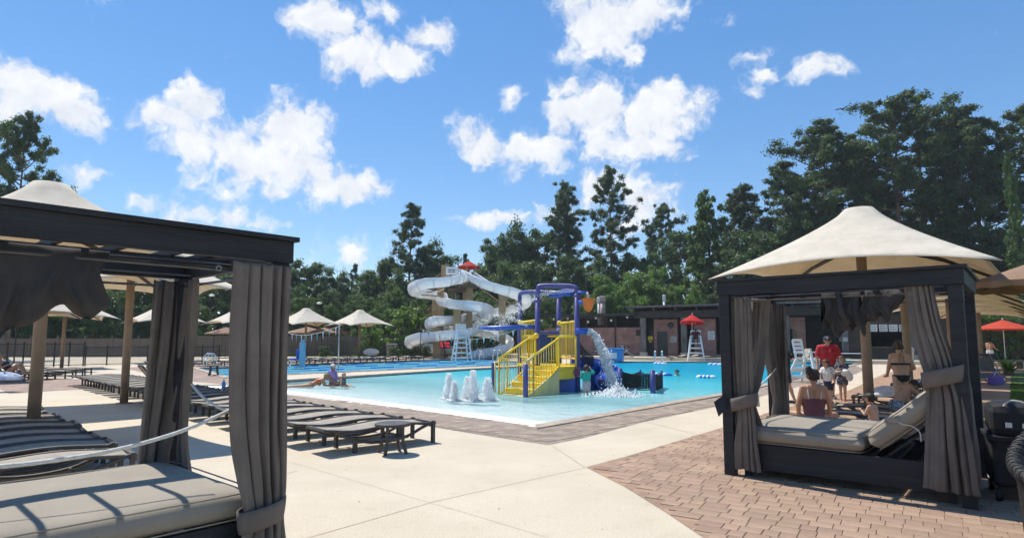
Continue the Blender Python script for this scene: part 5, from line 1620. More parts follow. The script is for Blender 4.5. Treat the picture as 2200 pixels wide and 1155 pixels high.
core.tube([c + Vector((q.uniform(-.03, .03), 0, q.uniform(-.03, .03))) for c in cp], [max(.03, .12 * (1 - .4 * i / len(cp)) * q.uniform(.75, 1.25)) for i in range(len(cp))], 10)
core.build('core', M_FOAM, pour, world=True, smooth=True)
sc_ = G(1325, 851, WATER); N = 1500
a = nr.uniform(0, 6.28, N); r = np.abs(nr.normal(0, .45, N)); hgt = np.abs(nr.normal(0, .16, N)) * np.exp(-r * 1.2)
o = drops_mesh('splash', np.stack([sc_.x - pour.location.x + r * np.cos(a), sc_.y - pour.location.y + r * np.sin(a) * .8, hgt], 1), nr.uniform(.01, .035, N), M_FOAM, pour); o['kind'] = 'stuff'
stream('spray', [W(1232, 631, 21.6), W(1190, 628, 21.8), W(1160, 634, 22), W(1135, 648, 22.2), W(1110, 668, 22.6), W(1085, 690, 23), W(1065, 712, 23.3)], (.04, .34), 1500, 'fine spray arching over the violet frame', rmin=.006, rmax=.018)
stream('spray', [W(1140, 705, 22.3), W(1110, 688, 22.4), W(1080, 678, 22.5), W(1050, 682, 22.8), W(1020, 700, 23.2)], (.04, .3), 700, 'fine spray above the long blue arm', rmin=.006, rmax=.016)
stream('bucket_trickle', [W(1262, 628, 21.3), W(1263, 634, 21.3), W(1263.5, 641, 21.3)], (.03, .05), 160, 'small trickle filling the orange bucket', rmin=.008, rmax=.02)
stream('slide_splash', [W(1010, 765, 57), W(1030, 762, 57.5), W(1060, 758, 58)], (.3, .9), 700, 'white splash where the slide meets the water', rmin=.02, rmax=.06)
# ------------------------------------------------------------------ trees
M_BARK = mat('pine_bark', (.15, .11, .085), .9, .3, 2, bump=.6, bscale=9, stretch=(1, 1, .3))
M_NEEDLE = leaf_mat('pine_needles', (.030, .056, .030), (.095, .155, .062), (.12, .19, .06))
M_OAK = leaf_mat('broad_leaves', (.032, .062, .027), (.10, .17, .058), (.13, .22, .06))
M_LIME = leaf_mat('young_green_leaves', (.06, .115, .024), (.17, .29, .065), (.25, .40, .08))
M_VINE = leaf_mat('vine_leaves', (.036, .075, .024), (.115, .20, .052), (.16, .27, .055))
def leaf_quads(centers, normals, size, rng, aspect=1.5):
    n = len(centers)
    a = rng.normal(size=(n, 3)); a -= (a * normals).sum(1)[:, None] * normals
    a /= np.linalg.norm(a, axis=1)[:, None] + 1e-9
    b = np.cross(normals, a)
    s = size * rng.uniform(.6, 1.4, n)
    a = a * (s * aspect / 2)[:, None]; b = b * (s / 2)[:, None]
    v = np.stack([centers - a, centers + b * .9, centers + a, centers - b * .9], 1).reshape(-1, 3)
    f = np.arange(4 * n).reshape(-1, 4)
    return v, f
def clump_leaves(cs, rs, n, size, rng, flat=.7, up=.35, aspect=1.5):
    """n leaves round each clump centre, denser on its shell, roughly facing outward"""
    C_ = np.repeat(np.asarray(cs, float), n, 0); Rr = np.repeat(np.asarray(rs, float), n)
    d = rng.normal(size=(len(C_), 3)); d /= np.linalg.norm(d, axis=1)[:, None]
    rad = Rr * np.minimum(np.abs(rng.normal(.55, .32, len(C_))), 1.5)
    P_ = C_ + d * rad[:, None] * np.array([1, 1, flat])
    nm = d + rng.normal(0, .55, d.shape) + np.array([0, 0, up]); nm /= np.linalg.norm(nm, axis=1)[:, None]
    return leaf_quads(P_, nm, size, rng, aspect)
def mesh_obj(me, name, parent, m):
    if not me.materials: me.materials.append(m)
    o = bpy.data.objects.new(name, me); link(o, parent)
    return o
def pine_mesh(seed, H=25.0, bare=.42, spread=4.2, nb=34, leaves=150, top=1.0):
    rng = np.random.default_rng(seed); wood = MB()
    lean = rng.normal(0, .35, 2)
    tp = [Vector((lean[0] * t * t * 2, lean[1] * t * t * 2, H * t)) for t in [i / 10 for i in range(11)]]
    wood.tube(tp, [.34 * (1 - .88 * i / 10) for i in range(11)], 8)
    cs, rs = [], []
    for b in range(nb):
        t = bare + (1 - bare) * (b + rng.random()) / nb
        base = Vector((lean[0] * t * t * 2, lean[1] * t * t * 2, H * t)); a = b * 2.4 + rng.normal(0, .5)
        u = (t - bare) / (1 - bare)
        L = spread * (.55 + .6 * math.sin(math.pi * min(1, u * .85 + .18))) * rng.uniform(.55, 1.15) * (1 - .62 * u ** 3)
        rise = rng.uniform(.05, .35) * L + u * L * .45
        tip = base + Vector((math.cos(a) * L, math.sin(a) * L, rise)); mid = base.lerp(tip, .5) + Vector((0, 0, -.06 * L))
        wood.tube([base, mid, tip], [.09 * (1 - .5 * u) + .02, .05, .02], 5, caps=False)
        k = 3 + int(L)
        for i in range(k):
            f = .42 + .62 * (i + rng.random()) / k
            p = base.lerp(tip, f) + Vector(rng.normal(0, .4, 3)) * (.5 + .5 * f)
            wood.tube([base.lerp(tip, min(1, f) * .8), p], [.03, .012], 4, caps=False)
            cs.append(tuple(p)); rs.append(rng.uniform(.42, .95) * (.75 + .25 * L / spread))
    for i in range(4): cs.append((lean[0] * 2 + rng.normal(0, .4), lean[1] * 2 + rng.normal(0, .4), H * (1 - .015 * i))); rs.append(.75)
    v, f = clump_leaves(cs, rs, leaves, .14, rng, .72, .3, 2.8)
    tm_ = bpy.data.meshes.new('trunk'); tm_.from_pydata(wood.v, [], wood.f); tm_.update()
    return tm_, fast_mesh('crown', v, f), H
def broad_mesh(seed, H=12.0, wid=4.5, low=.18, clumps=90, leaves=250, size=.175, round_=1.0):
    rng = np.random.default_rng(seed); wood = MB()
    wood.tube([Vector((0, 0, 0)), Vector((.1, .05, H * .3)), Vector((.0, .1, H * .75))], [.28, .2, .06], 8)
    # several lobes make the outline uneven
    lobes = []
    nl = 9
    for i in range(nl):
        a = i * 2.4 + rng.normal(0, .3); t = low + .12 + (1 - low - .25) * (i + .5) / nl
        r = wid * (.55 if i < nl - 2 else .2) * rng.uniform(.5, 1.1) * round_
        lobes.append((np.array([math.cos(a) * r, math.sin(a) * r, H * t]), np.array([wid * rng.uniform(.38, .58), wid * rng.uniform(.38, .58), H * rng.uniform(.13, .2)])))
    lobes.append((np.array([rng.normal(0, .4), rng.normal(0, .4), H * .86]), np.array([wid * .36, wid * .36, H * .13])))
    for c, s in lobes:
        wood.tube([Vector((0, 0, H * .3)), Vector((c[0] * .4, c[1] * .4, H * .3 + (c[2] - H * .3) * .6)), Vector(c)], [.12, .07, .02], 5, caps=False)
    cs, rs = [], []
    for i in range(clumps):
        c, s = lobes[i % len(lobes)]
        d = rng.normal(size=3); d /= np.linalg.norm(d)
        p = c + d * s * rng.uniform(.6, 1.05); p[2] = max(p[2], H * low * rng.uniform(.6, 1.2))
        cs.append(p); rs.append(rng.uniform(.5, 1.1) * wid / 4.5)
    v, f = clump_leaves(cs, rs, leaves, size, rng, .8, .3, 1.35)
    tm_ = bpy.data.meshes.new('trunk'); tm_.from_pydata(wood.v, [], wood.f); tm_.update()
    return tm_, fast_mesh('crown', v, f), H
PINES = [pine_mesh(s, 25, b, sp, nb) for s, b, sp, nb in ((1, .40, 4.0, 36), (2, .48, 4.6, 34), (3, .30, 3.6, 42), (4, .55, 5.2, 34), (5, .22, 4.2, 46))]
BROAD = [broad_mesh(s, 12, w, lo, c) for s, w, lo, c in ((11, 4.4, .12, 96), (12, 5.2, .08, 104), (13, 3.6, .1, 90), (14, 4.8, .05, 100))]
COLUMN = [broad_mesh(s, 18, 3.4, .06, 120, 110, .30, .8) for s in (21, 22)]
BUSH = [broad_mesh(s, 4, 2.0, .02, 60, 80, .16) for s in (31, 32, 33)]
def plant(kind, px, pytop, Y, m, label, cat='tree', group=None, name='tree', wx=1.0, rz=None, zbase=0.0, seed=0):
    tm_, cm, H0 = kind
    p = W(px, pytop, Y); H = p.z - zbase
    r_ = random.Random(int(px * 13 + pytop))
    root = empty(name, (p.x, Y, zbase), r_.uniform(0, 6.28) if rz is None else rz, label, cat, group)
    mesh_obj(tm_, 'trunk', root, M_BARK)
    c = bpy.data.objects.new('crown', cm); link(c, root)
    if not cm.materials: cm.materials.append(m)
    c.material_slots[0].link = 'OBJECT'; c.material_slots[0].material = m
    s = H / H0
    root.scale = (s * wx, s * wx, s)
    return root
# pines one can tell apart
pines = [
 (52, 262, 56, 3, .72, 'wide flat-topped pine at the upper left above the canopy peak'),
 (-60, 300, 58, 1, .8, 'pine at the left picture edge behind the wide pine'),
 (880, 443, 84, 4, .95, 'tall dark pine left of the water slide tower'),
 (1008, 548, 96, 2, .5, 'small distant pine behind the red slide sunshade'),
 (757, 570, 96, 2, .6, 'small pointed pine far behind the right-hand canopies'),
 (1218, 400, 88, 0, .85, 'tall pine left of the tallest one behind the play structure'),
 (1195, 440, 86, 4, .95, 'bushy pine filling the space beneath the tall leaning pine'),
 (1312, 370, 82, 1, .78, 'tallest open pine above the play structure'),
 (1420, 446, 92, 3, .72, 'small open pine in the gap right of the tallest pine'),
 (1578, 428, 78, 0, 1.0, 'pine left of the big right-hand stand, above the canopy slope'),
 (1632, 402, 76, 2, 1.1, 'pine stepping up the left slope of the right-hand stand'),
 (1690, 360, 74, 4, 1.15, 'dense pine on the left shoulder of the right-hand stand'),
 (1765, 283, 70, 3, 1.05, 'rounded pine standing left of the highest one on the right'),
 (1832, 300, 70, 1, 1.0, 'pine between the two highest crowns on the right'),
 (1912, 219, 66, 3, 1.05, 'highest pine of the right-hand stand with broad bumpy crown'),
 (1975, 245, 68, 0, 1.0, 'pine just right of the highest one'),
 (2045, 262, 66, 1, 1.0, 'dark pine second right of the highest one'),
 (2092, 240, 64, 4, 1.0, 'dark pine with gaps left of the vine-covered trunk'),
 (2190, 240, 62, 3, 1.0, 'pine cut by the right picture edge'),
 (2250, 250, 60, 0, 1.1, 'pine mostly beyond the right picture edge'),
 (1740, 380, 78, 0, 1.1, 'dark pine deep inside the left part of the right-hand stand'),
 (1880, 380, 74, 2, 1.3, 'dark pine below the highest crown on the right'),
 (2010, 400, 72, 4, 1.2, 'dark pine low behind the right end of the big canopy'),
]
for px, py, Y, k, wx, lb in pines:
    plant(PINES[k], px, py, Y, M_NEEDLE, lb, group='tall pines behind the pool', name='pine_tree', wx=wx)
brd = [ # px, top, Y, mesh, width, mat
 (-40, 560, 66, 0, 1.2), (40, 560, 70, 1, 1.1), (110, 575, 68, 2, 1.2), (180, 565, 70, 3, 1.1), (250, 555, 72, 0, 1.1), (320, 570, 70, 1, 1.0), (390, 560, 72, 2, 1.3), (455, 565, 74, 3, 1.0), (520, 560, 74, 0, 1.1), (585, 565, 76, 1, 1.0),
 (645, 556, 78, 2, 1.15), (692, 568, 80, 3, .9), (735, 592, 82, 0, .9), (790, 582, 82, 1, .9), (828, 552, 84, 2, 1.0), (925, 530, 86, 0, .9), (955, 550, 88, 1, .8), (905, 600, 82, 3, 1.1), (860, 590, 78, 0, 1.0), (700, 625, 74, 1, 1.0), (770, 630, 74, 3, 1.0), (640, 620, 72, 0, .9),
 (985, 605, 84, 2, 1.1), (1030, 580, 84, 1, 1.0), (1065, 520, 86, 3, .9), (1105, 492, 86, 0, .85), (1145, 488, 88, 2, .9), (1085, 570, 80, 1, 1.1), (1150, 565, 80, 3, 1.2), (1230, 560, 78, 0, 1.1), (1290, 555, 80, 1, 1.0), (1350, 540, 82, 2, 1.1), (1400, 560, 80, 3, 1.0), (1450, 500, 80, 1, .9),
 (1580, 520, 72, 0, 1.1), (1640, 500, 72, 1, 1.1), (1700, 470, 72, 3, 1.0), (1770, 450, 70, 2, 1.2), (1840, 460, 70, 0, 1.1), (1910, 470, 68, 1, 1.1), (1980, 480, 66, 3, 1.1), (2050, 480, 66, 0, 1.0), (2120, 500, 64, 1, 1.0), (2200, 520, 62, 2, 1.1), (2270, 480, 60, 3, 1.1),
 (1560, 600, 68, 2, 1.2), (1660, 590, 68, 3, 1.2), (1780, 580, 66, 0, 1.2), (1900, 580, 64, 1, 1.2), (2020, 580, 62, 2, 1.2),
]
for i, (px, py, Y, k, wx) in enumerate(brd):
    plant(BROAD[k], px, py, Y, M_OAK, 'dark broadleaf tree, %s from the left in the background wood' % (ORD + ['forty-first', 'forty-second', 'forty-third', 'forty-fourth', 'forty-fifth', 'forty-sixth', 'forty-seventh', 'forty-eighth', 'forty-ninth', 'fiftieth', 'fifty-first'])[sorted(range(len(brd)), key=lambda q: brd[q][0]).index(i)], group='broadleaf trees behind the pool', name='broadleaf_tree', wx=wx)
plant(COLUMN[0], 1520, 402, 76, M_VINE, 'tall vine-clad tree with ragged top left of the right-hand stand', name='vine_clad_tree', wx=.75)
plant(COLUMN[1], 1495, 470, 74, M_VINE, 'shorter vine-clad tree leaning against the ragged tall one', name='vine_clad_tree', wx=.8)
plant(COLUMN[1], 2168, 330, 55, M_VINE, 'trunk wrapped in light green vine near the right edge', name='vine_clad_tree', wx=.28)
plant(COLUMN[0], 2178, 520, 52, M_VINE, 'leafy vine thicket below the wrapped trunk on the right', name='vine_clad_tree', wx=.6)
for i, (px, py, Y, wx) in enumerate(((1300, 600, 70, 1.0), (1375, 585, 72, 1.1), (1338, 640, 68, .8), (1412, 575, 74, .9), (1270, 640, 68, .8), (1490, 615, 66, .55), (1440, 610, 70, .8), (1245, 650, 70, .8))):
    plant(BROAD[i % 4], px, py, Y, M_LIME, 'sunlit bright green tree, %s behind the bath house roof' % ORD[i], group='bright trees behind the bath house', name='young_tree', wx=wx)
for i, (px, py, Y, wx) in enumerate(((640, 640, 70, 1.0), (712, 650, 69, .9), (790, 640, 70, 1.1), (850, 625, 71, 1.0), (900, 640, 70, 1.0), (960, 650, 72, 1.0), (1040, 640, 74, 1.1), (1110, 630, 74, 1.0), (1180, 640, 73, 1.0), (330, 650, 68, 1.1), (430, 655, 68, 1.1), (540, 650, 69, 1.1), (90, 640, 66, 1.2), (210, 650, 66, 1.1))):
    plant(BROAD[(i + 1) % 4], px, py, Y, M_VINE, 'mid-green understorey tree, %s from the left behind the fence' % ORD[sorted((640, 712, 790, 850, 900, 960, 1040, 1110, 1180, 330, 430, 540, 90, 210)).index(px)], group='understorey trees behind the fence', name='understorey_tree', wx=wx)
for i, (px, py, Y, k) in enumerate(((800, 690, 62.5, 0), (868, 655, 64, 1), (845, 742, 60, 2), (893, 744, 60.5, 0), (915, 742, 61, 1), (772, 745, 61, 2), (700, 742, 63, 1), (960, 740, 64, 0))):
    plant(BUSH[k], px, py, Y, M_LIME if i < 2 else M_OAK, 'green shrub before the board fence, %s nearest the slide end' % ORD[7 - i], 'shrub', 'shrubs along the board fence', 'shrub', wx=1.0 if i < 2 else 1.4)
# hedge on the right and the fern bed
def hedge(a, b, h, d, n, label):
    root = empty('hedge', a, math.atan2(b.y - a.y, b.x - a.x), label, 'hedge'); rng = np.random.default_rng(44)
    L = (b - a).length
    pts = np.stack([rng.uniform(0, L, n), rng.uniform(-d / 2, d / 2, n), rng.uniform(0, h, n)], 1)
    pts[:, 2] += .25 * np.sin(pts[:, 0] * 1.3) * (pts[:, 2] > h * .7)
    nm = rng.normal(size=(n, 3)) + np.array([0, -1.0, .6]); nm /= np.linalg.norm(nm, axis=1)[:, None]
    v, f = leaf_quads(pts, nm, .2, rng, 1.5)
    me = fast_mesh('leaves', v, f); o = mesh_obj(me, 'leaves', root, M_VINE); o['kind'] = 'stuff'
    MB().box(.2, L - .2, -d * .25, d * .25, 0, h * .9).build('branches', M_BARK, root)
hedge(Vector((33.5, 46.5, 0)), Vector((58, 40, 0)), 3.6, 2.0, 16000, 'tall clipped green hedge behind the coral umbrella')
fern = empty('fern', W(2166, 786, 30), 0, 'bright yellow-green spiky fern beside the lawn', 'plant'); fern.location.z = 0
rng = np.random.default_rng(3)
fm = MB()
for k in range(46):
    a = rng.uniform(0, 6.28); L = rng.uniform(.5, 1.0); h = rng.uniform(.4, .9)
    P_ = [Vector((math.cos(a) * L * t, math.sin(a) * L * t, h * math.sin(t * 2.2))) for t in (0, .33, .66, 1)]
    s = Vector((-math.sin(a), math.cos(a), 0)) * .07
    vs = []
    for i, p in enumerate(P_): w = (1 - i / 3.2); vs += [p - s * w, p + s * w]
    fm.grid(vs, 4, 2)
fm.build('fronds', M_LIME, fern); MB().lathe([(.2, 0), (.25, .12), (.15, .2)], 10).build('crown', M_BARK, fern)
# the wood that closes the view behind the single trees: one mass of leaves
rng = np.random.default_rng(91); NW = 60000
xx = rng.uniform(-150, 150, NW); tt_ = rng.random(NW)
hh = 8.5 + 2.2 * np.sin(xx * .21) + 1.4 * np.sin(xx * .57 + 1) + np.where(xx > 45, 5, 0)
pp_ = np.stack([xx, 104 - .12 * np.abs(xx) + rng.uniform(-3, 3, NW), hh * tt_], 1)
nm_ = rng.normal(size=(NW, 3)) + np.array([0, -.6, .5]); nm_ /= np.linalg.norm(nm_, axis=1)[:, None]
v_, f_ = leaf_quads(pp_, nm_, .75, rng, 1.4)
me = fast_mesh('distant_wood', v_, f_); o = mesh_obj(me, 'distant_wood', None, M_OAK); tag(o, 'dark mass of woodland closing the view beyond the trees', 'wood', kind='stuff')
# a bird
bd = empty('bird', W(1810, 235, 70), .6, 'small dark bird gliding in the blue sky', 'bird')
MB().ball((0, 0, 0), (.34, .11, .1), 10, 7).build('body', M_BARK, bd, smooth=True)
for s in (-1, 1):
    MB().add([(.15, s * .08, .02), (-.12, s * .08, .02), (-.16, s * .5, .2), (-.1, s * .9, .12), (.02, s * .55, .24)], [(0, 1, 2, 3, 4)]).build('wing', M_BARK, bd, solid=.02)
MB().add([(-.3, -.04, 0), (-.3, .04, 0), (-.55, .1, .01), (-.55, -.1, .01)], [(0, 1, 2, 3)]).build('tail', M_BARK, bd, solid=.02)
# ------------------------------------------------------------------ people
M_SKIN = mat('light_skin', (.56, .33, .22), .5, .07, 6, spec=.35)
M_SKIN2 = mat('tanned_skin', (.44, .235, .14), .5, .08, 6, spec=.35)
M_SKIN3 = mat('dark_skin', (.12, .06, .035), .5, .08, 6, spec=.35)
def hairm(n, c): return mat(n, c, .5, .25, 14, bump=.4, bscale=60, stretch=(3, 3, .5))
M_HDARK = hairm('dark_brown_hair', (.022, .014, .010)); M_HBRN = hairm('brown_hair', (.07, .04, .022)); M_HBLOND = hairm('blond_hair', (.35, .23, .11))
def capsule(mb, p, q, r1, r2, n=12):
    p, q = Vector(p), Vector(q); d = q - p; L = d.length
    if L < 1e-6: mb.ball(p, r1, n, 8); return
    d.normalize(); path, rad = [], []
    for k in range(5): a = math.pi / 2 * (1 - k / 4); path.append(p - d * r1 * math.sin(a)); rad.append(max(.0008, r1 * math.cos(a)))
    for k in range(1, 5): path.append(p.lerp(q, k / 5)); rad.append(r1 + (r2 - r1) * k / 5)
    for k in range(5): a = math.pi / 2 * k / 4; path.append(q + d * r2 * math.sin(a)); rad.append(max(.0008, r2 * math.cos(a)))
    mb.tube(path, rad, n)
def person(label, loc, rz, H, pz=.53, lean=0.0, side=0.0, twist=0.0, legs=None, arms=None, head=(0, 0), skin=None, clothes=(), hair=None, bulk=1.0, female=False, child=False, hands=True, group=None, voxel=None, extras=None, eyes=True, hairspec=None, neck_fwd=0.0, zbase=0.0, category='person'):
    """pose in units of the standing height, facing +y ; legs/arms: per side (x sign) joint offsets"""
    skin = skin or M_SKIN
    rot = Matrix.Rotation(-lean, 3, 'X') @ Matrix.Rotation(side, 3, 'Y')
    tw = Matrix.Rotation(twist, 3, 'Z')
    P0 = Vector((0, 0, pz))
    sp = lambda x, y, z: P0 + rot @ (tw @ Vector((x, y, z)) if z > .1 else Vector((x, y, z)))
    sw = (.098 if female else .112) * (1.0 if not child else .95); hw = .050 if not child else .045
    hs = 1.0 if not child else 1.32          # children carry larger heads
    bones = []
    def bone(n, p, q, a, b): bones.append((n, Vector(p), Vector(q), a * bulk if n in ('torso', 'pelvis', 'thigh', 'upper_arm') else a, b * bulk if n in ('torso', 'pelvis', 'thigh', 'upper_arm') else b))
    wr = .052 if female else .060
    for s in (-1, 1):
        bone('pelvis', sp(s * .036, 0, -.005), sp(s * .03, 0, .06), .062 if female else .058, wr)
        bone('torso', sp(s * .03, 0, .06), sp(s * .045, .005, .20), wr, .064)
        bone('torso', sp(s * .045, .005, .20), sp(s * (sw - .045), 0, .275), .064, .045)
    if female:
        for s in (-1, 1): bone('torso', sp(s * .036, .055, .19), sp(s * .036, .06, .18), .036, .034)
    bone('torso', sp(-sw + .03, 0, .287), sp(sw - .03, 0, .287), .036, .036)
    neck0, neck1 = sp(0, -.005, .30), sp(0, .008 + neck_fwd, .345)
    bone('neck', neck0, neck1, .034, .031)
    hp, hy = head
    hrot = rot @ Matrix.Rotation(hy, 3, 'Z') @ Matrix.Rotation(-hp, 3, 'X')
    hc = neck1 + hrot @ Vector((0, .010, .055)) * hs
    hl = lambda x, y, z: hc + hrot @ (Vector((x, y, z)) * hs)
    bone('head', hl(0, -.012, .018), hl(0, .008, .022), .050 * hs, .048 * hs)
    bone('head', hl(0, .012, -.02), hl(0, .022, -.045), .040 * hs, .028 * hs)
    bone('head', hl(0, .056, .002), hl(0, .064, -.012), .007 * hs, .009 * hs)
    for s in (-1, 1): bone('head', hl(s * .051, -.002, .005), hl(s * .052, -.004, -.012), .009 * hs, .007 * hs)
    L = {-1: None, 1: None}; A = {-1: None, 1: None}
    for s in (-1, 1):
        lg = (legs or {}).get(s) or ((0, .005, -.245), (0, -.01, -.24))
        hip = sp(s * hw, 0, -.012)
        kn = hip + Vector((s * lg[0][0], lg[0][1], lg[0][2])); an = kn + Vector((s * lg[1][0], lg[1][1], lg[1][2]))
        bone('thigh', hip, kn, .056, .036); bone('shin', kn, an, .034, .021)
        bone('shin', kn.lerp(an, .25) + Vector((0, -.008, 0)), kn.lerp(an, .4) + Vector((0, -.008, 0)), .032, .026)
        fd = Vector(lg[2]) if len(lg) > 2 else Vector((s * .02, .105, -.022))
        bone('foot', an + Vector((0, -.012, -.014)), an + fd, .022, .018)
        sh = sp(s * sw, 0, .285)
        ar = (arms or {}).get(s) or ((.018, -.012, -.172), (.0, .035, -.145))
        el = sh + Vector((s * ar[0][0], ar[0][1], ar[0][2])); wr_ = el + Vector((s * ar[1][0], ar[1][1], ar[1][2]))
        bone('upper_arm', sh, el, .034 if not female else .030, .025); bone('forearm', el, wr_, .025, .017)
        hd = (wr_ - el).normalized() if len(ar) < 3 else Vector((s * ar[2][0], ar[2][1], ar[2][2])).normalized()
        ref = Vector((0, 1, 0)) if abs(hd.y) < .8 else Vector((0, 0, 1))
        sd_ = hd.cross(ref).normalized(); nrm = sd_.cross(hd)
        pm = wr_ + hd * .035
        bone('hand', wr_ + sd_ * .008, pm + sd_ * .014, .014, .014); bone('hand', wr_ - sd_ * .008, pm - sd_ * .014, .014, .014)
        if hands:
            for i, (o_, ln) in enumerate(((-.020, .038), (-.007, .045), (.007, .042), (.019, .032))):
                b0 = pm + sd_ * o_; b1 = b0 + hd * ln * .55 + nrm * ln * .12; b2 = b1 + hd * ln * .4 + nrm * ln * .35
                bone('hand', b0, b1, .0072, .0065); bone('hand', b1, b2, .0065, .0055)
            t0 = wr_ + hd * .012 + sd_ * (-.018); bone('hand', t0, t0 + hd * .03 - sd_ * .022 + nrm * .008, .009, .007)
        else:
            bone('hand', pm, pm + hd * .035 + nrm * .01, .018, .012)
    mb = MB()
    for (n, p, q, a, b) in bones: capsule(mb, p * H, q * H, a * H, b * H)
    me = bpy.data.meshes.new('tmp'); me.from_pydata(mb.v, [], mb.f)
    tmp = bpy.data.objects.new('tmp', me); COL.objects.link(tmp)
    md = tmp.modifiers.new('r', 'REMESH'); md.mode = 'VOXEL'; md.voxel_size = voxel or (.0105 if H > 1.3 else .0085); md.use_smooth_shade = True
    sm = tmp.modifiers.new('s', 'SMOOTH'); sm.factor = .5; sm.iterations = 2
    dg = bpy.context.evaluated_depsgraph_get()
    body = bpy.data.meshes.new_from_object(tmp.evaluated_get(dg))
    bpy.data.objects.remove(tmp); bpy.data.meshes.remove(me)
    body.name = 'body'; body.materials.clear(); body.materials.append(skin)
    root = empty('person', (loc[0], loc[1], loc[2] if len(loc) > 2 else 0), rz, label, category, group)
    bo = bpy.data.objects.new('body', body); link(bo, root)
    nv = len(body.vertices); co = np.empty(nv * 3, np.float32); body.vertices.foreach_get('co', co); co = co.reshape(-1, 3)
    nr_ = np.empty(nv * 3, np.float32); body.vertices.foreach_get('normal', nr_); nr_ = nr_.reshape(-1, 3)
    faces = np.array([list(p.vertices)[:4] if len(p.vertices) >= 4 else list(p.vertices) + [p.vertices[-1]] for p in body.polygons])
    fcn = co[faces].mean(1)
    best = np.full(len(fcn), 1e9); bi = np.zeros(len(fcn), int); bt = np.zeros(len(fcn))
    for i, (n, p, q, a, b) in enumerate(bones):
        p_, q_ = np.array(p * H), np.array(q * H); d = q_ - p_; l2 = max(1e-9, (d * d).sum())
        t = np.clip(((fcn - p_) @ d) / l2, 0, 1); dist = np.linalg.norm(fcn - (p_ + t[:, None] * d), axis=1) - (a + (b - a) * t) * H
        m_ = dist < best; best[m_] = dist[m_]; bi[m_] = i; bt[m_] = t[m_]
    names = np.array([b[0] for b in bones])[bi]
    # height along the spine for swimwear lines, side of body
    Ri = np.array((rot @ Matrix.Identity(3)).transposed())
    loc_s = (fcn / H - np.array(P0)) @ Ri.T
    Hi = np.array(hrot.transposed()); loc_h = (fcn / H - np.array(hc)) @ Hi.T / hs
    def child_from(mask, name, m, off):
        fs = faces[mask]
        if len(fs) == 0: return None
        used, inv = np.unique(fs, return_inverse=True); inv = inv.reshape(fs.shape)
        v = co[used] + nr_[used] * off
        fl = [tuple(dict.fromkeys(map(int, f))) for f in inv]
        cm = bpy.data.meshes.new(name); cm.from_pydata([tuple(x) for x in v], [], fl); cm.update()
        cm.materials.append(m); cm.polygons.foreach_set('use_smooth', [True] * len(cm.polygons))
        o_ = bpy.data.objects.new(name, cm); link(o_, root)
        sd2 = o_.modifiers.new('t', 'SOLIDIFY'); sd2.thickness = .006; sd2.offset = 1
        return o_
    for c in clothes:
        nm, m, rule, off = c
        mask = np.zeros(len(fcn), bool)
        for bn, (t0, t1) in rule.items():
            if bn.startswith('spine'): continue
            mask |= (names == bn) & (bt >= t0) & (bt <= t1)
        if 'spine' in rule:
            a, b = rule['spine']; mask |= np.isin(names, ('torso', 'pelvis')) & (loc_s[:, 2] >= a) & (loc_s[:, 2] <= b)
        child_from(mask, nm, m, off * H)
    if hair is not None:
        hm = (names == 'head') & ((loc_h[:, 2] > .042) | ((loc_h[:, 1] < -.005) & (loc_h[:, 2] > -.03 if not female else loc_h[:, 2] > -.06)) | ((loc_h[:, 1] < .02) & (loc_h[:, 2] > .018)))
        child_from(hm, 'hair', hair, .010 * hs * H)
    if eyes:
        em = mat('dark_eye', (.02, .015, .012), .2, .1, 8)
        for s in (-1, 1):
            p = hl(s * .020, .047, .008) * H
            MB().ball(p, .0075 * hs * H, 8, 6).build('eye', em, root, smooth=True)
        p = hl(0, .047, -.030) * H
        MB().ball(p, (.016 * hs * H, .006 * hs * H, .004 * hs * H), 8, 6).build('mouth', mat('lip', (.35, .12, .1), .5, .1, 8), root, smooth=True)
    info = dict(root=root, hl=lambda x, y, z: hl(x, y, z) * H, sp=lambda x, y, z: sp(x, y, z) * H, bones=bones, H=H, hs=hs, hrot=hrot)
    return info
def yaw_to(d): return math.atan2(-d[0], d[1])     # turn local +y onto direction d
CAMDIR = lambda p: Vector((-p[0], -p[1], 0)).normalized()
M_RED = mat('red_jersey', (.42, .02, .035), .75, .1, 4, bump=.15, bscale=150)
M_BLKC = mat('black_cloth', (.018, .018, .022), .8, .15, 4)
M_WHTC = mat('white_cloth', (.72, .72, .74), .8, .06, 4)
M_GREYC = mat('grey_cloth', (.14, .15, .17), .8, .12, 4)
M_NAVYC = mat('navy_cloth', (.03, .035, .07), .8, .12, 4)
def pattern_mat(name, a, b, sc=28.0, thr=.5):
    if name in MATS: return MATS[name]
    m = bpy.data.materials.new(name); n, l, p = nodes_of(m)
    t = n.new('ShaderNodeTexCoord'); no = n.new('ShaderNodeTexNoise'); no.inputs['Scale'].default_value = sc; no.inputs['Detail'].default_value = 2; no.inputs['Distortion'].default_value = 1.2
    l.new(t.outputs['Object'], no.inputs['Vector'])
    r = n.new('ShaderNodeValToRGB'); e = r.color_ramp.elements; e[0].position = thr - .02; e[0].color = (*a, 1); e[1].position = thr + .02; e[1].color = (*b, 1)
    l.new(no.outputs['Fac'], r.inputs[0]); l.new(r.outputs[0], p.inputs['Base Color']); p.inputs['Roughness'].default_value = .8
    MATS[name] = m; return m
TEE = {'torso': (0, 1), 'pelvis': (.35, 1), 'upper_arm': (0, .78)}
SHORTS = {'pelvis': (0, 1), 'thigh': (0, .8)}
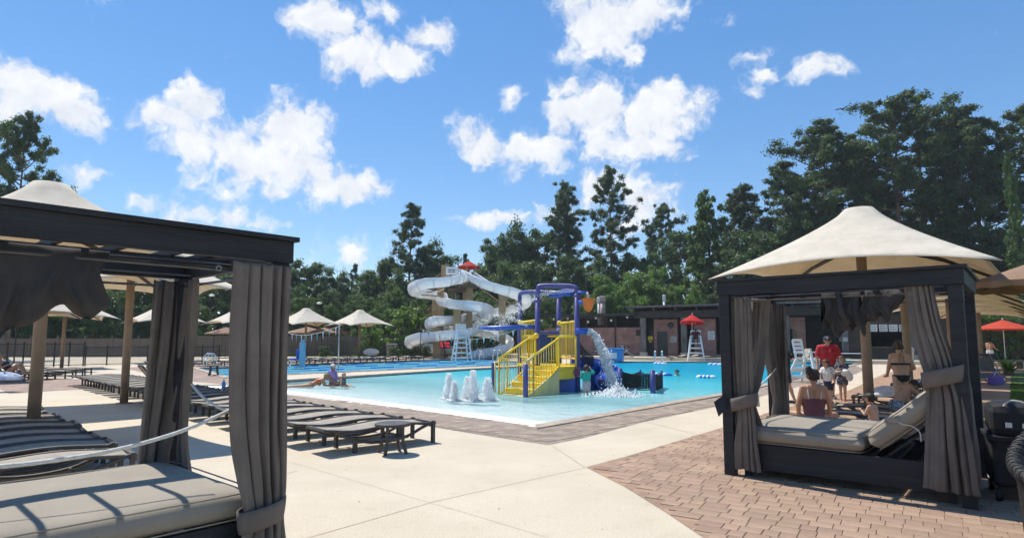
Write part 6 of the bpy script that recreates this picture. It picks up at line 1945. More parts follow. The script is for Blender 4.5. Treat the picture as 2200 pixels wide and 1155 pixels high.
# man in the red jersey walking towards us
pm_ = G(1783, 856); 
i_ = person('man in red jersey, dark cap and sunglasses walking beside two children', (pm_.x, pm_.y), yaw_to(CAMDIR(pm_)) + .1, 1.80, lean=.05, bulk=1.18,
    legs={-1: ((.0, .05, -.24), (.0, -.06, -.235)), 1: ((.0, -.03, -.245), (.0, -.06, -.235))}, arms={-1: ((.055, .02, -.165), (.03, .06, -.14)), 1: ((.05, .0, -.168), (-.0, .05, -.145))},
    clothes=[('jersey', M_RED, TEE, .014), ('shorts', M_NAVYC, SHORTS, .013), ('shoe', M_GREYC, {'foot': (0, 1)}, .006)], hair=M_HDARK, skin=M_SKIN)
hl = i_['hl']; rt = i_['root']
def cap(info, m, brim=True, vis=None):
    r = info['root']; H = info['H']; s = info['hs'] * H; hl = info['hl']
    c = hl(0, -.004, .030)
    pts = []
    for i in range(7):
        t = math.pi / 2 * i / 6
        for k in range(16):
            a = 2 * math.pi * k / 16
            pts.append(c + info['hrot'] @ Vector((.063 * s * math.cos(t) * math.cos(a), .068 * s * math.cos(t) * math.sin(a), .052 * s * math.sin(t))))
    mb = MB()
    fs = [(i * 16 + k, i * 16 + (k + 1) % 16, (i + 1) * 16 + (k + 1) % 16, (i + 1) * 16 + k) for i in range(6) for k in range(16)]
    o = mb.add(pts, fs).build('cap', m, r, smooth=True, solid=.004)
    if brim:
        bp_ = []
        for k in range(9):
            a = math.pi * (.12 + .76 * k / 8)
            for f in (1.0, 1.62):
                bp_.append(c + info['hrot'] @ Vector((.063 * s * math.cos(a), .066 * s * math.sin(a) * f, -.002 * s - .012 * s * (f - 1))))
        MB().grid(bp_, 9, 2).build('visor', vis or m, o, smooth=True, solid=.004)
    return o
cp_ = cap(i_, M_NAVYC)
# white letter A on the cap front
s_ = 1.8; hr = i_['hrot']
def hloc(x, y, z): return i_['hl'](x, y, z)
am_ = MB()
for (a, b) in (((-.014, .063, .038), (.0, .055, .068)), ((.014, .063, .038), (.0, .055, .068)), ((-.009, .064, .048), (.009, .064, .048))):
    am_.tube([hloc(*a), hloc(*b)], .0055, 6)
am_.build('cap_letter', M_WHTC, cp_)
MB().ball(hloc(-.022, .05, .010), (.030, .012, .018), 10, 6).ball(hloc(.022, .05, .010), (.030, .012, .018), 10, 6).tube([hloc(-.022, .054, .012), hloc(.022, .054, .012)], .006, 5).build('sunglasses', M_BLACK, rt, smooth=True)
bpk = MB()
for s in (-1, 1): bpk.tube([i_['sp'](s * .075, .078, .16), i_['sp'](s * .075, .075, .25), i_['sp'](s * .072, .02, .318), i_['sp'](s * .07, -.07, .29)], .016, 6)
bpk.build('backpack_strap', M_BLKC, rt, smooth=True)
MB().ball(i_['sp'](0, -.12, .2), (.2, .12, .28), 12, 8).build('backpack', M_GREYC, rt, smooth=True)
# boy in the white shirt
pb = G(1783, 867)
i2 = person('boy in sunglasses and white patterned shirt beside the man in red', (pb.x, pb.y), yaw_to(CAMDIR(pb)) - .5, 1.13, child=True, lean=.12, head=(.1, -.5),
    legs={-1: ((0, .04, -.24), (0, -.05, -.235)), 1: ((0, -.02, -.245), (0, -.05, -.235))}, arms={-1: ((.05, .02, -.15), (.02, .08, -.11)), 1: ((.03, .07, -.14), (-.02, .11, -.06))},
    clothes=[('shirt', pattern_mat('white_printed_shirt', (.1, .12, .2), (.72, .72, .72), 22, .38), TEE, .02), ('shorts', M_NAVYC, SHORTS, .018), ('shoe', M_GREYC, {'foot': (0, 1)}, .01)], hair=M_HBRN)
MB().ball(i2['hl'](-.022, .05, .010), (.022, .009, .013), 10, 6).ball(i2['hl'](.022, .05, .010), (.022, .009, .013), 10, 6).tube([i2['hl'](-.022, .054, .012), i2['hl'](.022, .054, .012)], .005, 5).build('sunglasses', M_BLACK, i2['root'], smooth=True)
# girl in the dress with a white sun hat held to her chest
pg = G(1812, 862)
i3 = person('girl in dark patterned dress hugging a white bundle', (pg.x, pg.y), yaw_to(CAMDIR(pg)) + .15, 1.2, child=True, female=True,
    arms={-1: ((.03, .02, -.14), (-.05, .10, .0)), 1: ((.03, .03, -.14), (-.06, .11, .02))},
    clothes=[('dress', pattern_mat('dark_floral_dress', (.03, .03, .06), (.5, .48, .52), 30, .58), {'torso': (0, 1), 'pelvis': (0, 1), 'thigh': (0, .55), 'upper_arm': (0, .3)}, .022)], hair=M_HBRN)
MB().ball((-.06, .19, .80), (.12, .09, .1), 14, 9).ball((-.16, .17, .69), (.09, .07, .12), 12, 8).build('white_bundle', M_WHTC, i3['root'], smooth=True)
# person in black half hidden by the far curtain
pk = G(1690, 866)
person('person in black behind the right cabana curtain, arm raised', (pk.x, pk.y), yaw_to(Vector((-.8, .5, 0))), 1.68, skin=M_SKIN,
    arms={-1: ((.04, .02, -.165), (.0, .05, -.14)), 1: ((.13, -.06, -.11), (-.1, .04, .12))},
    legs={-1: ((0, .05, -.24), (0, -.03, -.24)), 1: ((0, -.04, -.243), (0, -.08, -.232))},
    clothes=[('shirt', M_BLKC, TEE, .014), ('shorts', pattern_mat('dark_printed_shorts', (.02, .02, .025), (.12, .10, .10), 30, .6), SHORTS, .012), ('sandal', M_BLKC, {'foot': (0, 1)}, .004)], hair=M_HBRN)
# seated woman in the plum swimsuit, back to us
zs = .36
pw = W(1747, 850, 10.6)
M_PLUM = mat('plum_swimsuit', (.13, .055, .075), .7, .1, 4)
sit = {-1: ((.14, .10, .02), (-.08, .12, -.12)), 1: ((.16, .08, .015), (-.12, .12, -.1))}
i4 = person('woman in plum swimsuit with white straps sitting with her back turned', (pw.x, pw.y, zs - .02), yaw_to(Vector((.25, 1, 0))), 1.66, pz=.045, lean=-.06, female=True, bulk=1.12, head=(.05, -.75),
    legs=sit, arms={-1: ((.05, .0, -.17), (.0, .02, -.15)), 1: ((.05, .0, -.17), (.0, .03, -.15))}, skin=M_SKIN2,
    clothes=[('swimsuit', M_PLUM, {'pelvis': (0, 1), 'spine': (-.1, .185)}, .006)], hair=M_HDARK)
for s in (-1, 1):
    MB().tube([i4['sp'](s * .055, -.065, .18), i4['sp'](s * .062, -.062, .24), i4['sp'](s * .064, -.03, .318), i4['sp'](s * .055, .06, .2)], .008, 6).build('strap', M_WHTC, i4['root'], smooth=True)
MB().ball(i4['hl'](0, -.06, .05), (.07, .06, .075), 12, 8).ball(i4['hl'](-.01, -.07, .085), (.05, .045, .05), 10, 7).build('hair_bun', M_HDARK, i4['root'], smooth=True)
clp = MB()
for k in range(5): a = -.8 + k * .4; clp.tube([i4['hl'](-.03 + .01 * k, -.085, .09 - .02 * k), i4['hl'](-.045 + .01 * k, -.105, .075 - .02 * k)], .008, 5)
clp.build('hair_clip', mat('tortoise_clip', (.35, .2, .07), .3, .3, 20), i4['root'])
# toddler
pt_ = W(1878, 880, 10.0)
person('bare-chested toddler seated just beyond the right cabana bed', (pt_.x, pt_.y, zs - .03), yaw_to(Vector((-.5, .8, 0))), .92, pz=.05, child=True, lean=.1, head=(.05, .1), skin=M_SKIN,
    legs=sit, arms={-1: ((.05, .05, -.13), (-.07, .09, .05)), 1: ((.05, .02, -.14), (.0, .08, -.05))}, clothes=[('shorts', M_WHTC, {'pelvis': (0, .7), 'thigh': (0, .7)}, .02)], hair=M_HDARK)
# standing woman in the black bikini, back to us
pk2 = Vector((W(1936, 800, 13.6).x, 13.6, 0))
M_BIK = mat('black_bikini', (.012, .012, .014), .6, .1, 5)
i5 = person('woman in black bikini standing with her back turned', (pk2.x, pk2.y), yaw_to(Vector((.2, 1, 0))), 1.66, female=True, bulk=1.1, lean=.08, head=(.25, -.2), skin=M_SKIN,
    arms={-1: ((.03, .03, -.165), (-.02, .12, -.09)), 1: ((.075, .02, -.155), (-.05, .12, -.06))},
    clothes=[('bikini_top', M_BIK, {'spine': (.165, .192)}, .005), ('bikini_bottom', M_BIK, {'pelvis': (0, .55), 'spine': (-.08, .03)}, .006)], hair=M_HBRN)
MB().ball(i5['hl'](0, -.05, .055), (.065, .06, .065), 12, 8).ball(i5['hl'](.0, -.06, .01), (.055, .05, .09), 12, 8).build('hair_knot', M_HBRN, i5['root'], smooth=True)
MB().tube([i5['sp'](-.03, -.06, .19), i5['sp'](-.025, -.05, .27), i5['sp'](0, -.035, .32)], .005, 5).tube([i5['sp'](.03, -.06, .19), i5['sp'](.025, -.05, .27), i5['sp'](0, -.035, .32)], .005, 5).build('neck_strap', M_BIK, i5['root'])
# boy bent over on a lounger
pb2 = W(1925, 850, 12.3)
M_GPAT = pattern_mat('grey_leaf_print', (.05, .07, .09), (.28, .32, .35), 26, .5)
person('boy in grey patterned trunks bent forward on a lounger', (pb2.x, pb2.y, zs - .02), yaw_to(Vector((1, .1, 0))), 1.42, pz=.05, lean=.55, neck_fwd=.03, head=(.65, .0), skin=M_SKIN2,
    legs={-1: ((.04, .22, .015), (.0, .05, -.22)), 1: ((.05, .2, .015), (.0, .03, -.22))}, arms={-1: ((.03, .11, -.11), (-.03, .12, -.03)), 1: ((.02, .12, -.10), (-.03, .11, -.05))},
    clothes=[('trunks', M_GPAT, {'pelvis': (0, .9), 'thigh': (0, .85)}, .016)], hair=M_HDARK, child=False)
# child lying on the lounger beyond, patterned trunks
pl_ = W(2003, 838, 12.6)
person('child in black and white trunks reclining against a raised lounger back', (pl_.x, pl_.y, zs), yaw_to(Vector((-1, .25, 0))), 1.3, pz=.05, lean=-.9, child=True, skin=M_SKIN2, head=(-.4, 0),
    legs={-1: ((.02, .2, .10), (.0, .14, -.16)), 1: ((.03, .22, .03), (.0, .2, -.06))}, arms={-1: ((.04, .06, -.13), (-.02, .12, .02)), 1: ((.04, .06, -.13), (-.02, .12, .02))},
    clothes=[('trunks', pattern_mat('black_white_print', (.015, .015, .018), (.7, .7, .7), 24, .52), {'pelvis': (0, 1), 'thigh': (0, .8)}, .018)], hair=M_HDARK)
# distant man by the coral umbrella
pf = G(2129, 786)
person('shirtless man in white shorts standing near the coral umbrella', (pf.x, pf.y), yaw_to(Vector((1, .3, 0))), 1.78, skin=M_SKIN2, hands=False, voxel=.016,
    arms={-1: ((.03, .05, -.16), (.0, .1, -.08)), 1: ((.03, .06, -.15), (.0, .12, -.06))}, clothes=[('shorts', M_WHTC, SHORTS, .016)], hair=M_HDARK)
# child in the teal rash shirt
pc = W(1260, 812, 20.4); zc = floor_z((pc.x, pc.y))
person('child in teal swim shirt standing beside the blue tube slide', (pc.x, pc.y, zc), yaw_to(Vector((.25, 1, 0))), 1.16, child=True, skin=M_SKIN,
    arms={-1: ((.05, .04, -.13), (-.02, .08, .03)), 1: ((.09, .05, .02), (-.1, .04, .10))}, clothes=[('swim_shirt', mat('teal_swim_shirt', (.02, .38, .30), .6, .08, 4), {'torso': (0, 1), 'pelvis': (.3, 1), 'upper_arm': (0, 1), 'forearm': (0, .7)}, .012), ('trunks', pattern_mat('pale_pink_print', (.5, .42, .45), (.25, .2, .25), 24, .6), SHORTS, .02)], hair=M_HBRN)
# swimmer
psw = G(1459, 806, WATER)
person('swimmer with head and shoulders above the blue water', (psw.x, psw.y, WATER - 1.42), yaw_to(Vector((-1, -.4, 0))), 1.72, lean=.15, hands=False, voxel=.014, hair=M_HBRN, skin=M_SKIN)
# lying sunbather in the shallows, and woman with child
p1_ = G(668, 829, WATER)
person('sunburnt person lying propped on elbows at the beach entry', (p1_.x, p1_.y, WATER - .05), yaw_to(Vector((.9, .45, 0))), 1.65, pz=.055, lean=1.1, head=(-.7, .5), skin=M_SKIN2, hands=False, voxel=.013, female=True,
    legs={-1: ((.02, -.23, -.01), (0, -.23, .0), (0, -.07, 0)), 1: ((.03, -.23, -.01), (0, -.23, .0), (0, -.07, 0))}, arms={-1: ((.03, .06, -.14), (.0, .13, -.02)), 1: ((.03, .06, -.14), (.0, .13, -.02))},
    clothes=[('swimsuit', mat('orange_swimsuit', (.5, .12, .04), .7, .1, 5), {'spine': (.13, .2)}, .006), ('swim_bottom', mat('orange_swimsuit', (.5, .12, .04), .7, .1, 5), {'pelvis': (0, .6)}, .006)], hair=M_HBLOND)
p2_ = G(716, 827, WATER)
i6 = person('woman in white cap and lilac top sitting in the shallows', (p2_.x, p2_.y, WATER - .05), yaw_to(Vector((.9, -.35, 0))), 1.66, pz=.055, lean=-.12, head=(.25, .1), skin=M_SKIN2, hands=False, voxel=.013, female=True, bulk=1.15,
    legs={-1: ((.03, .23, .01), (0, .22, -.03)), 1: ((.03, .22, .06), (0, .18, -.1))}, arms={-1: ((.03, .06, -.15), (.0, .12, -.06)), 1: ((.03, .03, -.16), (.0, .12, -.05))},
    clothes=[('lilac_top', mat('lilac_top', (.38, .25, .5), .7, .1, 5), {'torso': (0, 1), 'pelvis': (0, 1), 'upper_arm': (0, .4)}, .012)], hair=M_HBLOND)
cap(i6, M_WHTC)
p3_ = G(737, 829, WATER)
person('small child sitting in the lap of the woman in the white cap', (p3_.x, p3_.y, WATER - .04), yaw_to(Vector((.8, -.5, 0))), .95, pz=.06, lean=.05, child=True, skin=M_SKIN, hands=False, voxel=.012,
    legs={-1: ((.04, .22, .02), (0, .2, -.04)), 1: ((.04, .22, .02), (0, .2, -.04))}, clothes=[('swim_top', M_GREYC, {'torso': (0, 1), 'pelvis': (0, 1)}, .012)], hair=M_HBLOND)
# sunbather on the left lounger
psb = W(22, 790, 24.7)
i7 = person('woman in black swimsuit and straw hat reclining on a lounger', (psb.x, psb.y, .40), yaw_to(Vector((1, .18, 0))), 1.68, pz=.055, lean=-.78, head=(.55, -.2), female=True, skin=M_SKIN2, hands=False, voxel=.012,
    legs={-1: ((.02, .18, .155), (0, .12, -.2)), 1: ((.03, .19, .14), (0, .14, -.19))}, arms={-1: ((.05, .08, -.13), (-.02, .1, .09)), 1: ((.05, .08, -.13), (-.02, .12, .06))},
    clothes=[('swimsuit', M_BIK, {'pelvis': (0, 1), 'spine': (-.1, .2)}, .006)], hair=M_HBRN)
hb = i7['hl'](0, -.01, .035); hat = MB()
pr = [(.0, .12), (.07, .115), (.095, .08), (.1, .02), (.23, -.015), (.235, -.005), (.1, .03)]
vs = []; n = 20
for (r, z) in pr:
    for k in range(n): a = 2 * math.pi * k / n; vs.append(hb + i7['hrot'] @ Vector((r * math.cos(a), r * math.sin(a), z)))
hat.add(vs, [(i * n + k, i * n + (k + 1) % n, (i + 1) * n + (k + 1) % n, (i + 1) * n + k) for i in range(len(pr) - 1) for k in range(n)])
hat.build('straw_hat', mat('straw', (.55, .40, .16), .8, .2, 30, bump=.4, bscale=120), i7['root'], smooth=True)
# ------------------------------------------------------------------ lifeguard chairs
M_WHT = mat('white_painted_lumber', (.76, .77, .77), .5, .05, 3, bump=.1)
def guard_chair(loc, rz, H, label, seat_w=.75):
    """tall slatted chair: splayed legs, ladder steps in front, seat with arms and back ; faces -y"""
    root = empty('lifeguard_chair', loc, rz, label, 'lifeguard chair')
    sw = seat_w / 2; hs = H
    for sx in (-1, 1):
        for sy in (-1, 1):
            MB().bar((sx * (sw + .28), sy * .62, 0), (sx * sw, sy * .28, hs + (.32 if sy < 0 else .0)), .09, .09).build('leg', M_WHT, root)
        MB().bar((sx * (sw + .2), -.55, hs * .28), (sx * (sw + .2), .55, hs * .28), .03, .10).build('side_rail', M_WHT, root)
        MB().bar((sx * (sw + .1), -.45, hs * .62), (sx * (sw + .1), .45, hs * .62), .03, .10).build('side_rail', M_WHT, root)
        MB().bar((sx * (sw + .03), -.32, hs + .26), (sx * (sw + .03), .38, hs + .26), .10, .04).build('armrest', M_WHT, root)
        MB().bar((sx * sw, .3, hs), (sx * sw, .42, hs + .75), .08, .06).build('back_post', M_WHT, root)
    n = max(3, int(hs / .4))
    for k in range(n):
        z = hs * (k + .6) / (n + .3); f = z / hs
        y = -.62 + .34 * f; w = sw + .28 * (1 - f)
        MB().box(-w, w, y - .12, y + .06, z - .02, z + .02).build('step', M_WHT, root)
        MB().box(-w, w, -y - .02, -y + .02, z - .06, z + .06).build('rear_slat', M_WHT, root)
    for k in range(5):
        y = -.3 + k * .145; MB().box(-sw, sw, y - .06, y + .06, hs, hs + .035).build('seat_slat', M_WHT, root)
    for k in range(4):
        z = hs + .2 + k * .16; MB().box(-sw, sw, .33 + .02 * k, .36 + .02 * k, z, z + .12).build('back_slat', M_WHT, root)
    return root
c1 = W(1496, 776, 50.5); c1.z = 0
guard_chair(c1, R(-18), 1.72, 'tall white lifeguard chair under the red umbrella')
umbrella('guard_umbrella', (W(1489, 735, 50.6).x, 50.9), 1.02, W(1489, 674, 50.6).z, W(1489, 691, 50.6).z, M_REDU, 'red and white umbrella shading the lifeguard', pole_z0=1.75, tilt=(R(-3), R(4)), polem=M_WPOLE, valance=.16)
person('lifeguard in dark red sitting on the tall white chair', (c1.x, c1.y - .02, 1.74), yaw_to(Vector((-.3, -1, 0))), 1.72, pz=.05, lean=.05, skin=M_SKIN3, hands=False, voxel=.015,
    legs={-1: ((.03, .22, .0), (0, .04, -.22)), 1: ((.03, .22, .0), (0, .04, -.22))}, arms={-1: ((.11, .06, -.1), (.0, .1, -.02)), 1: ((.11, .06, -.1), (.0, .1, -.02))},
    clothes=[('shirt', mat('maroon_shirt', (.10, .02, .03), .8, .1, 4), TEE, .014), ('shorts', M_BLKC, SHORTS, .013)], hair=M_HDARK)
c2 = G(1738, 821); guard_chair(c2, R(40), .95, 'low white lifeguard chair behind the man in red')
c3 = W(992, 775, 50); c3.z = 0; guard_chair(c3, R(20), 2.2, 'tall white lifeguard chair in front of the water slides', .8)
# ------------------------------------------------------------------ ladders and rails
def ladder(p, rz, label):
    root = empty('pool_ladder', p, rz, label, 'ladder')
    M_CH = mat('polished_steel', (.72, .73, .74), .2, .05, 4, metal=.9)
    for s in (-1, 1):
        MB().tube(spline([(s * .27, .55, 0), (s * .27, .5, .6), (s * .27, .3, .84), (s * .27, .05, .75), (s * .27, -.05, .3), (s * .27, -.05, -.9)], 6), .04, 8).build('rail', M_CH, root, smooth=True)
    for k in range(3): MB().box(-.26, .26, -.1, .02, -.3 - .25 * k, -.27 - .25 * k).build('tread', M_CH, root)
    return root
ladder(W(1416, 777.2, 48.3) * 1, R(-5), 'steel pool ladder before the dark bath house door')
ladder(W(1026, 770, 55.5), R(-40), 'steel pool ladder at the lap pool below the slides')
ladder(W(1065, 772, 52.5), R(-40), 'steel pool ladder seen through the yellow stair rail')
ladder(W(442, 786, 39.5), R(-45), 'white ladder rails at the lap pool end')
for o in bpy.data.objects:
    if o.name.startswith('pool_ladder'): o.location.z = 0
# ------------------------------------------------------------------ lane lines and float ropes
M_FW = mat('white_float', (.78, .82, .80), .4, .05, 3); M_FB = mat('blue_float', (.03, .16, .55), .4, .1, 3); M_FG = mat('pale_green_float', (.55, .68, .55), .4, .05, 3)
def lane(a, b, label, m1=M_FG, m2=M_FB, seg=1.9, r=.05):
    root = empty('lane_line', (a.x, a.y, WATER - .02), 0, label, 'lane line', 'floating lane lines in the lap pool')
    d = b - a; L = d.length; d.normalize(); x = 0; k = 0
    while x < L - .2:
        q = MB(); e = min(x + seg, L); y = x
        p0_, p1_ = a + d * x, a + d * (e - .04)
        n = max(2, int((e - x) / .16)); path, rad = [], []
        for i in range(n):
            for f, rr in ((0, .3), (.12, 1), (.75, 1), (.88, .3)):
                path.append(p0_.lerp(p1_, (i + f) / n)); rad.append(r * rr)
        q.tube([(p.x, p.y, WATER) for p in path], rad, 6)
        q.build('float_run', m1 if k % 2 == 0 else m2, root, world=True)
        x = e; k += 1
lapA, lapB = lap_edge[0], lap_edge[3]
for i, f in enumerate((.17, .40, .64, .86)):
    s0 = lap_edge[0].lerp(lap_edge[7], f); s1 = lap_edge[3].lerp(lap_edge[4], f)
    lane(s0 + (s1 - s0).normalized() * .3, s1, '%s lane line from the near side of the lap pool' % ORD[i])
def floats(px0, px1, py, n, label):
    a, b = G(px0, py, WATER), G(px1, py + .6, WATER)
    root = empty('float_rope', a, 0, label, 'float rope')
    for k in range(n):
        p = a.lerp(b, k / (n - 1)); MB().ball((p.x, p.y, WATER + .02), (.26 if p.y > 30 else .2, .14, .12), 10, 7).build('float', M_FW if k % 2 == 0 else M_FB, root, world=True, smooth=True)
    MB().tube([(a.x, a.y, WATER), (b.x, b.y, WATER)], .012, 5).build('rope', M_ROPE, root, world=True)
floats(1411, 1427, 781, 5, 'short row of white and blue floats before the bath house')
floats(1528, 1548, 783, 5, 'white and blue floats right of the lifeguard chair')
floats(1504, 1530, 811, 7, 'white and blue floats in mid pool left of the right cabana')
floats(1412, 1434, 806, 6, 'white and blue floats behind the net barrier')
floats(1625, 1645, 786, 5, 'white and blue floats seen between the right cabana curtains')
# ------------------------------------------------------------------ backstroke pennants
M_PEN = [mat('white_pennant', (.75, .78, .76), .7, .05, 4), mat('teal_pennant', (.16, .42, .42), .7, .08, 4)]
def pennants(a, b, sag, n, label):
    root = empty('pennant_line', (a.x, a.y, 0), 0, label, 'pennants')
    cv = [a.lerp(b, k / 30) + Vector((0, 0, -sag * math.sin(math.pi * k / 30))) for k in range(31)]
    MB().tube(cv, .012, 4).build('line', M_ROPE, root, world=True)
    d = (b - a); d.z = 0; d.normalize()
    for k in range(n):
        f = (k + .5) / n; p = a.lerp(b, f) + Vector((0, 0, -sag * math.sin(math.pi * f)))
        MB().add([p - d * .13, p + d * .13, p + Vector((0, .03, -.46))], [(0, 1, 2)]).build('pennant', M_PEN[k % 2], root, world=True, solid=.004)
def pole(p, h, label, m=None):
    r = empty('pennant_pole', (p.x, p.y, 0), 0, label, 'pole')
    MB().tube([(0, 0, 0), (0, 0, h)], .035, 8).build('shaft', m or M_GALV, r, smooth=True); MB().lathe([(.1, 0), (.1, .04), (.04, .05)], 10).build('foot_plate', m or M_GALV, r)
pa_, pb_ = W(729, 700, 33), W(619, 716, 38)
pole(Vector((pa_.x, 33, 0)), pa_.z + .05, 'slim grey pole carrying the pennant line over the divider')
pole(Vector((W(590, 735, 46).x, 46, 0)), W(590, 700, 46).z, 'far pole of the pennant line behind the front curtain')
pennants(pa_, W(590, 702, 46), .55, 13, 'line of pale and teal pennants over the lap pool')
pc_, pd_ = W(904, 706, 55), W(1128, 702, 44)
pole(Vector((pc_.x, 55, 0)), pc_.z + .3, 'slim dark pole left of the slide with pennants', M_BLACK)
pole(Vector((pd_.x, 44, 0)), pd_.z + .05, 'slim pole behind the play structure with pennants')
pennants(pc_, pd_, .9, 16, 'line of small dark and white pennants before the slides')
# ------------------------------------------------------------------ pool lift, bins, boxes, odds and ends
lf = empty('pool_lift', G(644, 789), 0, 'blue pool lift chair on a pale blue post', 'pool lift')
MB().box(-.02, .30, -.14, .14, 0, 1.55).build('mast', mat('pale_blue_plastic', (.22, .45, .58), .4, .08, 3), lf, bevel=.03)
MB().box(.06, .24, -.1, .1, 1.55, 1.72).build('battery_box', mat('pale_blue_plastic', (.22, .45, .58), .4, .08, 3), lf)
MB().box(-.62, -.1, -.24, .24, .48, .58).box(-.18, -.08, -.24, .24, .58, 1.1).build('seat', M_BLU, lf, bevel=.03)
MB().tube([(-.5, 0, .5), (-.62, 0, .15), (-.55, -.1, .08)], .04, 8).build('foot_rest', M_WPOLE, lf)
MB().tube([(-.1, 0, .7), (.1, 0, .9)], .05, 8).build('arm', M_WPOLE, lf)
bx_ = empty('utility_box', W(1318, 775, 49), R(-20), 'bright blue box with a white window panel at the pool edge', 'box'); bx_.location.z = .0
MB().box(-.75, .75, -.45, .45, 0, .92).build('body', mat('sky_blue_plastic', (.03, .26, .62), .4, .08, 3), bx_, bevel=.05)
MB().box(-.82, .82, -.5, .5, .92, 1.06).build('lid', mat('sky_blue_plastic', (.03, .26, .62), .4, .08, 3), bx_, bevel=.04)
MB().box(-.4, .35, -.47, -.452, .25, .7).build('panel', M_SIGNW, bx_)
def stroller(p, rz, label, fr, fab, s=1.0, wheels=True):
    r = empty('stroller', p, rz, label, 'stroller'); r.scale = (s, s, s)
    for sx in (-1, 1):
        MB().tube([(sx * .24, -.42, .12), (sx * .24, .2, .75), (sx * .24, .5, 1.02)], .018, 6).build('frame_tube', fr, r)
        MB().tube([(sx * .24, .42, .12), (sx * .24, -.05, .6)], .018, 6).build('frame_tube', fr, r)
        for y in (-.42, .42):
            ring = [(sx * .27, y + .11 * math.cos(a), .12 + .11 * math.sin(a)) for a in [2 * math.pi * k / 14 for k in range(14)]]
            w = MB().tube(ring, .022, 6, closed=True).build('wheel', M_BLACK, r); MB().tube([(sx * .25, y, .12), (sx * .29, y, .12)], .04, 8).build('hub', fr, w)
    MB().tube([(-.24, .5, 1.02), (.24, .5, 1.02)], .022, 6).build('handle', M_BLACK, r)
    MB().add([(-.22, -.3, .48), (.22, -.3, .48), (.22, .1, .42), (-.22, .1, .42), (-.22, .28, .9), (.22, .28, .9)], [(0, 1, 2, 3), (3, 2, 5, 4)]).build('seat', fab, r, solid=.04)
    pts = []
    for i in range(7):
        a = math.pi * (.12 + .5 * i / 6)
        for j in range(5): pts.append((-.23 + .115 * j, .22 - .34 * math.cos(a) * .9 - .1, .72 + .34 * math.sin(a)))
    MB().grid(pts, 7, 5).build('hood', fab, r, smooth=True, solid=.012)
    MB().box(-.2, .2, -.12, .28, .18, .34).build('basket', fab, r)
stroller(W(1347, 764, 54) * 1, R(60), 'folded white and black stroller by the pink brick wall', M_WPOLE, M_BLKC)
stroller(G(2128, 822), R(120), 'grey stroller piled with bags beside the lawn', M_GALV, M_GREYC, 1.1)
for o in bpy.data.objects:
    if o.name.startswith('stroller'): o.location.z = .24 if o.location.y > 50 and o.location.x < 12 else 0
bg = empty('tote_bag', G(2140, 826), .4, 'purple bag hanging low beside the grey stroller', 'bag')
MB().box(-.3, .3, -.14, .14, 0, .34).build('body', mat('purple_cloth', (.16, .09, .36), .7, .1, 4), bg, bevel=.06)
MB().tube(spline([(-.15, 0, .33), (-.1, 0, .5), (.1, 0, .5), (.15, 0, .33)], 6), .012, 6).build('strap', mat('purple_cloth', (.16, .09, .36), .7, .1, 4), bg)
# black luggage by the right cabana
pl2 = crr(CW + .30, .95, 0)
wg = empty('wagon', pl2, aR + R(8), 'bulky black wheeled bag standing behind the right cabana', 'bag')
MB().box(-.24, .26, -.34, .34, .16, .66).build('lower_body', M_BLKC, wg, bevel=.05)
MB().box(-.22, .24, -.32, .32, .665, 1.02).build('upper_body', M_BLKC, wg, bevel=.09)
MB().box(-.26, .28, -.36, .36, .64, .68).build('zip_flange', M_BLKC, wg)
for k in (-.10, .04): MB().box(k, k + .055, -.337, -.325, .78, .83).build('patch', M_SIGNW, wg)
MB().box(-.1, .12, -.352, -.341, .55, .57).build('zip', M_GALV, wg)
MB().box(-.2, .24, -.3, .3, .10, .16).build('chassis', M_BLACK, wg)
for sx in (-.2, .22):
    for sy in (-.3, .3): MB().tube([(sx - .02, sy, .07), (sx + .03, sy, .07)], .07, 12).build('wheel', M_BLACK, wg)
MB().tube(spline([(-.1, -.3, 1.0), (-.05, -.33, 1.06), (.05, -.3, 1.05), (.14, -.25, 1.0)], 5), .01, 6).build('carry_cord', M_ROPE, wg)
M_TOW = pattern_mat('blue_tiedye_towel', (.02, .10, .30), (.08, .38, .62), 9, .5)
def drape(name, p, rz, w, h, d, m, label, cat='towel', seed=1):
    """cloth folded over an edge: front fall, top, back fall"""
    r = empty(name, p, rz, label, cat); q = random.Random(seed); pts = []; N, K = 14, 24
    for i in range(N):
        x = -w / 2 + w * i / (N - 1)
        for k in range(K):
            t = k / (K - 1); f = .02 * math.sin(x * 22 + seed) + .012 * math.sin(x * 41 + 3 * t + seed)
            if t < .48: u = t / .48; pts.append((x * (1 + .05 * u), -d / 2 - f * (1 - u), h - (1 - u) * h * (.72 + .06 * math.sin(x * 9 + seed))))
            elif t < .56: u = (t - .48) / .08; pts.append((x, -d / 2 + d * u, h + .012 * math.sin(math.pi * u)))
            else: u = (t - .56) / .44; pts.append((x, d / 2 + f * u, h - u * h * .5))
    MB().grid(pts, N, K).build('cloth', m, r, smooth=True, solid=.012)
    return r
def lump(name, p, r3, m, label, cat, seed=1, rz=0.0):
    """crumpled heap of cloth"""
    r = empty(name, p, rz, label, cat); pts = []; N, K = 12, 22
    for i in range(N + 1):
        t = math.pi / 2 * i / N
        for k in range(K):
            a = 2 * math.pi * k / K
            w = 1 + .16 * math.sin(3 * a + seed) + .11 * math.sin(7 * a + 5 * t + seed * 2) + .07 * math.sin(11 * a - 9 * t)
            pts.append((r3[0] * math.cos(t) * math.cos(a) * w, r3[1] * math.cos(t) * math.sin(a) * w, r3[2] * math.sin(t) * (1 + .2 * math.sin(4 * a + seed))))
    fs = [(i * K + k, i * K + (k + 1) % K, (i + 1) * K + (k + 1) % K, (i + 1) * K + k) for i in range(N) for k in range(K)]
    MB().add(pts, fs).build('folds', m, r, smooth=True)
    return r
ptw = W(2188, 960, 8.6)
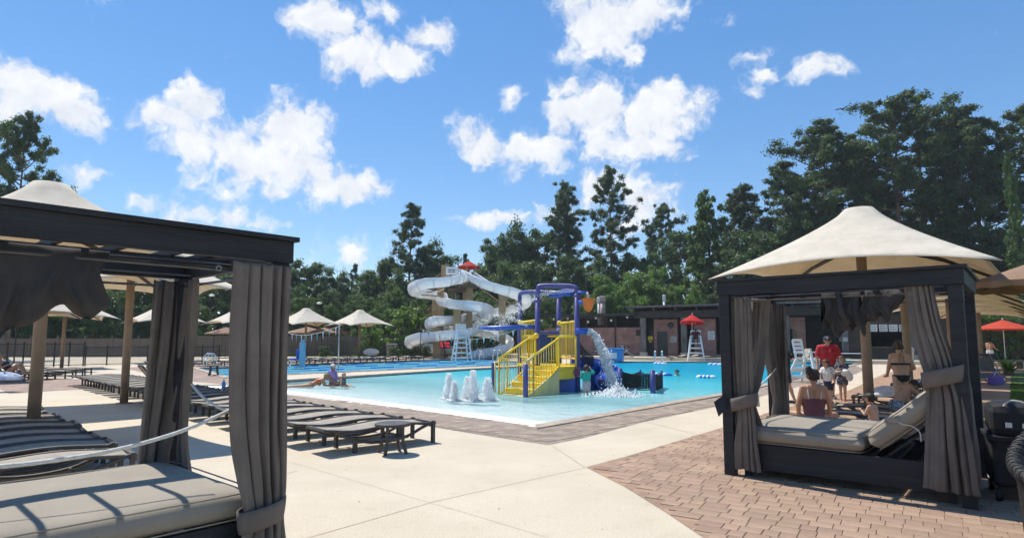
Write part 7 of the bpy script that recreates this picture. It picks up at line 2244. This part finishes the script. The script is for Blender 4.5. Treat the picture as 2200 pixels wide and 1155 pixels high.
drape('beach_towel', (ptw.x - .02, ptw.y + .25, 0), R(50), .5, .82, .12, M_TOW, 'blue tie-dye towel hanging behind the black bag', seed=3)
tr_ = empty('towel_rack', (ptw.x - .02, ptw.y + .25, 0), R(50), 'thin dark stand holding the blue tie-dye towel', 'rack')
for s in (-1, 1): MB().tube([(s * .24, 0, 0), (s * .24, 0, .82)], .015, 6).build('upright', M_BLACK, tr_)
MB().tube([(-.27, 0, .8), (.27, 0, .8)], .02, 6).build('rail', M_BLACK, tr_)
pt2 = W(350, 745, 45); pt2 = Vector((W(352, 745, 44.6).x, 44.85, .0))
drape('white_towel', pt2, R(30), .55, 1.22, .10, M_WHTC, 'white towel hung over the low black mesh fence', seed=5)
lump('towel', W(8, 812, 20.5) * 1, (.55, .3, .22), mat('pale_blue_towel', (.45, .5, .62), .85, .1, 5), 'pale blue towel heaped on a lounger foot at the left edge', 'towel', 2)
for o in bpy.data.objects:
    if o.name == 'towel': o.location.z = .40
# belongings on a lounger of the long row
k_ = start + dV * (.31 + .86 * 9.2) - dU * .35
bt = empty('water_bottle', (k_.x, k_.y, .375), 0, 'blue bottle standing among belongings on a lounger', 'bottle')
MB().lathe([(.045, 0), (.05, .02), (.05, .2), (.03, .24)], 12).build('body', mat('blue_bottle', (.08, .3, .6), .25, .05, 4), bt, smooth=True); MB().lathe([(.03, .24), (.03, .29), (.02, .30)], 12).build('cap', M_WHTC, bt)
lump('clothes_heap', (k_.x + .35, k_.y - .1, .37), (.32, .22, .16), pattern_mat('brown_print_cloth', (.12, .06, .04), (.4, .3, .25), 16, .5), 'crumpled brown clothes left on a lounger behind the curtain', 'clothes', 4)
# towels on the right loungers
for (x, y, m_, lb, sd_) in ((12.6, 18.6, mat('pale_blue_towel', (.45, .5, .62), .85, .1, 5), 'pale blue towel heaped on a lounger past the third post', 7), (9.0, 15.0, M_WHTC, 'white towel heaped on a lounger near the bikini woman', 8)):
    lump('towel', (x, y, .37), (.5, .28, .2), m_, lb, 'towel', sd_)
# table with white cloth and bucket
tp = W(1828, 772, 44); tp.z = 0
tt = empty('folding_table', tp, R(-15), 'low table under a white cloth beside the column', 'table')
MB().box(-.75, .75, -.38, .38, .70, .76).build('cloth_top', M_WHTC, tt, bevel=.02)
for sx in (-.65, .65):
    for sy in (-.3, .3): MB().tube([(sx, sy, 0), (sx, sy, .7)], .02, 6).build('leg', M_GALV, tt)
MB().box(-.752, .752, -.40, -.384, .45, .74).build('cloth_drop', M_BLKC, tt)
bk = empty('bucket', (tp.x + .95, tp.y - .3, 0), 0, 'white tub with blue print beside the white table', 'tub')
MB().lathe([(.22, 0), (.28, .7), (.30, .72), (.26, .72), (.2, .1)], 16).build('body', M_WHTC, bk, smooth=True); MB().lathe([(.262, .32), (.278, .52)], 16).build('print_band', M_FB, bk)
tc_ = empty('trash_can', W(1953, 772, 42), 0, 'pale trash can behind the standing woman in bikini', 'bin'); tc_.location.z = 0
MB().lathe([(.26, 0), (.32, .95), (.34, 1.0)], 14).build('body', mat('beige_plastic', (.5, .47, .4), .6, .08, 4), tc_, smooth=True); MB().lathe([(.35, 1.0), (.33, 1.15), (.15, 1.25)], 14).build('lid', mat('beige_plastic', (.5, .47, .4), .6, .08, 4), tc_, smooth=True)
ac = empty('storage_chest', W(841, 760, 61), .1, 'grey storage chest among the shrubs by the board fence', 'chest'); ac.location.z = 0
MB().box(-.45, .5, -.4, .4, .0, 1.05).build('body', mat('grey_plastic', (.27, .25, .24), .6, .1, 4), ac, bevel=.04); MB().box(-.5, .55, -.45, .45, 1.05, 1.35).build('lid', mat('grey_plastic', (.27, .25, .24), .6, .1, 4), ac, bevel=.08)
rk = empty('white_rock', W(797, 765, 58.5), .3, 'pale folded cover on a lounger near the shrubs', 'cover'); rk.location.z = .38
MB().ball((0, 0, .2), (.75, .3, .34), 12, 8).build('folds', M_WHTC, rk, smooth=False)
# bench and planter near the coral umbrella
bnch = empty('bench', W(2150, 782, 37), -.2, 'low dark bench under the coral umbrella', 'bench'); bnch.location.z = 0
MB().box(-1.2, 1.2, -.25, .25, .42, .5).build('seat', M_GREYW, bnch); 
for sx in (-1, 1): MB().box(sx - .06, sx + .06, -.22, .22, 0, .42).build('leg', M_FRAME, bnch)
# floodlight poles over the left fence
for (px, py, Y, lb) in ((686, 651, 64, 'small floodlight on a pole above the first far canopy gap'), (455, 634, 60, 'small floodlight on a pole between the two left curtains'), (30, 621, 48, 'small floodlight on a pole at the far left')):
    p = W(px, py, Y); r = empty('floodlight', (p.x, Y, 0), 0, lb, 'light')
    MB().tube([(.35, .1, 0), (.35, .1, p.z - .1)], .05, 8).build('pole', M_BLACK, r); MB().ball((0, 0, p.z), (.3, .2, .12), 10, 6).build('lamp_head', mat('white_globe', (.85, .85, .82), .3, .02, 3), r, smooth=True)
    MB().tube([(.35, .1, p.z - .1), (0, 0, p.z)], .03, 6).build('arm', M_BLACK, r)
# dark wicker chair at the lower right corner
wkp = G(2290, 1180); wk = empty('wicker_chair', wkp, R(-20), 'dark woven wicker chair cut by the lower right corner', 'chair')
M_WICK = mat('dark_wicker', (.018, .017, .018), .6, .3, 30, bump=.5, bscale=80); M_WICK2 = mat('grey_wicker', (.05, .048, .048), .6, .3, 30)
arm = spline([(-.10, -.50, .0), (-.14, -.46, .30), (-.22, -.3, .52), (-.27, .0, .60), (-.20, .25, .70), (.0, .42, .86), (.35, .48, .92), (.7, .40, .88)], 10)
MB().tube(arm, .055, 12).build('arm_roll', M_WICK, wk, smooth=True)
for ph in range(4):   # braided strands over the roll
    hp = []
    for i in range(len(arm) * 3 - 2):
        f = i / 3; j = int(f); c = arm[j].lerp(arm[min(j + 1, len(arm) - 1)], f - j); d = (arm[min(j + 1, len(arm) - 1)] - arm[max(j - 1, 0)]).normalized()
        s = d.cross(Vector((0, 0, 1))).normalized(); u_ = s.cross(d); a = i * .55 * (1 if ph % 2 else -1) + ph * 1.57
        hp.append(c + (s * math.cos(a) + u_ * math.sin(a)) * .056)
    MB().tube(hp, .010, 5).build('weave_strand', M_WICK2 if ph < 2 else M_WICK, wk, smooth=True)
pts = []
for i, c in enumerate(arm):
    for k in range(6): pts.append((c.x + .03 * k / 5, c.y * (1 - .03 * k), c.z * (1 - k / 5) + .02))
MB().grid(pts, len(arm), 6).build('side_panel', M_WICK, wk, smooth=True, solid=.02)
MB().box(-.12, .8, -.4, .35, .2, .42).build('seat', M_WICK, wk, bevel=.05)
for (x, y) in ((-.1, -.42), (.75, -.42), (.0, .36), (.7, .36)): MB().tube([(x, y, 0), (x, y, .25)], .03, 8).build('leg', M_WICK, wk)

# ------------------------------------------------------------------ summer haze in the air
hz_m = bpy.data.materials.new('summer_haze'); hz_m.use_nodes = True
hn, hl_ = hz_m.node_tree.nodes, hz_m.node_tree.links
hn.remove(hn['Principled BSDF'])
pv = hn.new('ShaderNodeVolumePrincipled'); pv.inputs['Color'].default_value = (.86, .93, 1.0, 1); pv.inputs['Density'].default_value = .00045
hl_.new(pv.outputs[0], hn['Material Output'].inputs['Volume'])
hz_o = MB().box(-240, 240, -40, 190, -4.0, 42).build('haze', hz_m); tag(hz_o, 'thin summer haze veiling the distant trees', 'haze', kind='stuff')
